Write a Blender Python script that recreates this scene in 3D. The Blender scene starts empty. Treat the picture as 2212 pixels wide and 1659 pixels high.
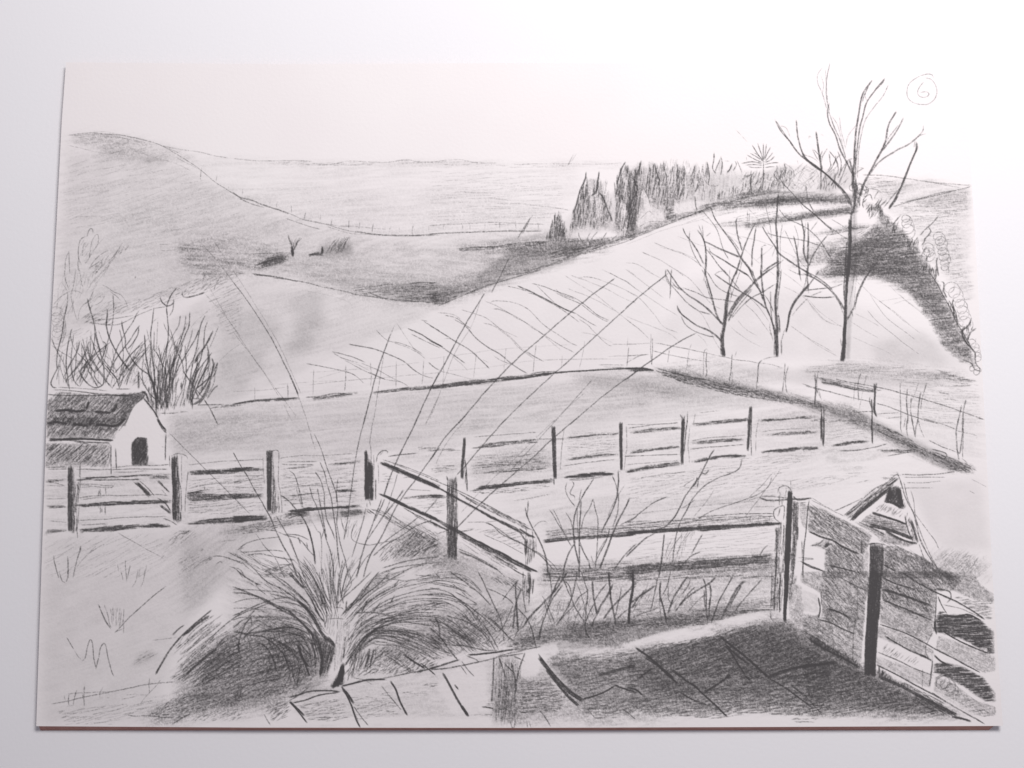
import math, random
import numpy as np

# ------------------------------------------------------------------
# A pencil landscape drawing on a sheet of heavy paper, lying on a white
# table.  The drawing is laid down stroke by stroke (graphite density kept
# per vertex of the sheet's mesh); every motif of the drawing is a part.
# ------------------------------------------------------------------
TILES = {'O': (0, 0, 3648 / 2212.0)}
for _r, _y in zip('ABCD', (430, 960, 1490, 2050)):
    for _c, _x in zip('12345', (130, 830, 1530, 2230, 2860)):
        TILES[_r + _c] = (_x, _y, 1 / 3.0)
TILES['T'] = (2700, 200, 1 / 3.0)

GW, GH = 1640, 1130            # graphite lattice of the sheet


def edge_l(y): return np.interp(y, [222, 430, 983, 1513, 2043, 2587], [235, 220, 192, 165, 147, 129])
def edge_r(y): return np.interp(y, [222, 430, 983, 1513, 2043, 2587], [3433, 3448, 3482, 3509, 3535, 3573])
def edge_t(x): return np.interp(x, [235, 660, 1000, 1700, 2700, 3433], [222, 226, 229, 225, 222, 223])
def edge_b(x): return np.interp(x, [129, 900, 1850, 2700, 3573], [2587, 2592, 2593, 2590, 2586])


def to_uv(p):
    """drawing units -> lattice coordinates"""
    x, y = p[:, 0], p[:, 1]
    l, r = edge_l(y), edge_r(y)
    t, b = edge_t(x), edge_b(x)
    return np.stack([(x - l) / (r - l) * (GW - 1), (y - t) / (b - t) * (GH - 1)], 1)


rng = np.random.RandomState(7)
_NT = rng.rand(256, 256)
SC = (GW - 1) / 3320.0          # lattice cells per drawing unit


def vnoise(u, v):
    i = np.floor(u).astype(int); j = np.floor(v).astype(int)
    fu = u - i; fv = v - j
    fu = fu * fu * (3 - 2 * fu); fv = fv * fv * (3 - 2 * fv)
    a = _NT[j & 255, i & 255]; b = _NT[j & 255, (i + 1) & 255]
    c = _NT[(j + 1) & 255, i & 255]; d = _NT[(j + 1) & 255, (i + 1) & 255]
    return (a * (1 - fu) + b * fu) * (1 - fv) + (c * (1 - fu) + d * fu) * fv


LINE = np.ones((GH, GW))       # what the pencil point left (1 = bare paper)
SMUD = np.ones((GH, GW))       # rubbed graphite
PART = np.zeros((GH, GW), np.int16)
PARTS = ['paper']
cur = [0, (0, 0, 1.0)]


def crspline(P):
    n = len(P)
    if n < 3:
        return P
    out = []
    Q = np.vstack([2 * P[0] - P[1], P, 2 * P[-1] - P[-2]])
    for i in range(1, n):
        p0, p1, p2, p3 = Q[i - 1], Q[i], Q[i + 1], Q[i + 2]
        k = max(3, int(np.hypot(*(p2 - p1)) / 6))
        t = np.linspace(0, 1, k, endpoint=False)[:, None]
        out.append(0.5 * ((2 * p1) + (-p0 + p2) * t + (2 * p0 - 5 * p1 + 4 * p2 - p3) * t * t
                          + (-p0 + 3 * p1 - 3 * p2 + p3) * t ** 3))
    out.append(P[-1][None])
    return np.vstack(out)


def stroke(P, w0, w1, p, wob=1.0, part=None, taper=True):
    """one pencil stroke; P in drawing units, widths in drawing units"""
    C = to_uv(crspline(np.asarray(P, float)))
    d = np.r_[0, np.cumsum(np.hypot(*(np.diff(C, axis=0).T)))]
    L = d[-1]
    if L < 0.5:
        return
    n = int(L / 0.6) + 2
    s = np.linspace(0, L, n)
    x = np.interp(s, d, C[:, 0]); y = np.interp(s, d, C[:, 1])
    o = rng.rand() * 200
    x = x + wob * 0.9 * (vnoise(s / 16 + o, s * 0 + o) - .5)
    y = y + wob * 0.9 * (vnoise(s / 16 + o + 50, s * 0 + o) - .5)
    t = s / L
    r = (w0 + (w1 - w0) * t) * SC * 0.5 * 0.76
    pr = p * 0.9 * (0.72 + 0.5 * vnoise(s / 9 + o, s * 0 + o + 9))
    if taper:
        pr = pr * np.clip(np.minimum(t, 1 - t) * L / 7 + 0.35, 0, 1)
        r = r * np.clip(np.minimum(t, 1 - t) * L / 7 + 0.55, 0, 1)
    r = np.maximum(r * (0.85 + 0.3 * vnoise(s / 5 + o, s * 0 + 70)), 0.3)
    rm = int(math.ceil(r.max() + 1.2))
    x0, y0 = int(x.min()) - rm - 1, int(y.min()) - rm - 1
    x1, y1 = int(x.max()) + rm + 2, int(y.max()) + rm + 2
    buf = np.zeros((y1 - y0, x1 - x0))
    xi = np.round(x).astype(int); yi = np.round(y).astype(int)
    for dy in range(-rm, rm + 1):
        for dx in range(-rm, rm + 1):
            dist = np.hypot(xi + dx - x, yi + dy - y)
            c = np.clip(r + 0.62 - dist, 0, 1) * pr
            c = np.where(r < 0.6, c * (0.45 + r * 0.9), c)
            m = c > 0.01
            np.maximum.at(buf, (yi[m] + dy - y0, xi[m] + dx - x0), c[m])
    put(buf, x0, y0, LINE, part)


def put(buf, x0, y0, dst, part=None, thr=0.16):
    h, w = buf.shape
    ax, ay = max(0, x0), max(0, y0)
    bx, by = min(GW, x0 + w), min(GH, y0 + h)
    if bx <= ax or by <= ay:
        return
    b = np.clip(buf[ay - y0:by - y0, ax - x0:bx - x0], 0, 0.97)
    dst[ay:by, ax:bx] *= 1 - b
    k = cur[0] if part is None else part
    if k:
        q = PART[ay:by, ax:bx]
        q[b > thr] = k


def poly_mask(P, pad):
    C = to_uv(np.asarray(P, float))
    x0, y0 = int(C[:, 0].min()) - pad, int(C[:, 1].min()) - pad
    x1, y1 = int(C[:, 0].max()) + pad + 2, int(C[:, 1].max()) + pad + 2
    x0, y0 = max(x0, -60), max(y0, -60); x1, y1 = min(x1, GW + 60), min(y1, GH + 60)
    X, Y = np.meshgrid(np.arange(x0, x1), np.arange(y0, y1))
    ins = np.zeros(X.shape, bool)
    n = len(C)
    for i in range(n):
        xa, ya = C[i]; xb, yb = C[(i + 1) % n]
        if ya == yb:
            continue
        k = ((ya > Y) != (yb > Y)) & (X < (xb - xa) * (Y - ya) / (yb - ya) + xa)
        ins ^= k
    return ins.astype(float), X, Y, x0, y0


def boxblur(a, r):
    r = int(r)
    if r < 1:
        return a
    for ax in (0, 1):
        for _ in range(2):
            pad = [(r + 1, r) if i == ax else (0, 0) for i in (0, 1)]
            c = np.cumsum(np.pad(a, pad), axis=ax)
            n = a.shape[ax]
            if ax == 0:
                a = (c[2 * r + 1:2 * r + 1 + n] - c[:n]) / (2 * r + 1)
            else:
                a = (c[:, 2 * r + 1:2 * r + 1 + n] - c[:, :n]) / (2 * r + 1)
    return a


def streaks(X, Y, ang, ln, wd):
    a = math.radians(-ang)
    o = rng.rand() * 99
    bend = 6 * vnoise(X / 90.0 + o, Y / 90.0)
    u = (X * math.cos(a) + Y * math.sin(a)) / (ln * SC)
    v = (-X * math.sin(a) + Y * math.cos(a) + bend) / (wd * SC)
    return 0.6 * vnoise(u + o, v + o) + 0.4 * vnoise(u * 2.3 + o, v * 2.1 + 31)


def fill(P, tone, blur):
    r = blur * SC * 0.5
    M, X, Y, x0, y0 = poly_mask(P, int(blur * SC) + 3)
    M = boxblur(M, r)
    M = M * tone * (0.75 + 0.5 * vnoise(X / 26.0, Y / 20.0))
    put(M, x0, y0, SMUD, part=0)


def shade(P, tone, blur, ang, ln, wd, con):
    blur = 4.0 if blur <= 1.5 else blur * 1.7 + 3
    M, X, Y, x0, y0 = poly_mask(P, int(blur * SC) + 3)
    M = boxblur(M, blur * SC)
    N = streaks(X, Y, ang, ln, wd)
    R = streaks(X, Y, ang, ln * 1.4, wd * 1.6)
    M = np.clip((M - .5) * 1.15 + .5 + (R - .5) * 5.0 * M * (1 - M), 0, 1) * (M > 0.02)
    M = M * tone * (0.62 + 0.35 * tone) * np.clip(1 + con * 2.6 * (N - 0.5), 0, 2.2)
    if ln >= 50:
        M = M * (0.35 + 1.3 * streaks(X, Y, ang, ln * 2.2, wd * 5))
    if tone <= .15:                        # light tones: half rubbed in with the finger
        put(boxblur(M, 1) * .42, x0, y0, SMUD, part=0)
        M = M * .5
    put(M, x0, y0, LINE, part=0)


def erase(P, amt, blur):
    M, X, Y, x0, y0 = poly_mask(P, int(blur * SC) + 3)
    M = boxblur(M, blur * SC * 0.5) * amt
    h, w = M.shape
    ax, ay = max(0, x0), max(0, y0); bx, by = min(GW, x0 + w), min(GH, y0 + h)
    m = M[ay - y0:by - y0, ax - x0:bx - x0]
    for D in (LINE, SMUD):
        D[ay:by, ax:bx] += (1 - D[ay:by, ax:bx]) * m


def mark(P):
    M, X, Y, x0, y0 = poly_mask(P, 1)
    h, w = M.shape
    ax, ay = max(0, x0), max(0, y0); bx, by = min(GW, x0 + w), min(GH, y0 + h)
    q = PART[ay:by, ax:bx]
    q[M[ay - y0:by - y0, ax - x0:bx - x0] > .5] = cur[0]


def inside(P, pts):
    ins = np.zeros(len(pts), bool)
    n = len(P)
    for i in range(n):
        xa, ya = P[i]; xb, yb = P[(i + 1) % n]
        if ya == yb:
            continue
        ins ^= ((ya > pts[:, 1]) != (yb > pts[:, 1])) & (pts[:, 0] < (xb - xa) * (pts[:, 1] - ya) / (yb - ya) + xa)
    return ins


def hatch(P, ang, sp, w, p, ln, jit):
    P = np.asarray(P, float)
    a = math.radians(-ang)
    ux, uy = math.cos(a), math.sin(a)
    c = P.mean(0)
    R = np.abs(P - c).max() * 1.5
    v = -R
    while v < R:
        u = -R + rng.rand() * ln
        while u < R:
            l = ln * (0.6 + 0.8 * rng.rand())
            k = max(3, int(l / 8))
            tt = np.linspace(0, l, k)
            da = (rng.rand() - .5) * jit
            bend = (rng.rand() - .5) * jit * l * 0.25
            vv = v + da * tt + bend * 4 * (tt / l) * (1 - tt / l) + (rng.rand() - .5) * sp
            pts = np.stack([c[0] + (u + tt) * ux - vv * uy, c[1] + (u + tt) * uy + vv * ux], 1)
            m = inside(P, pts)
            if m.sum() > 2:
                i = np.nonzero(m)[0]
                q = pts[i[0]:i[-1] + 1]
                stroke(q, w, w * 0.8, p * (0.55 + 0.75 * rng.rand()))
            u += l * (0.8 + 0.3 * rng.rand())
        v += sp * (0.6 + 0.8 * rng.rand())


def op_is_line(o): return o in 'kls'


def run(txt):
    for raw in txt.strip().splitlines():
        ln = raw.split('//')[0].strip()
        if not ln:
            continue
        if ln[0] == '@':
            cur[1] = TILES[ln[1:].strip()]
            continue
        if ln[0] == 'e':
            nm = ln[1:].strip()
            if nm in ('', '-', 'paper'):
                cur[0] = 0
            else:
                if nm not in PARTS:
                    PARTS.append(nm)
                cur[0] = PARTS.index(nm)
            continue
        head, pts = ln.split('|')
        h = head.split()
        a = [float(v) for v in h[1:]]
        q = [float(v) for v in pts.replace(',', ' ').split()]
        ox, oy, s = cur[1]
        P = np.array(q).reshape(-1, 2)
        if oy == 1490:
            P[P[:, 1] >= 1655, 1] = 1710
        if oy == 2050 and op_is_line(h[0]):
            P[P[:, 1] <= 0, 1] -= 40
        P = P * s + (ox, oy)
        op = h[0]
        if op == 'l':
            stroke(P, a[0], a[1], a[2])
        elif op == 'L':                       # straight segments, no taper
            for i in range(len(P) - 1):
                stroke(P[i:i + 2], a[0], a[1], a[2], taper=False)
        elif op == 'k':                       # thick broken stroke: several passes of the point
            a[0] *= s; a[1] *= s
            n = max(2, int(a[0] / 1.7) + 1)
            for i in range(n):
                off = (i / (n - 1) - .5) * max(a[0] - 2, 1)
                D = np.gradient(P, axis=0)
                N = np.stack([-D[:, 1], D[:, 0]], 1) / (np.hypot(D[:, 0], D[:, 1])[:, None] + 1e-6)
                f = np.linspace(1, a[1] / max(a[0], .1), len(P))[:, None]
                Q = P + N * off * f
                Q[0] += (Q[1] - Q[0]) * 0.06 * rng.rand(); Q[-1] += (Q[-2] - Q[-1]) * 0.06 * rng.rand()
                stroke(Q, 4.0, 4.0, a[2] * .9)
        elif op == 'f':
            fill(P, a[0], a[1])
        elif op == 's':
            shade(P, *a)
        elif op == 'x':
            erase(P, a[0], a[1])
        elif op == 'm':
            mark(P)
        elif op == 'h':
            if a[1] <= 13 and a[3] >= .4:
                shade(P, a[3] * .62, 1, a[0], a[4] * s * 1.5, 4, .5)
            hatch(P, a[0], a[1] * s * .72, a[2] * .72, a[3], a[4] * s, a[5])
        elif op == 'b':                       # a family of strokes between two curves: n, width, p, jitter
            k = len(P) // 2
            for i in range(int(a[0])):
                t = (i + rng.rand()) / a[0]
                Q = P[:k] * (1 - t) + P[k:] * t + rng.randn(k, 2) * a[3] * s
                e0, e1 = rng.rand() * .3, 1 - rng.rand() * .3
                C = crspline(Q); m_ = len(C)
                stroke(C[int(e0 * m_):max(int(e1 * m_), int(e0 * m_) + 4)], a[1], a[1] * .8, a[2] * (.5 + .8 * rng.rand()))
        elif op == 'w':                       # scribbled loops along a path: amp, pitch, width, p
            a[0] *= s * 1.5; a[1] *= s * 1.3
            C = crspline(P)
            d = np.r_[0, np.cumsum(np.hypot(*(np.diff(C, axis=0).T)))]
            n = int(d[-1] / a[1] * 8) + 2
            s_ = np.linspace(0, d[-1], n)
            x = np.interp(s_, d, C[:, 0]); y = np.interp(s_, d, C[:, 1])
            ph = s_ / a[1] * 2 * math.pi
            am = a[0] * (0.6 + 0.8 * vnoise(s_ / a[1], s_ * 0 + rng.rand() * 99))
            stroke(np.stack([x + am * np.cos(ph), y + am * np.sin(ph)], 1), a[2], a[2], a[3])
        elif op == 'v':                       # zigzag between first and second half of the points
            k = len(P) // 2
            A, B = crspline(P[:k]), crspline(P[k:])
            n = int(a[0])
            ia = np.linspace(0, len(A) - 1, n); ib = np.linspace(0, len(B) - 1, n)
            z = []
            for i in range(n):
                z.append(A[int(ia[i])] + rng.randn(2) * a[3]); z.append(B[int(ib[i])] + rng.randn(2) * a[3])
            for i in range(len(z) - 1):
                stroke(np.array([z[i], z[i + 1]]), a[1], a[1], a[2] * (0.6 + .6 * rng.rand()))
        else:
            raise ValueError(ln)
TONES = """
@O
// left hill, far plain
s .06 14 12 60 6 1 | 142,296 210,290 290,300 360,322 430,372 500,415 600,455 690,488 800,508 1170,505 1210,510 1230,545 1100,600 950,658 830,650 740,635 550,592 480,608 380,640 270,668 130,740 112,840 108,640
f .045 30 | 150,330 320,330 600,460 800,510 1200,505 1230,545 950,655 550,590 270,668 120,740
s .065 20 14 70 6 1 | 250,450 450,400 620,470 820,515 820,560 560,600 480,600 330,650 200,560
s .05 10 2 90 5 1 | 380,330 560,346 700,354 900,350 1000,350 1250,357 1250,430 1210,500 820,508 700,485 600,452 430,370
s .05 8 6 90 4 1 | 500,420 700,400 1000,410 1200,440 1200,500 820,504 700,482
s .13 5 8 60 5 .6 | 150,296 210,290 300,300 400,328 430,350 360,345 300,350 180,318
s .10 7 12 50 5 .7 | 230,310 320,330 400,360 300,352 200,350
s .07 4 2 70 5 .8 | 640,350 760,348 740,358 650,360
s .07 4 2 70 5 .8 | 800,352 1010,344 1100,352 1000,358 830,360
s .06 4 2 70 5 .8 | 1180,352 1330,352 1400,356 1330,366 1200,360
// valley behind the middle field
s .20 10 -4 70 5 .8 | 380,520 440,514 560,520 600,545 560,590 440,600 400,575
s .11 14 -4 80 6 1 | 560,560 700,545 880,545 1180,500 1230,540 1120,595 950,656 820,648 560,590
s .15 10 -3 90 5 .8 | 640,580 900,600 1020,600 950,657 860,650 740,632
s .18 8 -2 70 5 .6 | 800,612 960,618 1000,625 950,657 900,654 820,640
f .10 16 | 800,620 960,616 1010,630 955,655 880,652
s .30 6 4 70 4 .5 | 990,530 1100,522 1240,515 1270,540 1230,555 1190,545 1080,545 1000,538
s .35 8 4 60 4 .5 | 1090,536 1200,525 1300,520 1330,532 1260,550 1180,560 1100,556
s .20 14 8 70 5 .7 | 1060,560 1180,556 1350,520 1240,560 1130,590 1040,625 960,655 940,640
f .16 14 | 1100,540 1260,530 1240,565 1120,600 1030,625 980,640
f .10 8 | 1010,525 1200,500 1210,512 1100,522
s .30 3 8 60 4 .5 | 1200,520 1340,512 1420,478 1540,438 1640,408 1660,414 1480,472 1340,520 1220,556
s .25 6 12 60 4 .5 | 560,572 630,545 640,550 620,560 550,580
// middle field: rubbed
f .05 20 | 560,600 740,645 950,664 860,710 500,870 350,880 460,800 360,700 480,612
f .11 44 | 630,640 690,620 700,700 670,760 600,790 640,700
f .08 50 | 480,640 620,700 520,860 440,860 470,760
s .05 14 14 90 5 1 | 560,600 940,662 840,720 640,780 480,860 460,800 360,700
// ploughed field
f .03 50 | 950,660 1400,500 1540,460 1440,640 1390,790 800,840 500,870
f .05 40 | 1500,600 1800,640 2050,740 2100,800 1900,780 1560,770 1400,740
f .07 30 | 1880,740 2000,720 2050,790 1900,790
// beyond the hedge, right of the tall tree
s .11 6 5 60 4 .7 | 1850,396 2000,386 2093,410 2096,480 2094,560 2100,660 2010,560 1960,480 1890,430
s .07 5 5 60 4 .8 | 1890,386 2030,392 2093,404 2000,412 1900,420
s .14 5 8 60 4 .8 | 1960,425 2094,410 2094,450 1990,450
// cast shadow bands on the brow
s .33 5 5 60 4 .5 | 1590,418 1700,416 1840,424 1850,438 1720,440 1600,452 1560,456 1500,466 1600,438
f .14 10 | 1650,412 1850,420 1850,436 1700,438 1600,448
s .36 5 7 60 4 .5 | 1700,470 1800,452 1850,446 1850,462 1780,470 1690,478 1640,482
f .16 8 | 1720,466 1850,444 1850,460 1700,480
s .30 6 6 60 4 .5 | 1760,528 1850,508 1900,520 1900,545 1850,560 1700,575
s .42 3 4 50 5 .5 | 1850,520 1880,500 1900,462 1860,440 1880,440 1900,448 1930,480 1960,508 2000,560 2030,620 2060,680 2090,740 2110,790 2080,785 2040,750 2010,700 1980,650 1950,620 1900,600 1840,590 1780,600 1760,590
f .12 14 | 1840,540 1900,470 1960,515 2020,620 2060,700 2040,735 1990,650 1940,612 1860,596 1790,598
s .30 8 3 50 4 .5 | 1800,560 1900,530 2000,600 2040,700 1990,650 1900,600 1790,605
x .75 6 | 1868,456 1890,458 1905,485 1885,486 1870,475
// pasture in the enclosure
s .10 16 5 90 5 1 | 370,885 700,850 1100,822 1390,800 1560,812 1700,850 1800,880 1640,882 1200,922 1000,948 800,970 600,980 370,975
f .06 40 | 380,900 900,850 1300,810 1700,860 1200,940 600,990 370,980
s .14 12 -6 70 5 .8 | 1240,812 1400,806 1560,818 1620,842 1540,850 1440,852 1300,846 1230,826
f .08 26 | 1250,815 1480,812 1640,850 1500,860 1300,840
s .06 16 10 80 5 1 | 1030,1060 1400,1010 1640,990 1660,1120 1400,1080 1160,1160 1120,1110
s .05 22 8 90 5 1 | 1640,990 1900,965 2100,1020 1950,1030 1800,1100 1680,1060
x .6 20 | 1500,840 1600,836 1700,850 1640,862
x .5 30 | 1780,1030 1900,985 2020,990 2060,1010 1930,1030 1850,1090 1740,1080
s .12 6 -20 60 4 .8 | 1400,792 1560,812 1700,850 1840,890 1920,930 2110,1016 2060,1018 1900,950 1780,890 1640,862 1520,836 1420,812
s .34 5 -20 30 4 .5 | 1400,794 1440,796 1580,828 1720,858 1840,880 1920,930 2010,980 2100,1010 2110,1018 2060,1018 1980,985 1900,940 1820,900 1700,870 1560,836 1460,810
f .16 14 | 1410,796 1580,824 1720,856 1880,900 2100,1012 2040,1012 1880,930 1720,872 1560,838
// mounds by the trees
s .18 8 8 50 4 .7 | 1450,790 1530,778 1600,786 1500,800 1440,806
s .14 8 4 50 5 .7 | 1540,800 1640,790 1720,806 1640,830 1540,820
s .18 10 -4 80 5 .7 | 1730,800 1830,780 1960,790 2080,810 2108,830 2010,820 1900,806 1760,820
f .08 22 | 1500,780 1700,800 1830,782 2080,812 2000,840 1720,830
s .07 16 -8 80 5 .9 | 1860,800 2100,830 2118,900 2118,990 1980,960 1900,900 1800,860
// pasture between the two rail fences
s .08 10 6 80 5 .9 | 1020,960 1200,935 1780,880 1890,890 1890,960 1600,985 1350,1015 1000,1060
s .12 8 4 60 5 .7 | 1020,1004 1190,985 1190,1010 1100,1028 1020,1034
s .14 7 4 50 5 .8 | 1000,985 1190,960 1190,1010 1040,1020
s .15 8 6 60 5 .8 | 1600,912 1700,888 1800,896 1860,900 1860,926 1700,930
s .12 8 10 50 5 .9 | 1640,985 1800,970 1980,960 1900,985 1760,990 1650,1004
s .10 9 6 60 5 .9 | 960,960 1000,955 1000,1050 900,1010 830,990
// pasture seen through the left fence
s .09 10 5 80 5 .9 | 380,990 600,985 800,975 800,1090 600,1110 380,1130
s .10 10 5 80 5 .9 | 100,1010 370,1015 370,1130 100,1150
s .08 10 25 80 5 .9 | 360,900 600,880 560,960 380,990
// left foreground
f .05 40 | 96,1160 380,1140 480,1230 380,1400 330,1560 90,1560
s .03 20 20 90 5 1 | 96,1160 380,1140 460,1260 380,1400 330,1540 90,1560
s .10 22 38 60 5 .8 | 380,1140 560,1110 560,1180 480,1240 400,1330 370,1230
f .07 30 | 390,1150 560,1120 620,1160 500,1260 400,1330
s .18 8 5 60 4 .6 | 470,1150 560,1120 770,1098 800,1110 640,1130 560,1140 480,1160
f .12 14 | 480,1148 770,1098 800,1112 620,1135
// dark ground round the grass clump
s .22 14 35 40 5 .6 | 400,1430 500,1360 640,1340 700,1480 600,1500 420,1530 380,1480
s .24 16 14 50 5 .9 | 500,1360 560,1350 640,1360 700,1400 710,1470 600,1510 480,1535 360,1552 330,1550 400,1500
f .10 26 | 480,1390 640,1350 710,1430 690,1490 560,1515 400,1530
s .24 12 8 40 5 .6 | 330,1520 560,1500 640,1500 600,1535 480,1545 300,1562
s .12 14 35 60 5 .9 | 370,1470 470,1400 500,1330 560,1300 620,1330 480,1430 400,1500
s .20 8 30 50 5 .9 | 840,1180 900,1150 980,1200 1010,1240 900,1230 860,1215
f .08 22 | 840,1160 930,1160 1060,1240 1130,1250 1140,1330 1010,1260
s .18 12 -25 40 4 .6 | 820,1110 900,1130 1010,1190 1140,1260 1130,1300 1000,1240 860,1170
s .20 12 24 50 5 .9 | 790,1440 860,1380 960,1330 1060,1300 1160,1300 1170,1370 1040,1400 930,1420 830,1445
f .05 24 | 800,1430 900,1340 1060,1290 1160,1310 1150,1370 960,1415
f .04 40 | 560,1300 640,1200 740,1160 900,1200 1050,1260 1100,1360 900,1420 640,1430
s .10 14 24 60 5 .8 | 740,1420 790,1300 900,1250 1050,1270 1110,1340 960,1400 830,1430
s .14 14 -20 60 5 .8 | 490,1240 620,1230 700,1300 640,1380 500,1330
// strip of grass under the low rail
s .24 8 4 40 5 .6 | 1170,1222 1400,1210 1680,1195 1680,1245 1400,1240 1180,1248
s .16 8 4 50 5 .7 | 1160,1230 1680,1210 1680,1330 1400,1350 1180,1380
s .42 8 10 24 5 .45 | 1180,1350 1300,1338 1560,1320 1600,1330 1500,1352 1330,1400 1200,1385 1130,1400 1100,1400 1120,1370
f .14 16 | 1160,1360 1400,1330 1640,1300 1650,1320 1500,1350 1300,1400 1120,1405
s .10 8 4 60 4 .8 | 1180,1100 1680,1060 1680,1110 1400,1130 1180,1160
// paving
s .12 10 6 40 4 .7 | 640,1490 800,1450 1080,1420 1200,1440 1180,1555 640,1560
s .22 10 8 22 5 .7 | 1060,1480 1180,1450 1240,1520 1400,1530 1500,1550 1300,1562 1120,1556 1060,1540
s .18 8 80 30 4 .7 | 1068,1410 1130,1408 1134,1560 1064,1560
s .40 8 8 24 5 .5 | 1170,1400 1300,1420 1500,1380 1680,1340 1720,1350 1860,1440 2090,1550 1900,1552 1640,1536 1400,1540 1250,1530
s .26 10 6 30 5 .6 | 1400,1400 1680,1345 1760,1370 1900,1470 2080,1545 1700,1500 1500,1520 1380,1470
f .16 18 | 1380,1400 1560,1375 1690,1340 1850,1440 2060,1540 1800,1520 1600,1500 1420,1500 1340,1440
f .10 20 | 1180,1430 1400,1420 1500,1500 1400,1530 1240,1520
s .24 12 12 30 4 .6 | 1500,1370 1690,1340 1860,1450 1980,1510 1700,1470 1560,1440
x .85 7 | 1346,1392 1420,1368 1480,1356 1500,1368 1440,1380 1350,1400
x .8 7 | 1350,1410 1400,1396 1480,1372 1530,1360 1560,1370 1480,1388 1400,1402
x .85 6 | 1130,1404 1200,1390 1210,1410 1170,1428 1160,1460 1124,1462 1118,1420
x .75 6 | 1540,1342 1640,1320 1660,1332 1560,1350
x .7 10 | 1480,1552 1640,1540 1700,1550 1900,1550 1940,1562 1400,1564
x .7 14 | 940,1480 1000,1430 1050,1440 1060,1540 980,1545
x .7 8 | 640,1548 1060,1548 1060,1564 640,1564
@A5
s .40 3 3 60 5 .5 | -430,830 0,812 500,820 520,870 250,880 0,890 -500,930 -560,900
s .42 3 6 60 5 .5 | -640,1110 -330,1050 0,990 300,950 520,930 520,985 200,1020 0,1050 -300,1090 -600,1150
s .32 3 8 60 5 .5 | 60,1220 250,1170 500,1130 740,1110 600,1160 300,1210 80,1250
s .22 3 5 60 5 .6 | -1130,905 -800,880 -500,850 -430,880 -700,930 -1050,940
s .2 3 8 60 5 .6 | -980,1120 -800,1080 -600,1090 -560,1130 -900,1140
@A3
f .07 14 | 1230,1290 1500,1000 1680,850 2211,700 2211,1230 1900,1180 1480,1270
s .20 3 84 60 6 .8 | 1240,1290 1310,1080 1400,960 1480,1240 1540,960 1680,640 1820,640 1960,1000 2000,620 2100,460 2150,640 2190,560 2230,480 2230,1230 2050,1240 1900,1150 1560,1180 1480,1270
s .16 3 84 50 6 .7 | 1300,1200 1370,980 1440,1120 1450,1250
s .14 4 84 50 6 .7 | 1520,1130 1680,700 1720,900 1700,1120 1560,1170
@A4
f .06 14 | 0,1260 0,520 400,500 700,560 1240,600 1240,800 900,930 300,1150
s .20 3 84 60 6 .8 | 0,1250 0,470 60,560 110,480 165,430 200,560 260,450 310,450 350,520 400,430 450,540 540,450 580,540 620,470 660,560 720,620 700,940 450,1070 120,1180
s .13 3 84 60 6 .9 | 700,940 700,520 740,450 790,560 870,440 920,560 1010,400 1060,560 1130,470 1180,560 1240,500 1240,780 1000,870
s .16 4 60 50 6 .8 | 1180,800 1240,560 1500,540 1640,480 1800,520 1800,740 1500,780
f .06 12 | 1240,600 1700,480 2060,480 2211,560 2211,760 1300,790
@A5
f .10 10 | 160,740 240,540 520,500 540,700 300,780
"""

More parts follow.
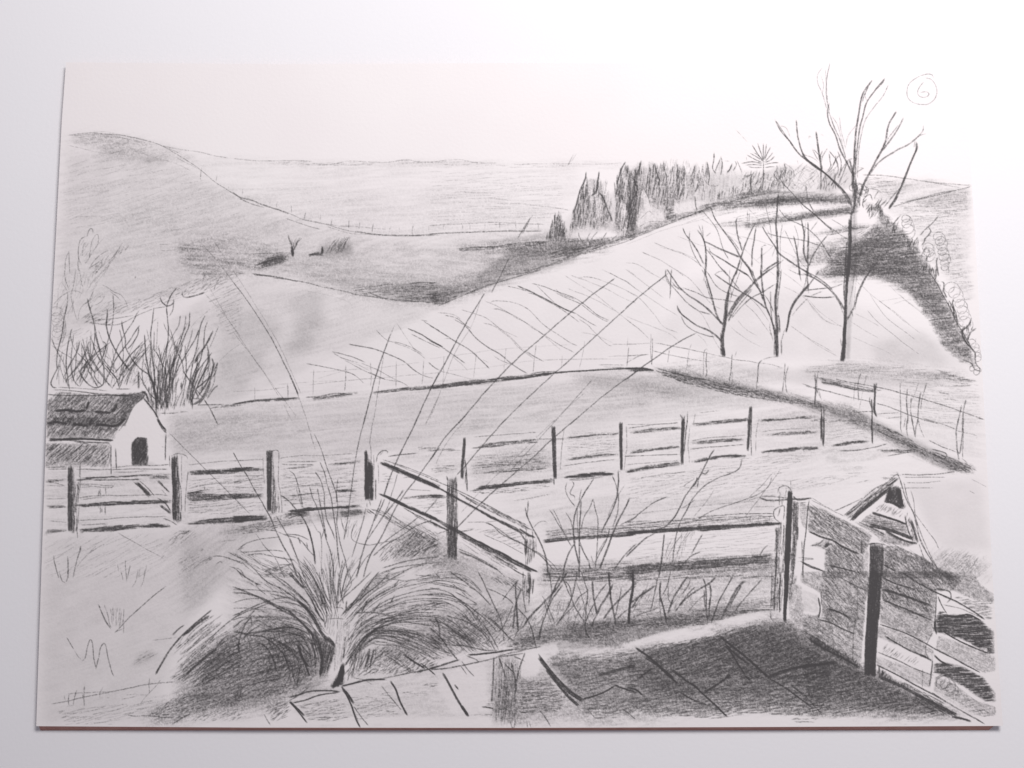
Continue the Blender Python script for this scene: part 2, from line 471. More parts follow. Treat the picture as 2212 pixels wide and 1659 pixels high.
FURROW = """
e -
// skyline and far lines
@A1
l 3 3 .30 | 330,155 560,132 720,140 960,165 1220,228 1400,300 1600,420 1760,530 1900,650 2040,740 2211,850
l 2.6 2.6 .22 | 360,160 700,140 900,155 1200,215 1420,300 1530,350
l 3 3 .22 | 1330,265 1500,300 1740,335 1900,375 2040,398
l 2.6 2 .18 | 330,260 500,300 760,350 1000,300 1150,340
l 2.6 2 .18 | 760,200 1000,290 1250,390 1500,460 1640,530
l 3 2 .2 | 1490,390 1600,450 1740,520
l 2.5 2 .18 | 400,1030 560,1020 700,1020
l 3 2 .3 | 1310,1320 1420,1320
l 3 2 .22 | 1320,1388 1520,1380 1700,1360
b 9 2.6 .16 20 | 330,170 700,150 1200,240 400,260 800,200 1400,330
f .14 16 | 1170,410 1240,420 1220,450 1180,440
h 12 42 4 .12 150 .4 | 500,160 1000,180 1400,320 1600,440 1300,400 900,420 500,250
h 14 60 4 .08 260 .3 | 280,400 900,420 1700,560 2200,900 2200,1400 1500,1250 700,1150 400,1200 250,1000
@A2
l 3 3 .22 | 0,405 200,425 360,430 600,425 830,430
l 3 3 .2 | 830,455 1040,468 1250,430 1500,445 1650,445 1850,418 2000,445 2211,440
h 3 16 4 .15 120 .2 | 330,420 880,430 840,480 400,470
h 3 16 4 .14 120 .2 | 880,460 1200,430 1560,445 1500,480 900,490
h 3 14 4 .14 100 .2 | 1600,430 1880,410 2211,440 2211,460 1700,460
k 7 12 .36 | -10,760 80,820 200,850 300,890 460,945 600,995
l 3 4 .4 | 60,830 200,890 330,930
l 3 3 .3 | 460,940 620,1000 760,1058 1000,1110 1200,1170 1400,1205
l 3 3 .3 | 560,1040 760,1110 940,1162
l 3 2.5 .24 | 780,1060 1100,1120 1300,1130 1640,1165 
l 3 2.5 .22 | 1000,1130 1240,1200 1500,1220
k 8 10 .3 | 1300,1180 1500,1215 1700,1225 1950,1225 2211,1205
l 3 3 .4 | 1480,1205 1700,1230 1960,1232 2211,1222
@A3
k 10 8 .3 | -10,1215 200,1200 500,1190 800,1180 1210,1180
l 3 3 .25 | 0,1120 400,1100 700,1090 1230,1110
l 3 2.5 .28 | 620,1110 860,1112
l 3 2.5 .2 | 0,445 300,415 500,450 720,455 
l 3 2.5 .16 | 900,470 1150,460 1500,462 1800,465 2080,450
h 3 20 3.6 .11 110 .2 | 0,440 330,410 700,455 1500,465 1600,510 900,500 300,490 0,470
l 2.5 2.5 .2 | 1515,440 1575,350
l 4 5 .34 | 1100,1010 1030,1110 940,1265
h 3 34 3.4 .10 300 .15 | 0,540 1400,560 1480,980 1100,1100 0,1120
l 3 2.5 .22 | 330,760 700,775 
l 3 2.5 .18 | 600,820 860,850
l 3 2.5 .18 | 700,880 1000,890 1400,940 1500,960
e -
@A1
l 3 3 .28 | 1765,495 1755,560 1750,640
l 3 3 .2 | 1930,580 1915,660
l 2.5 2.5 .16 | 2055,680 2050,735
l 2.5 2.5 .16 | 2205,720 2200,800
@A2
l 2.6 2.6 .22 | 105,730 103,790
l 2.6 2.6 .22 | 393,835 396,890
l 3 3 .3 | 478,868 465,900 470,935
l 3 3 .3 | 620,900 628,990
l 3 3 .36 | 782,965 768,1010 760,1060
l 3 3 .24 | 936,985 930,1070
l 3 3 .3 | 1060,1045 1045,1125
l 3.5 3.5 .36 | 1240,1055 1238,1160
l 3 3 .3 | 1360,1080 1345,1165
l 3.5 3.5 .36 | 1500,1100 1482,1200
l 3 3 .22 | 1683,1120 1670,1190
l 2.5 2.5 .16 | 1775,1130 1780,1190
l 3.5 3 .33 | 1930,1110 1915,1170 1918,1228
l 3 3 .22 | 2095,1130 2088,1180
@A3
l 3 3 .25 | 170,1115 150,1130 145,1170
l 3 3 .3 | 340,1100 352,1120 352,1165
l 3 3 .25 | 420,1110 432,1125 432,1165
l 3 3 .25 | 592,1100 592,1160
l 3 3 .34 | 748,1085 750,1160
l 3 3 .28 | 920,1070 924,1165
l 3 3 .22 | 1050,1090 1045,1150
l 3 3 .22 | 1163,1085 1163,1165
e -
// small bushes in the valley
e drawn_bush
@A2
l 5 7 .5 | 590,1225 600,1260 630,1340
l 7 12 .75 | 620,1350 635,1400 640,1450
k 22 10 .55 | 625,1380 635,1440
h 60 26 5 .3 70 .8 | 600,1300 680,1270 720,1380 660,1430
h 70 22 6 .5 80 .5 | 900,1430 950,1340 980,1440
k 34 10 .62 | 945,1430 955,1390 950,1345
k 22 8 .6 | 640,1450 640,1390 625,1340
b 12 3.4 .42 10 | 640,1400 610,1300 590,1225 660,1400 700,1310 760,1240
b 14 3.4 .4 10 | 1000,1430 1050,1320 1130,1235 1180,1430 1220,1320 1260,1220
b 9 5 .5 6 | 790,1440 860,1420 940,1400 850,1440 900,1435 1000,1440
b 9 6 .42 8 | 220,1540 420,1480 620,1445 300,1570 450,1530 620,1480
b 12 5 .32 8 | 290,1500 520,1410 610,1400 250,1560 400,1500 600,1440
h 15 22 6 .35 90 .3 | 790,1440 940,1390 1040,1440 920,1450
h 75 20 5 .24 80 .6 | 1000,1430 1130,1240 1260,1230 1240,1400 1080,1440
f .22 18 | 880,1430 960,1330 1260,1290 1280,1420 1040,1450
k 9 4 .3 | 1240,1235 1200,1310
k 9 4 .26 | 1140,1240 1120,1300
e -
h 12 20 6 .42 110 .2 | 215,1530 420,1470 620,1440 610,1480 400,1540 230,1560
l 4 3 .35 | 200,1425 450,1415 600,1410
l 4 3 .4 | 340,1478 500,1450 600,1445
// outline of the middle field and valley floor
k 10 6 .4 | 200,1635 280,1645 420,1665
@B2
l 6 4 .5 | 225,58 400,70 560,100 700,128
l 4 4 .4 | 420,90 540,100 760,135 950,185 1150,225 1330,270 1500,290 1650,318
l 5 4 .3 | 1460,250 1600,300 1760,330 1960,345
h 4 18 5 .26 160 .2 | 1200,200 1500,160 2211,140 2211,380 2000,345 1700,330 1400,280
h 4 18 5 .4 160 .2 | 1750,290 2211,240 2211,390 2060,360 1800,340
k 9 7 .35 | 1870,150 2000,140 2180,145
@B3
h 10 22 5 .25 140 .2 | 0,240 300,180 700,100 1200,10 900,80 500,210 200,330 60,380 0,380
h 6 16 5 .5 120 .2 | 0,230 200,260 330,290 200,350 100,390 0,370
l 4 4 .45 | 90,392 300,300 500,220 640,170 840,105 1000,60 1200,0
l 3 4 .35 | 420,240 640,160 850,110
@A3
h 8 16 5 .42 170 .15 | 290,1365 600,1345 1000,1310 1250,1290 1250,1340 900,1340 600,1385 320,1400
l 5 4 .5 | 290,1370 480,1355 700,1345 1000,1305 1250,1290
h 8 20 5 .3 150 .2 | 570,1510 800,1460 1100,1420 1150,1450 900,1465 700,1490
h 12 20 5 .34 150 .2 | 740,1650 960,1590 1300,1530 1500,1460 1450,1520 1100,1620 950,1659
h 16 18 5 .5 120 .2 | 1260,1500 1280,1400 1400,1340 1500,1390 1700,1330 2211,1200 2211,1240 1800,1370 1400,1500
l 3.5 3.5 .35 | 940,1655 1200,1560 1500,1470 1800,1380 2100,1290 2211,1245
@A4
h 18 16 5 .45 110 .2 | 0,1240 300,1140 450,1080 700,980 900,900 980,940 700,1020 500,1080 300,1160 0,1290
l 3.5 4 .4 | 0,1290 300,1165 600,1045 900,925 1100,870 1300,815 1500,780
l 2.5 2.5 .16 | 0,1325 400,1170 800,1060 1200,960
// edge of the middle field, left
@B1
l 4 3 .35 | 560,570 850,590 1060,500 1220,430 1400,390 1480,360
l 4 3 .3 | 620,545 860,520 1040,490
h 25 24 4 .22 90 .4 | 560,570 1200,420 1400,360 1540,300 1900,200 2211,80 2211,0 1800,60 1400,200 1000,330 700,420 450,540
l 5 6 .55 | 1560,250 1565,280 1600,300 1700,280 1800,245
h 60 26 5 .35 60 .6 | 1545,290 1560,180 1640,200 1700,280 1600,300
h 40 26 5 .3 60 .6 | 1740,250 1780,150 1880,130 1930,200 1800,260
l 5 5 .5 | 1320,280 1340,340 1400,390 1460,360 1465,320
h 50 26 5 .32 70 .8 | 1000,430 1060,370 1140,380 1120,430 1010,480
h 25 30 4 .16 200 .3 | 1900,120 2211,100 2211,600 2100,800 1900,500 1800,300
l 2.5 2.5 .18 | 1800,260 2000,480 2200,740
l 3 2.5 .22 | 2080,110 2211,280
l 2.6 2 .2 | 2211,400 2060,470 1950,540
l 2.6 2 .2 | 2211,780 2080,860 1940,990
l 2.6 2 .2 | 1860,420 1700,560 1640,640
l 4 3 .45 | 1965,75 1920,150 1895,230
l 3 2 .3 | 1830,0 1790,80 1770,170
l 5 5 .6 | 1062,72 1056,100
// furrows
@B2
l 3.6 2.5 .42 | 785,1005 1000,1045 1180,1085 1300,1130 1400,1220
l 3.6 3.6 .4 | 1060,880 1250,925 1410,990
l 3.6 2.6 .34 | 1070,890 1180,950 1340,1000
l 3 2 .2 | 1130,930 1300,1000 1460,1080
l 3 2.6 .3 | 1185,965 1400,1080 1620,1170 1780,1200 1880,1250
l 3 2.6 .3 | 1370,1000 1560,1080 1700,1160 1790,1200
k 7 4 .4 | 1460,1100 1540,1140 1625,1175
l 4.4 4.4 .5 | 1235,798 1440,835 1600,880 1780,960 1850,1000
l 3.6 3 .4 | 1850,1000 1940,1080 2050,1140 2145,1160
l 3 2.5 .28 | 1840,990 1960,1090 2020,1130
l 3 3 .36 | 1535,652 1600,720 1670,765 1790,790 1930,840 2030,910
l 2.6 2.6 .26 | 1720,785 1880,840 2020,910
l 2.6 2.6 .2 | 1750,575 1860,740 1940,850 2060,960
k 8 7 .45 | 1860,625 2000,690 2100,750 2250,830
l 3.4 3 .36 | 1905,690 2050,760 2211,840
l 3.6 3.6 .42 | 2005,540 2075,555
l 3.6 3.6 .4 | 2040,550 2120,610 2211,660
l 2.4 2 .14 | 480,1230 900,1200 1200,1190 1500,1160
l 2.4 2 .14 | 820,1100 1200,1075 1500,1060 2000,990
l 2.4 2 .12 | 900,1170 1200,1080 1500,1040
l 2.4 2 .12 | 780,230 1000,270 1200,330 1280,380
@B3
l 4.4 4.4 .44 | 0,595 120,670 270,765 430,860 560,980 640,1060
l 5 4 .4 | 0,760 100,810 210,885 380,1000
k 7 3 .34 | 0,760 60,790 130,825
l 3 2 .24 | 160,740 240,745 400,840
l 3 2.5 .28 | 250,930 340,1010 410,1085
l 4.6 3 .42 | -10,990 50,1045 110,1080
l 3 2 .25 | 110,1085 300,1130 480,1180
l 3 2.6 .3 | 540,960 640,1060
l 2.6 2 .18 | 560,960 640,1000
l 3 2.6 .25 | 90,460 240,480 300,510 340,545
l 3.4 3.4 .38 | 165,490 290,520 380,590 445,632
l 3.4 3.4 .36 | 255,530 380,600
l 4.6 4.2 .48 | 385,605 510,745 640,840 760,910 880,1010 1040,1112
l 3 3 .3 | 690,925 780,980 890,1025
l 3 2.5 .28 | 340,430 470,470 600,515 700,590 860,720 960,820 1100,930
l 3 2.5 .28 | 580,572 680,600 860,730 950,830 1120,960
l 2.6 2 .2 | 680,595 800,660 950,728
l 3.6 4 .42 | 1045,880 1140,940 1220,985
l 3 2.6 .24 | 590,335 760,410 900,500 1060,590 1200,690 1400,860
l 3.2 3 .32 | 680,420 760,430 920,500 1100,620 1240,710 1380,800 1545,890
l 3 3 .3 | 650,360 700,335 900,355 1060,430 1220,590 1380,700 1490,775 1580,815
l 3.4 3 .34 | 825,178 1000,215 1100,245
k 8 9 .42 | 935,172 1080,235 1250,320 1400,400 1500,450
k 10 5 .3 | 1100,250 1300,350 1460,430 1570,475
l 3.6 3 .36 | 1050,250 1130,270 1300,360 1480,470 1600,565
l 3.6 3 .36 | 1570,475 1700,560 1785,608
l 3 2.6 .3 | 1600,530 1690,590 1780,690 1900,800 1955,818
l 3.6 3.4 .4 | 1090,150 1220,180 1360,235 1560,310 1700,410 1800,490 1915,540
l 3.4 3 .36 | 1345,250 1500,320 1620,375 1760,480 1885,552 1915,540
l 3 2.6 .3 | 1150,170 1300,320 1400,420
l 3 2.6 .26 | 1350,210 1400,260 1560,320
l 2.8 2.4 .22 | 1450,65 1600,160 1780,270 1900,370 2040,480 2211,620
l 2.8 2.4 .22 | 1505,60 1700,130 1900,210 2100,320 2211,360
l 2.8 2.4 .22 | 1480,205 1700,290 1860,370 1990,450
l 3 2.6 .3 | 1600,90 1700,80 1880,130 2100,220 2211,290
l 3 3 .32 | 1840,0 1990,70 2120,140 2211,210
l 2.6 2.2 .2 | 2110,0 2211,80
l 2.6 2.2 .18 | 1620,675 1760,700 1960,780
l 2.6 2.4 .25 | 1950,800 2211,800
l 2.6 2.4 .2 | 1895,930 2211,920
l 2.4 2 .13 | 0,960 400,900 800,850 1200,820 1500,800
l 2.4 2 .13 | 200,1080 600,1050 1000,985 1400,960 2211,955
@A4
l 3 2.6 .26 | 300,1305 480,1380 640,1440 780,1530 900,1659
l 3 2.6 .26 | 170,1405 400,1510 620,1659
l 2.8 2.4 .24 | 0,1520 120,1535 300,1640
l 2.6 2.2 .2 | 360,1350 560,1400 760,1480
l 2.6 2.2 .16 | 540,1230 800,1330 1060,1400 1300,1520
l 2.6 2.2 .16 | 800,1050 1100,1200 1400,1280 1700,1400 1950,1560
l 2.6 2.2 .18 | 1300,930 1480,1130 1560,1260
l 2.6 2.2 .16 | 620,1100 860,1010 
l 2.6 2.2 .16 | 1060,1190 1180,1290 1400,1500 1600,1659
l 2.4 2.2 .16 | 1380,1500 1560,1350 1700,1160
l 2.4 2.2 .2 | 1180,100 1300,230
@B4
l 2.8 2.4 .22 | 0,130 200,270 400,400 560,500
l 2.8 2.4 .22 | 0,0 200,150 400,300 
l 2.8 2.4 .22 | 0,230 140,300 300,480 400,610 560,680
l 2.6 2.4 .2 | 0,500 200,580 450,680 560,760
l 3 2.6 .25 | 0,530 120,620 250,740
l 2.6 2.2 .18 | 200,0 400,110 560,200
l 3 2.4 .26 | 530,0 700,120 840,290 920,370 1040,440
l 2.6 2.4 .22 | 760,430 840,520 900,650 960,780 1030,890
l 2.6 2.4 .2 | 760,690 840,760 870,820
l 2.6 2.2 .18 | 1100,600 1280,740 1450,830
l 2.8 2.4 .24 | 1270,370 1380,470 1480,600 1560,710
l 2.8 2.4 .24 | 1300,280 1420,400 1530,560
l 2.6 2.4 .22 | 1680,180 1900,300 2100,520 2211,580
l 2.6 2.4 .2 | 1680,30 1800,120 1900,200
l 2.8 2.4 .24 | 1760,600 1960,740 2211,880
l 2.6 2.4 .2 | 1180,530 1280,640 1400,710
@B5
l 2.8 2.4 .26 | 720,270 800,390 900,520 1060,640 1200,750
l 2.8 2.4 .3 | 685,435 800,560 960,690 1100,800 1250,910
l 2.6 2.4 .22 | 580,130 720,260 860,370 1000,480 1100,570
l 2.6 2.4 .22 | 830,345 1000,470 1150,600 1250,680
l 2.6 2.4 .22 | 1030,265 1150,370 1300,490
l 2.4 2 .16 | 560,470 700,540 820,610
l 2.6 2 .2 | 510,550 640,640 820,740
l 2.4 2 .16 | 530,720 680,790 860,860 960,920
l 2.4 2 .18 | 40,310 140,460 260,560 430,610
l 2.4 2 .18 | 60,320 200,470 330,560 430,620
l 2.4 2 .2 | 0,700 160,810 370,930
l 2.4 2 .15 | 820,340 1000,310 1100,290
l 2.4 2 .15 | 960,370 1100,330 1250,320
l 2.4 2 .13 | 920,160 1050,290 1300,470
"""
CONIFERS = """
e drawn_conifer_row
@A3
m | 1230,1290 1300,1100 1335,970 1370,930 1410,1000 1470,1110 1500,1170 1530,980 1580,860 1620,700 1675,540 1730,700 1810,550 1850,720 1940,700 2010,540 2100,440 2150,560 2230,500 2230,1230 2050,1240 1900,1180 1560,1190 1480,1260 1430,1310 1260,1290
@A4
m | 0,1260 0,440 60,520 165,420 240,480 300,440 400,430 540,455 700,440 870,440 940,340 1015,385 1040,520 1135,460 1240,560 1230,780 1000,870 700,970 450,1070 120,1190
@A3
h 84 20 6 .55 90 .3 | 1230,1280 1300,1100 1335,970 1370,930 1410,1000 1470,1110 1480,1250 1430,1310 1260,1290
h 80 18 7 .6 60 .3 | 1310,1200 1340,1000 1400,1000 1450,1120 1460,1240 1350,1270
l 5 7 .7 | 1675,540 1660,640 1620,720 1590,820 1570,900 1530,990
h 84 20 6 .5 110 .3 | 1500,1170 1530,980 1580,860 1620,700 1675,540 1700,700 1720,900 1710,1100 1640,1150 1560,1180
h 82 17 7 .55 80 .3 | 1590,880 1640,640 1690,700 1700,860 1690,900
h 84 18 6 .55 100 .3 | 1700,1150 1730,900 1750,700 1810,550 1830,700 1900,900 1950,1060 1940,1120 1860,1130 1800,1080 1760,1180
l 6 9 .7 | 1812,545 1800,640 1780,760 1730,800
k 12 20 .5 | 1810,760 1860,830 1900,940 1960,1080
h 84 24 5 .25 120 .4 | 1700,600 1900,600 1930,760 1960,900 1900,1100 1840,900
x .5 5 | 1790,790 1860,870 1850,1060 1810,1060 1770,980
h 84 20 6 .5 110 .3 | 1950,1100 2000,900 1960,750 1970,620 2010,540 2060,460 2100,440 2130,560 2160,800 2180,1060 2211,1200 2050,1240 1990,1150
k 10 12 .65 | 2095,440 2060,500 2030,590 2000,680
x .5 5 | 2040,880 2090,880 2130,1010 2070,1030 2030,960
h 80 17 7 .55 60 .3 | 1960,740 2000,640 2070,600 2100,860 2030,880
h 84 18 6 .55 100 .3 | 2090,820 2160,780 2211,500 2211,1200 2120,1180
h 60 26 5 .4 80 .5 | 1440,1330 1560,1290 1680,1310 1740,1340 1600,1390 1440,1380
l 4 3 .45 | 1590,1190 1610,1260 1660,1320 1700,1330
l 4 3 .45 | 1720,1190 1690,1250 1690,1300
l 4 3 .45 | 1800,1180 1740,1250 1710,1325
l 4 3 .4 | 1900,1190 1850,1260 1780,1340
l 4 3 .35 | 2010,1220 1940,1280
h 70 30 4 .3 90 .5 | 1440,1330 1500,1260 1640,1240 1750,1320 1640,1380
@A4
h 84 20 6 .5 120 .3 | 0,1250 0,440 60,520 120,480 160,420 180,560 200,800 160,900 130,1020 90,1180
k 10 9 .65 | 165,425 140,520 100,600
k 14 10 .5 | 70,600 120,740 60,860 20,980
h 84 18 6 .5 120 .3 | 190,640 240,480 300,450 350,520 330,700 300,900 220,800
h 82 20 6 .45 110 .3 | 300,460 400,430 440,560 480,480 540,470 600,480 620,500 640,640 620,830 520,880 460,1060 420,1060 400,940 300,900 330,700
k 9 7 .6 | 305,455 330,560 360,650
l 5 6 .6 | 545,460 560,560 555,640
l 5 6 .6 | 620,480 630,560 600,640
l 5 5 .5 | 400,430 420,560 450,610
h 82 24 5 .4 110 .4 | 420,900 420,860 600,700 700,560 700,440 800,480 860,430 900,460 880,600 840,700 780,760 600,860 520,900
h 82 30 4 .25 120 .5 | 350,400 500,390 650,410 750,460 800,600 700,700 500,600 400,540
k 10 8 .55 | 870,440 880,520 890,600 880,680
l 5 5 .6 | 940,340 938,420 925,510 960,560
l 4 5 .55 | 1015,385 1030,470 1010,580
l 4 5 .5 | 1010,400 980,480 940,560 
k 12 9 .5 | 1135,460 1110,520 1075,560
l 4 4 .45 | 1165,430 1180,470 1140,540
l 4 4 .45 | 1190,430 1220,500 1240,560
l 4 4 .45 | 1100,430 1060,430
h 80 22 5 .45 90 .5 | 960,880 1010,700 1060,740 1130,680 1200,700 1240,740 1180,800 1000,880
h 80 20 6 .45 90 .5 | 960,680 1000,720 1040,800 1140,740 1180,820 980,870
l 4 4 .5 | 740,760 780,680 800,600
l 4 4 .5 | 735,800 750,900 760,960
h 84 34 4 .26 120 .5 | 720,780 800,600 860,560 960,680 980,860 900,900 760,820
l 3 3 .35 | 820,600 880,680 960,700 1000,680
x .6 5 | 150,740 210,760 270,900 400,1000 410,1060 250,1120 130,1150 120,1080 200,950
x .6 5 | 500,1000 520,900 700,860 840,860 850,900 700,960 560,1010
l 3 3 .3 | 130,1140 250,1080 400,1080
l 3 3 .3 | 140,1060 240,970 280,1000
l 3.5 3 .4 | 190,700 150,800 130,900
l 3.5 3 .4 | 190,720 240,820 270,930
h 20 16 6 .45 70 .3 | 420,1080 420,960 520,900 560,1010
e drawn_spiky_tree
k 7 12 .42 | 1468,440 1470,560 1465,660 1450,750
l 4 4 .55 | 1470,440 1440,340 1410,245
l 4 4 .5 | 1470,440 1400,340 1350,260
l 4 4 .5 | 1470,430 1466,320 1468,245
l 4 4 .5 | 1480,420 1510,340 1545,285
l 4 4 .4 | 1475,420 1490,330 1500,250
l 4 4 .5 | 1480,440 1530,390 1572,340
l 4 4 .5 | 1485,450 1550,420 1590,378
l 4 4 .45 | 1485,470 1560,455 1635,448
l 4 4 .45 | 1485,500 1540,490 1590,490
l 4 4 .45 | 1460,430 1400,390 1330,350
l 4 4 .45 | 1460,450 1370,410 1295,368
l 4 4 .45 | 1460,460 1340,440 1240,455
l 4 4 .45 | 1460,480 1360,470 1280,475
l 4 4 .4 | 1455,500 1360,500 1310,490
l 4 4 .4 | 1460,420 1400,360 1360,340
l 4 4 .35 | 1285,390 1290,420 
e drawn_wood
h 70 26 5 .42 90 .7 | 1240,620 1300,520 1400,520 1560,560 1600,640 1560,760 1400,790 1260,790 1180,820
h 35 16 7 .5 60 .3 | 1235,620 1300,550 1350,570 1340,640 1260,640
l 6 8 .6 | 1340,570 1330,660 1345,750
h 75 26 5 .4 90 .7 | 1560,600 1600,480 1680,460 1740,520 1800,500 1800,620 1720,740 1580,760
l 4 4 .5 | 1690,450 1700,520 1670,600
l 4 4 .5 | 1720,480 1700,560 1690,620
h 45 30 3.4 .24 140 .8 | 1740,600 1800,480 1900,440 2040,460 2090,560 2090,740 1900,760 1700,740
h -45 34 3.4 .2 140 .8 | 1740,620 1800,520 1900,480 2060,520 2080,700 1900,740 1740,740
l 3 3 .3 | 1830,420 1840,460
l 3 3 .3 | 1690,450 1780,520 1800,600
@A5
l 5 9 .5 | 190,480 195,600 190,740
h 80 26 5 .45 90 .7 | 180,740 200,540 260,560 320,640 400,680 480,700 440,740 300,780
l 4 4 .5 | 100,300 140,380 170,420
l 4 4 .45 | 210,320 180,400
l 4 4 .5 | 260,295 210,380 200,440
l 4 4 .5 | 280,340 290,430 300,480 260,540
l 4 4 .5 | 285,325 350,410 380,480
l 4 4 .45 | 355,365 340,440 300,520 250,560
l 4 4 .45 | 375,330 410,440 400,560
l 4 4 .45 | 410,360 370,390 320,480
l 4 4 .45 | 460,440 400,560 370,620
l 4 4 .45 | 350,400 380,520 350,600 330,700
l 4 4 .4 | 540,400 480,430 440,540 380,700
l 4 4 .4 | 520,410 470,470 430,560
l 4 4 .4 | 600,500 650,510
l 4 4 .4 | 650,505 590,540 560,570
h 60 34 4 .3 110 .8 | 240,600 340,480 460,460 520,560 520,680 400,700 280,700
k 12 6 .5 | 350,560 330,640 300,700
h 20 24 4 .28 110 .3 | -900,760 -500,740 0,740 500,790 500,820 0,800 -600,800
e -
// small marks in the sky
l 4 3 .22 | 60,195 70,165 95,180
l 3 3 .2 | 195,145 225,160
"""

HEDGE = """
e drawn_hedge
@A5
l 4 4 .5 | 620,680 640,740 700,740 680,800 640,820
l 4 4 .45 | 660,700 700,730 660,790
l 4 4 .5 | 640,880 660,830 720,790 745,850
w 26 30 3.5 .4 | 520,700 640,740 620,800
l 3 3 .35 | 690,720 800,740 820,760
l 3 3 .35 | 820,740 780,790 760,840
l 5 5 .55 | 650,930 640,880 680,840
h 72 18 6 .55 80 .8 | 650,960 700,890 780,860 820,830 900,820 900,870 840,920 880,980 860,1030 760,1050 700,1050
h 60 18 7 .45 60 .8 | 740,880 800,840 890,830 870,900 780,920
h 78 17 6 .6 90 .6 | 780,1030 860,980 880,1080 920,1020 930,1140 1000,1080 1060,1000 1030,1120 1000,1180 1100,1230 1050,1300 960,1220 880,1150
l 5 5 .5 | 1050,1005 1000,1060 960,1110
l 5 5 .5 | 900,1020 910,1070 930,1110
h 76 16 7 .6 90 .6 | 1020,1350 1040,1260 1120,1260 1200,1230 1340,1240 1320,1290 1240,1360 1220,1500 1120,1380
l 5 5 .55 | 1340,1140 1370,1180 1340,1230 1290,1280
h 74 18 5 .45 90 .8 | 1240,1480 1280,1330 1400,1310 1440,1400 1360,1480 1300,1560
h 78 16 7 .6 90 .6 | 1240,1560 1300,1480 1380,1540 1440,1500 1470,1560 1440,1659 1350,1659 1280,1620
l 5 6 .6 | 1440,1460 1430,1520 1450,1659
w 40 44 3.2 .34 | 1100,1020 1130,1160 1140,1230
w 36 44 3.2 .34 | 1440,1210 1480,1300 1500,1400 1520,1500 1520,1600
w 36 40 3.2 .3 | 1340,1330 1360,1460
@B5
h 80 16 7 .6 80 .6 | 1340,0 1450,0 1450,140 1500,150 1520,240 1560,330 1600,320 1620,400 1650,520 1640,600 1560,420 1480,240 1400,120
l 5 5 .6 | 1480,130 1510,150 1510,230 1540,310
l 5 6 .6 | 1610,310 1600,380 1640,470 1655,600
h 74 20 6 .6 80 .8 | 1690,640 1760,560 1800,520 1830,600 1780,720 1760,760 1700,740
l 6 6 .65 | 1800,520 1770,600 1710,660 1720,740 1840,890
l 6 6 .6 | 1850,630 1790,680 1760,770
l 5 5 .55 | 1720,610 1700,680 1760,800
h 20 20 6 .6 80 .8 | 1680,900 1820,850 1845,960 1750,960 1680,940
l 6 5 .6 | 1840,880 1850,1000 1910,1080
l 5 5 .5 | 1700,960 1800,1000 1840,1070 1910,1090
w 26 44 3.4 .4 | 1800,1040 1880,1100
w 44 52 3 .3 | 1560,170 1640,260 1690,380 1730,500 1740,600
w 26 40 3 .28 | 1800,740 1860,860 1880,980
w 24 40 3 .28 | 1680,560 1700,600
k 9 8 .45 | 1560,320 1610,430 1650,540
k 10 8 .45 | 1330,0 1440,160 1510,300 1580,420 1640,560 1700,660 1780,800 1840,900
e -
// lines of the lane and field beyond
@A5
l 4 3 .32 | 640,580 900,590 1150,625 1500,670 1800,690
l 4 4 .4 | 960,920 1200,850 1500,780 1700,730 1800,700
l 4 4 .36 | 1040,880 1250,830 1450,775 1640,745
l 3 3 .22 | 1300,650 1600,700 1690,715
h 4 22 3.6 .24 180 .3 | 1000,900 1500,800 1790,740 1790,960 1500,1000 1150,1000
h 4 24 3.6 .18 160 .3 | 1150,1000 1700,980 1720,1300 1750,1659 1500,1659 1450,1400 1340,1250 1100,1100
h 4 20 4 .2 120 .3 | 640,600 900,600 1200,680 1100,800 950,860 800,780 640,720
l 5 4 .5 | 1450,1015 1400,1080 1320,1150 1250,1230
@B5
h 4 24 3.4 .18 140 .4 | 1480,0 1780,20 1860,200 1700,260 1600,180
l 3 2.6 .25 | 1680,330 1800,310
h 3 17 5 .34 130 .15 | 560,0 900,80 1050,200 1220,280 1350,450 1350,550 1450,640 1520,770 1640,900 1700,960 1840,900 1700,700 1600,480 1500,260 1400,60 1340,0
l 5 4 .5 | 1345,550 1500,520 1600,520
l 3 3 .3 | 1390,490 1290,440 1300,420 1360,410
l 3 3 .3 | 1500,730 1465,680 1500,650
e -
@A5
h 5 16 5 .36 150 .2 | 200,1490 260,1370 500,1320 700,1250 1100,1150 1240,1440 1340,1659 700,1659 250,1659 300,1560
h 30 20 5 .3 110 .3 | 560,1180 700,1120 900,1140 1050,1300 900,1400 620,1320
h 10 20 5 .28 150 .2 | 640,1440 900,1380 1220,1380 1300,1600 800,1640 600,1560
l 6 4 .5 | 690,1659 740,1580 880,1420 1000,1350 1100,1330
h 6 14 5 .34 170 .15 | -900,860 0,820 500,840 520,900 250,870 0,890 -800,930
h 6 14 5 .34 170 .15 | 0,1000 300,950 520,930 520,990 200,1020 0,1060 -500,1120
h 8 18 5 .3 130 .2 | 200,1210 400,1150 620,1110 740,1120 560,1170 200,1240
h 10 22 4 .28 130 .2 | -800,1010 -300,960 0,990 0,1060 -500,1110 -700,1100
l 3 3 .25 | -1120,920 -900,880 -700,890
l 3 3 .25 | -990,1115 -700,1080 -500,1110 -900,1130
"""

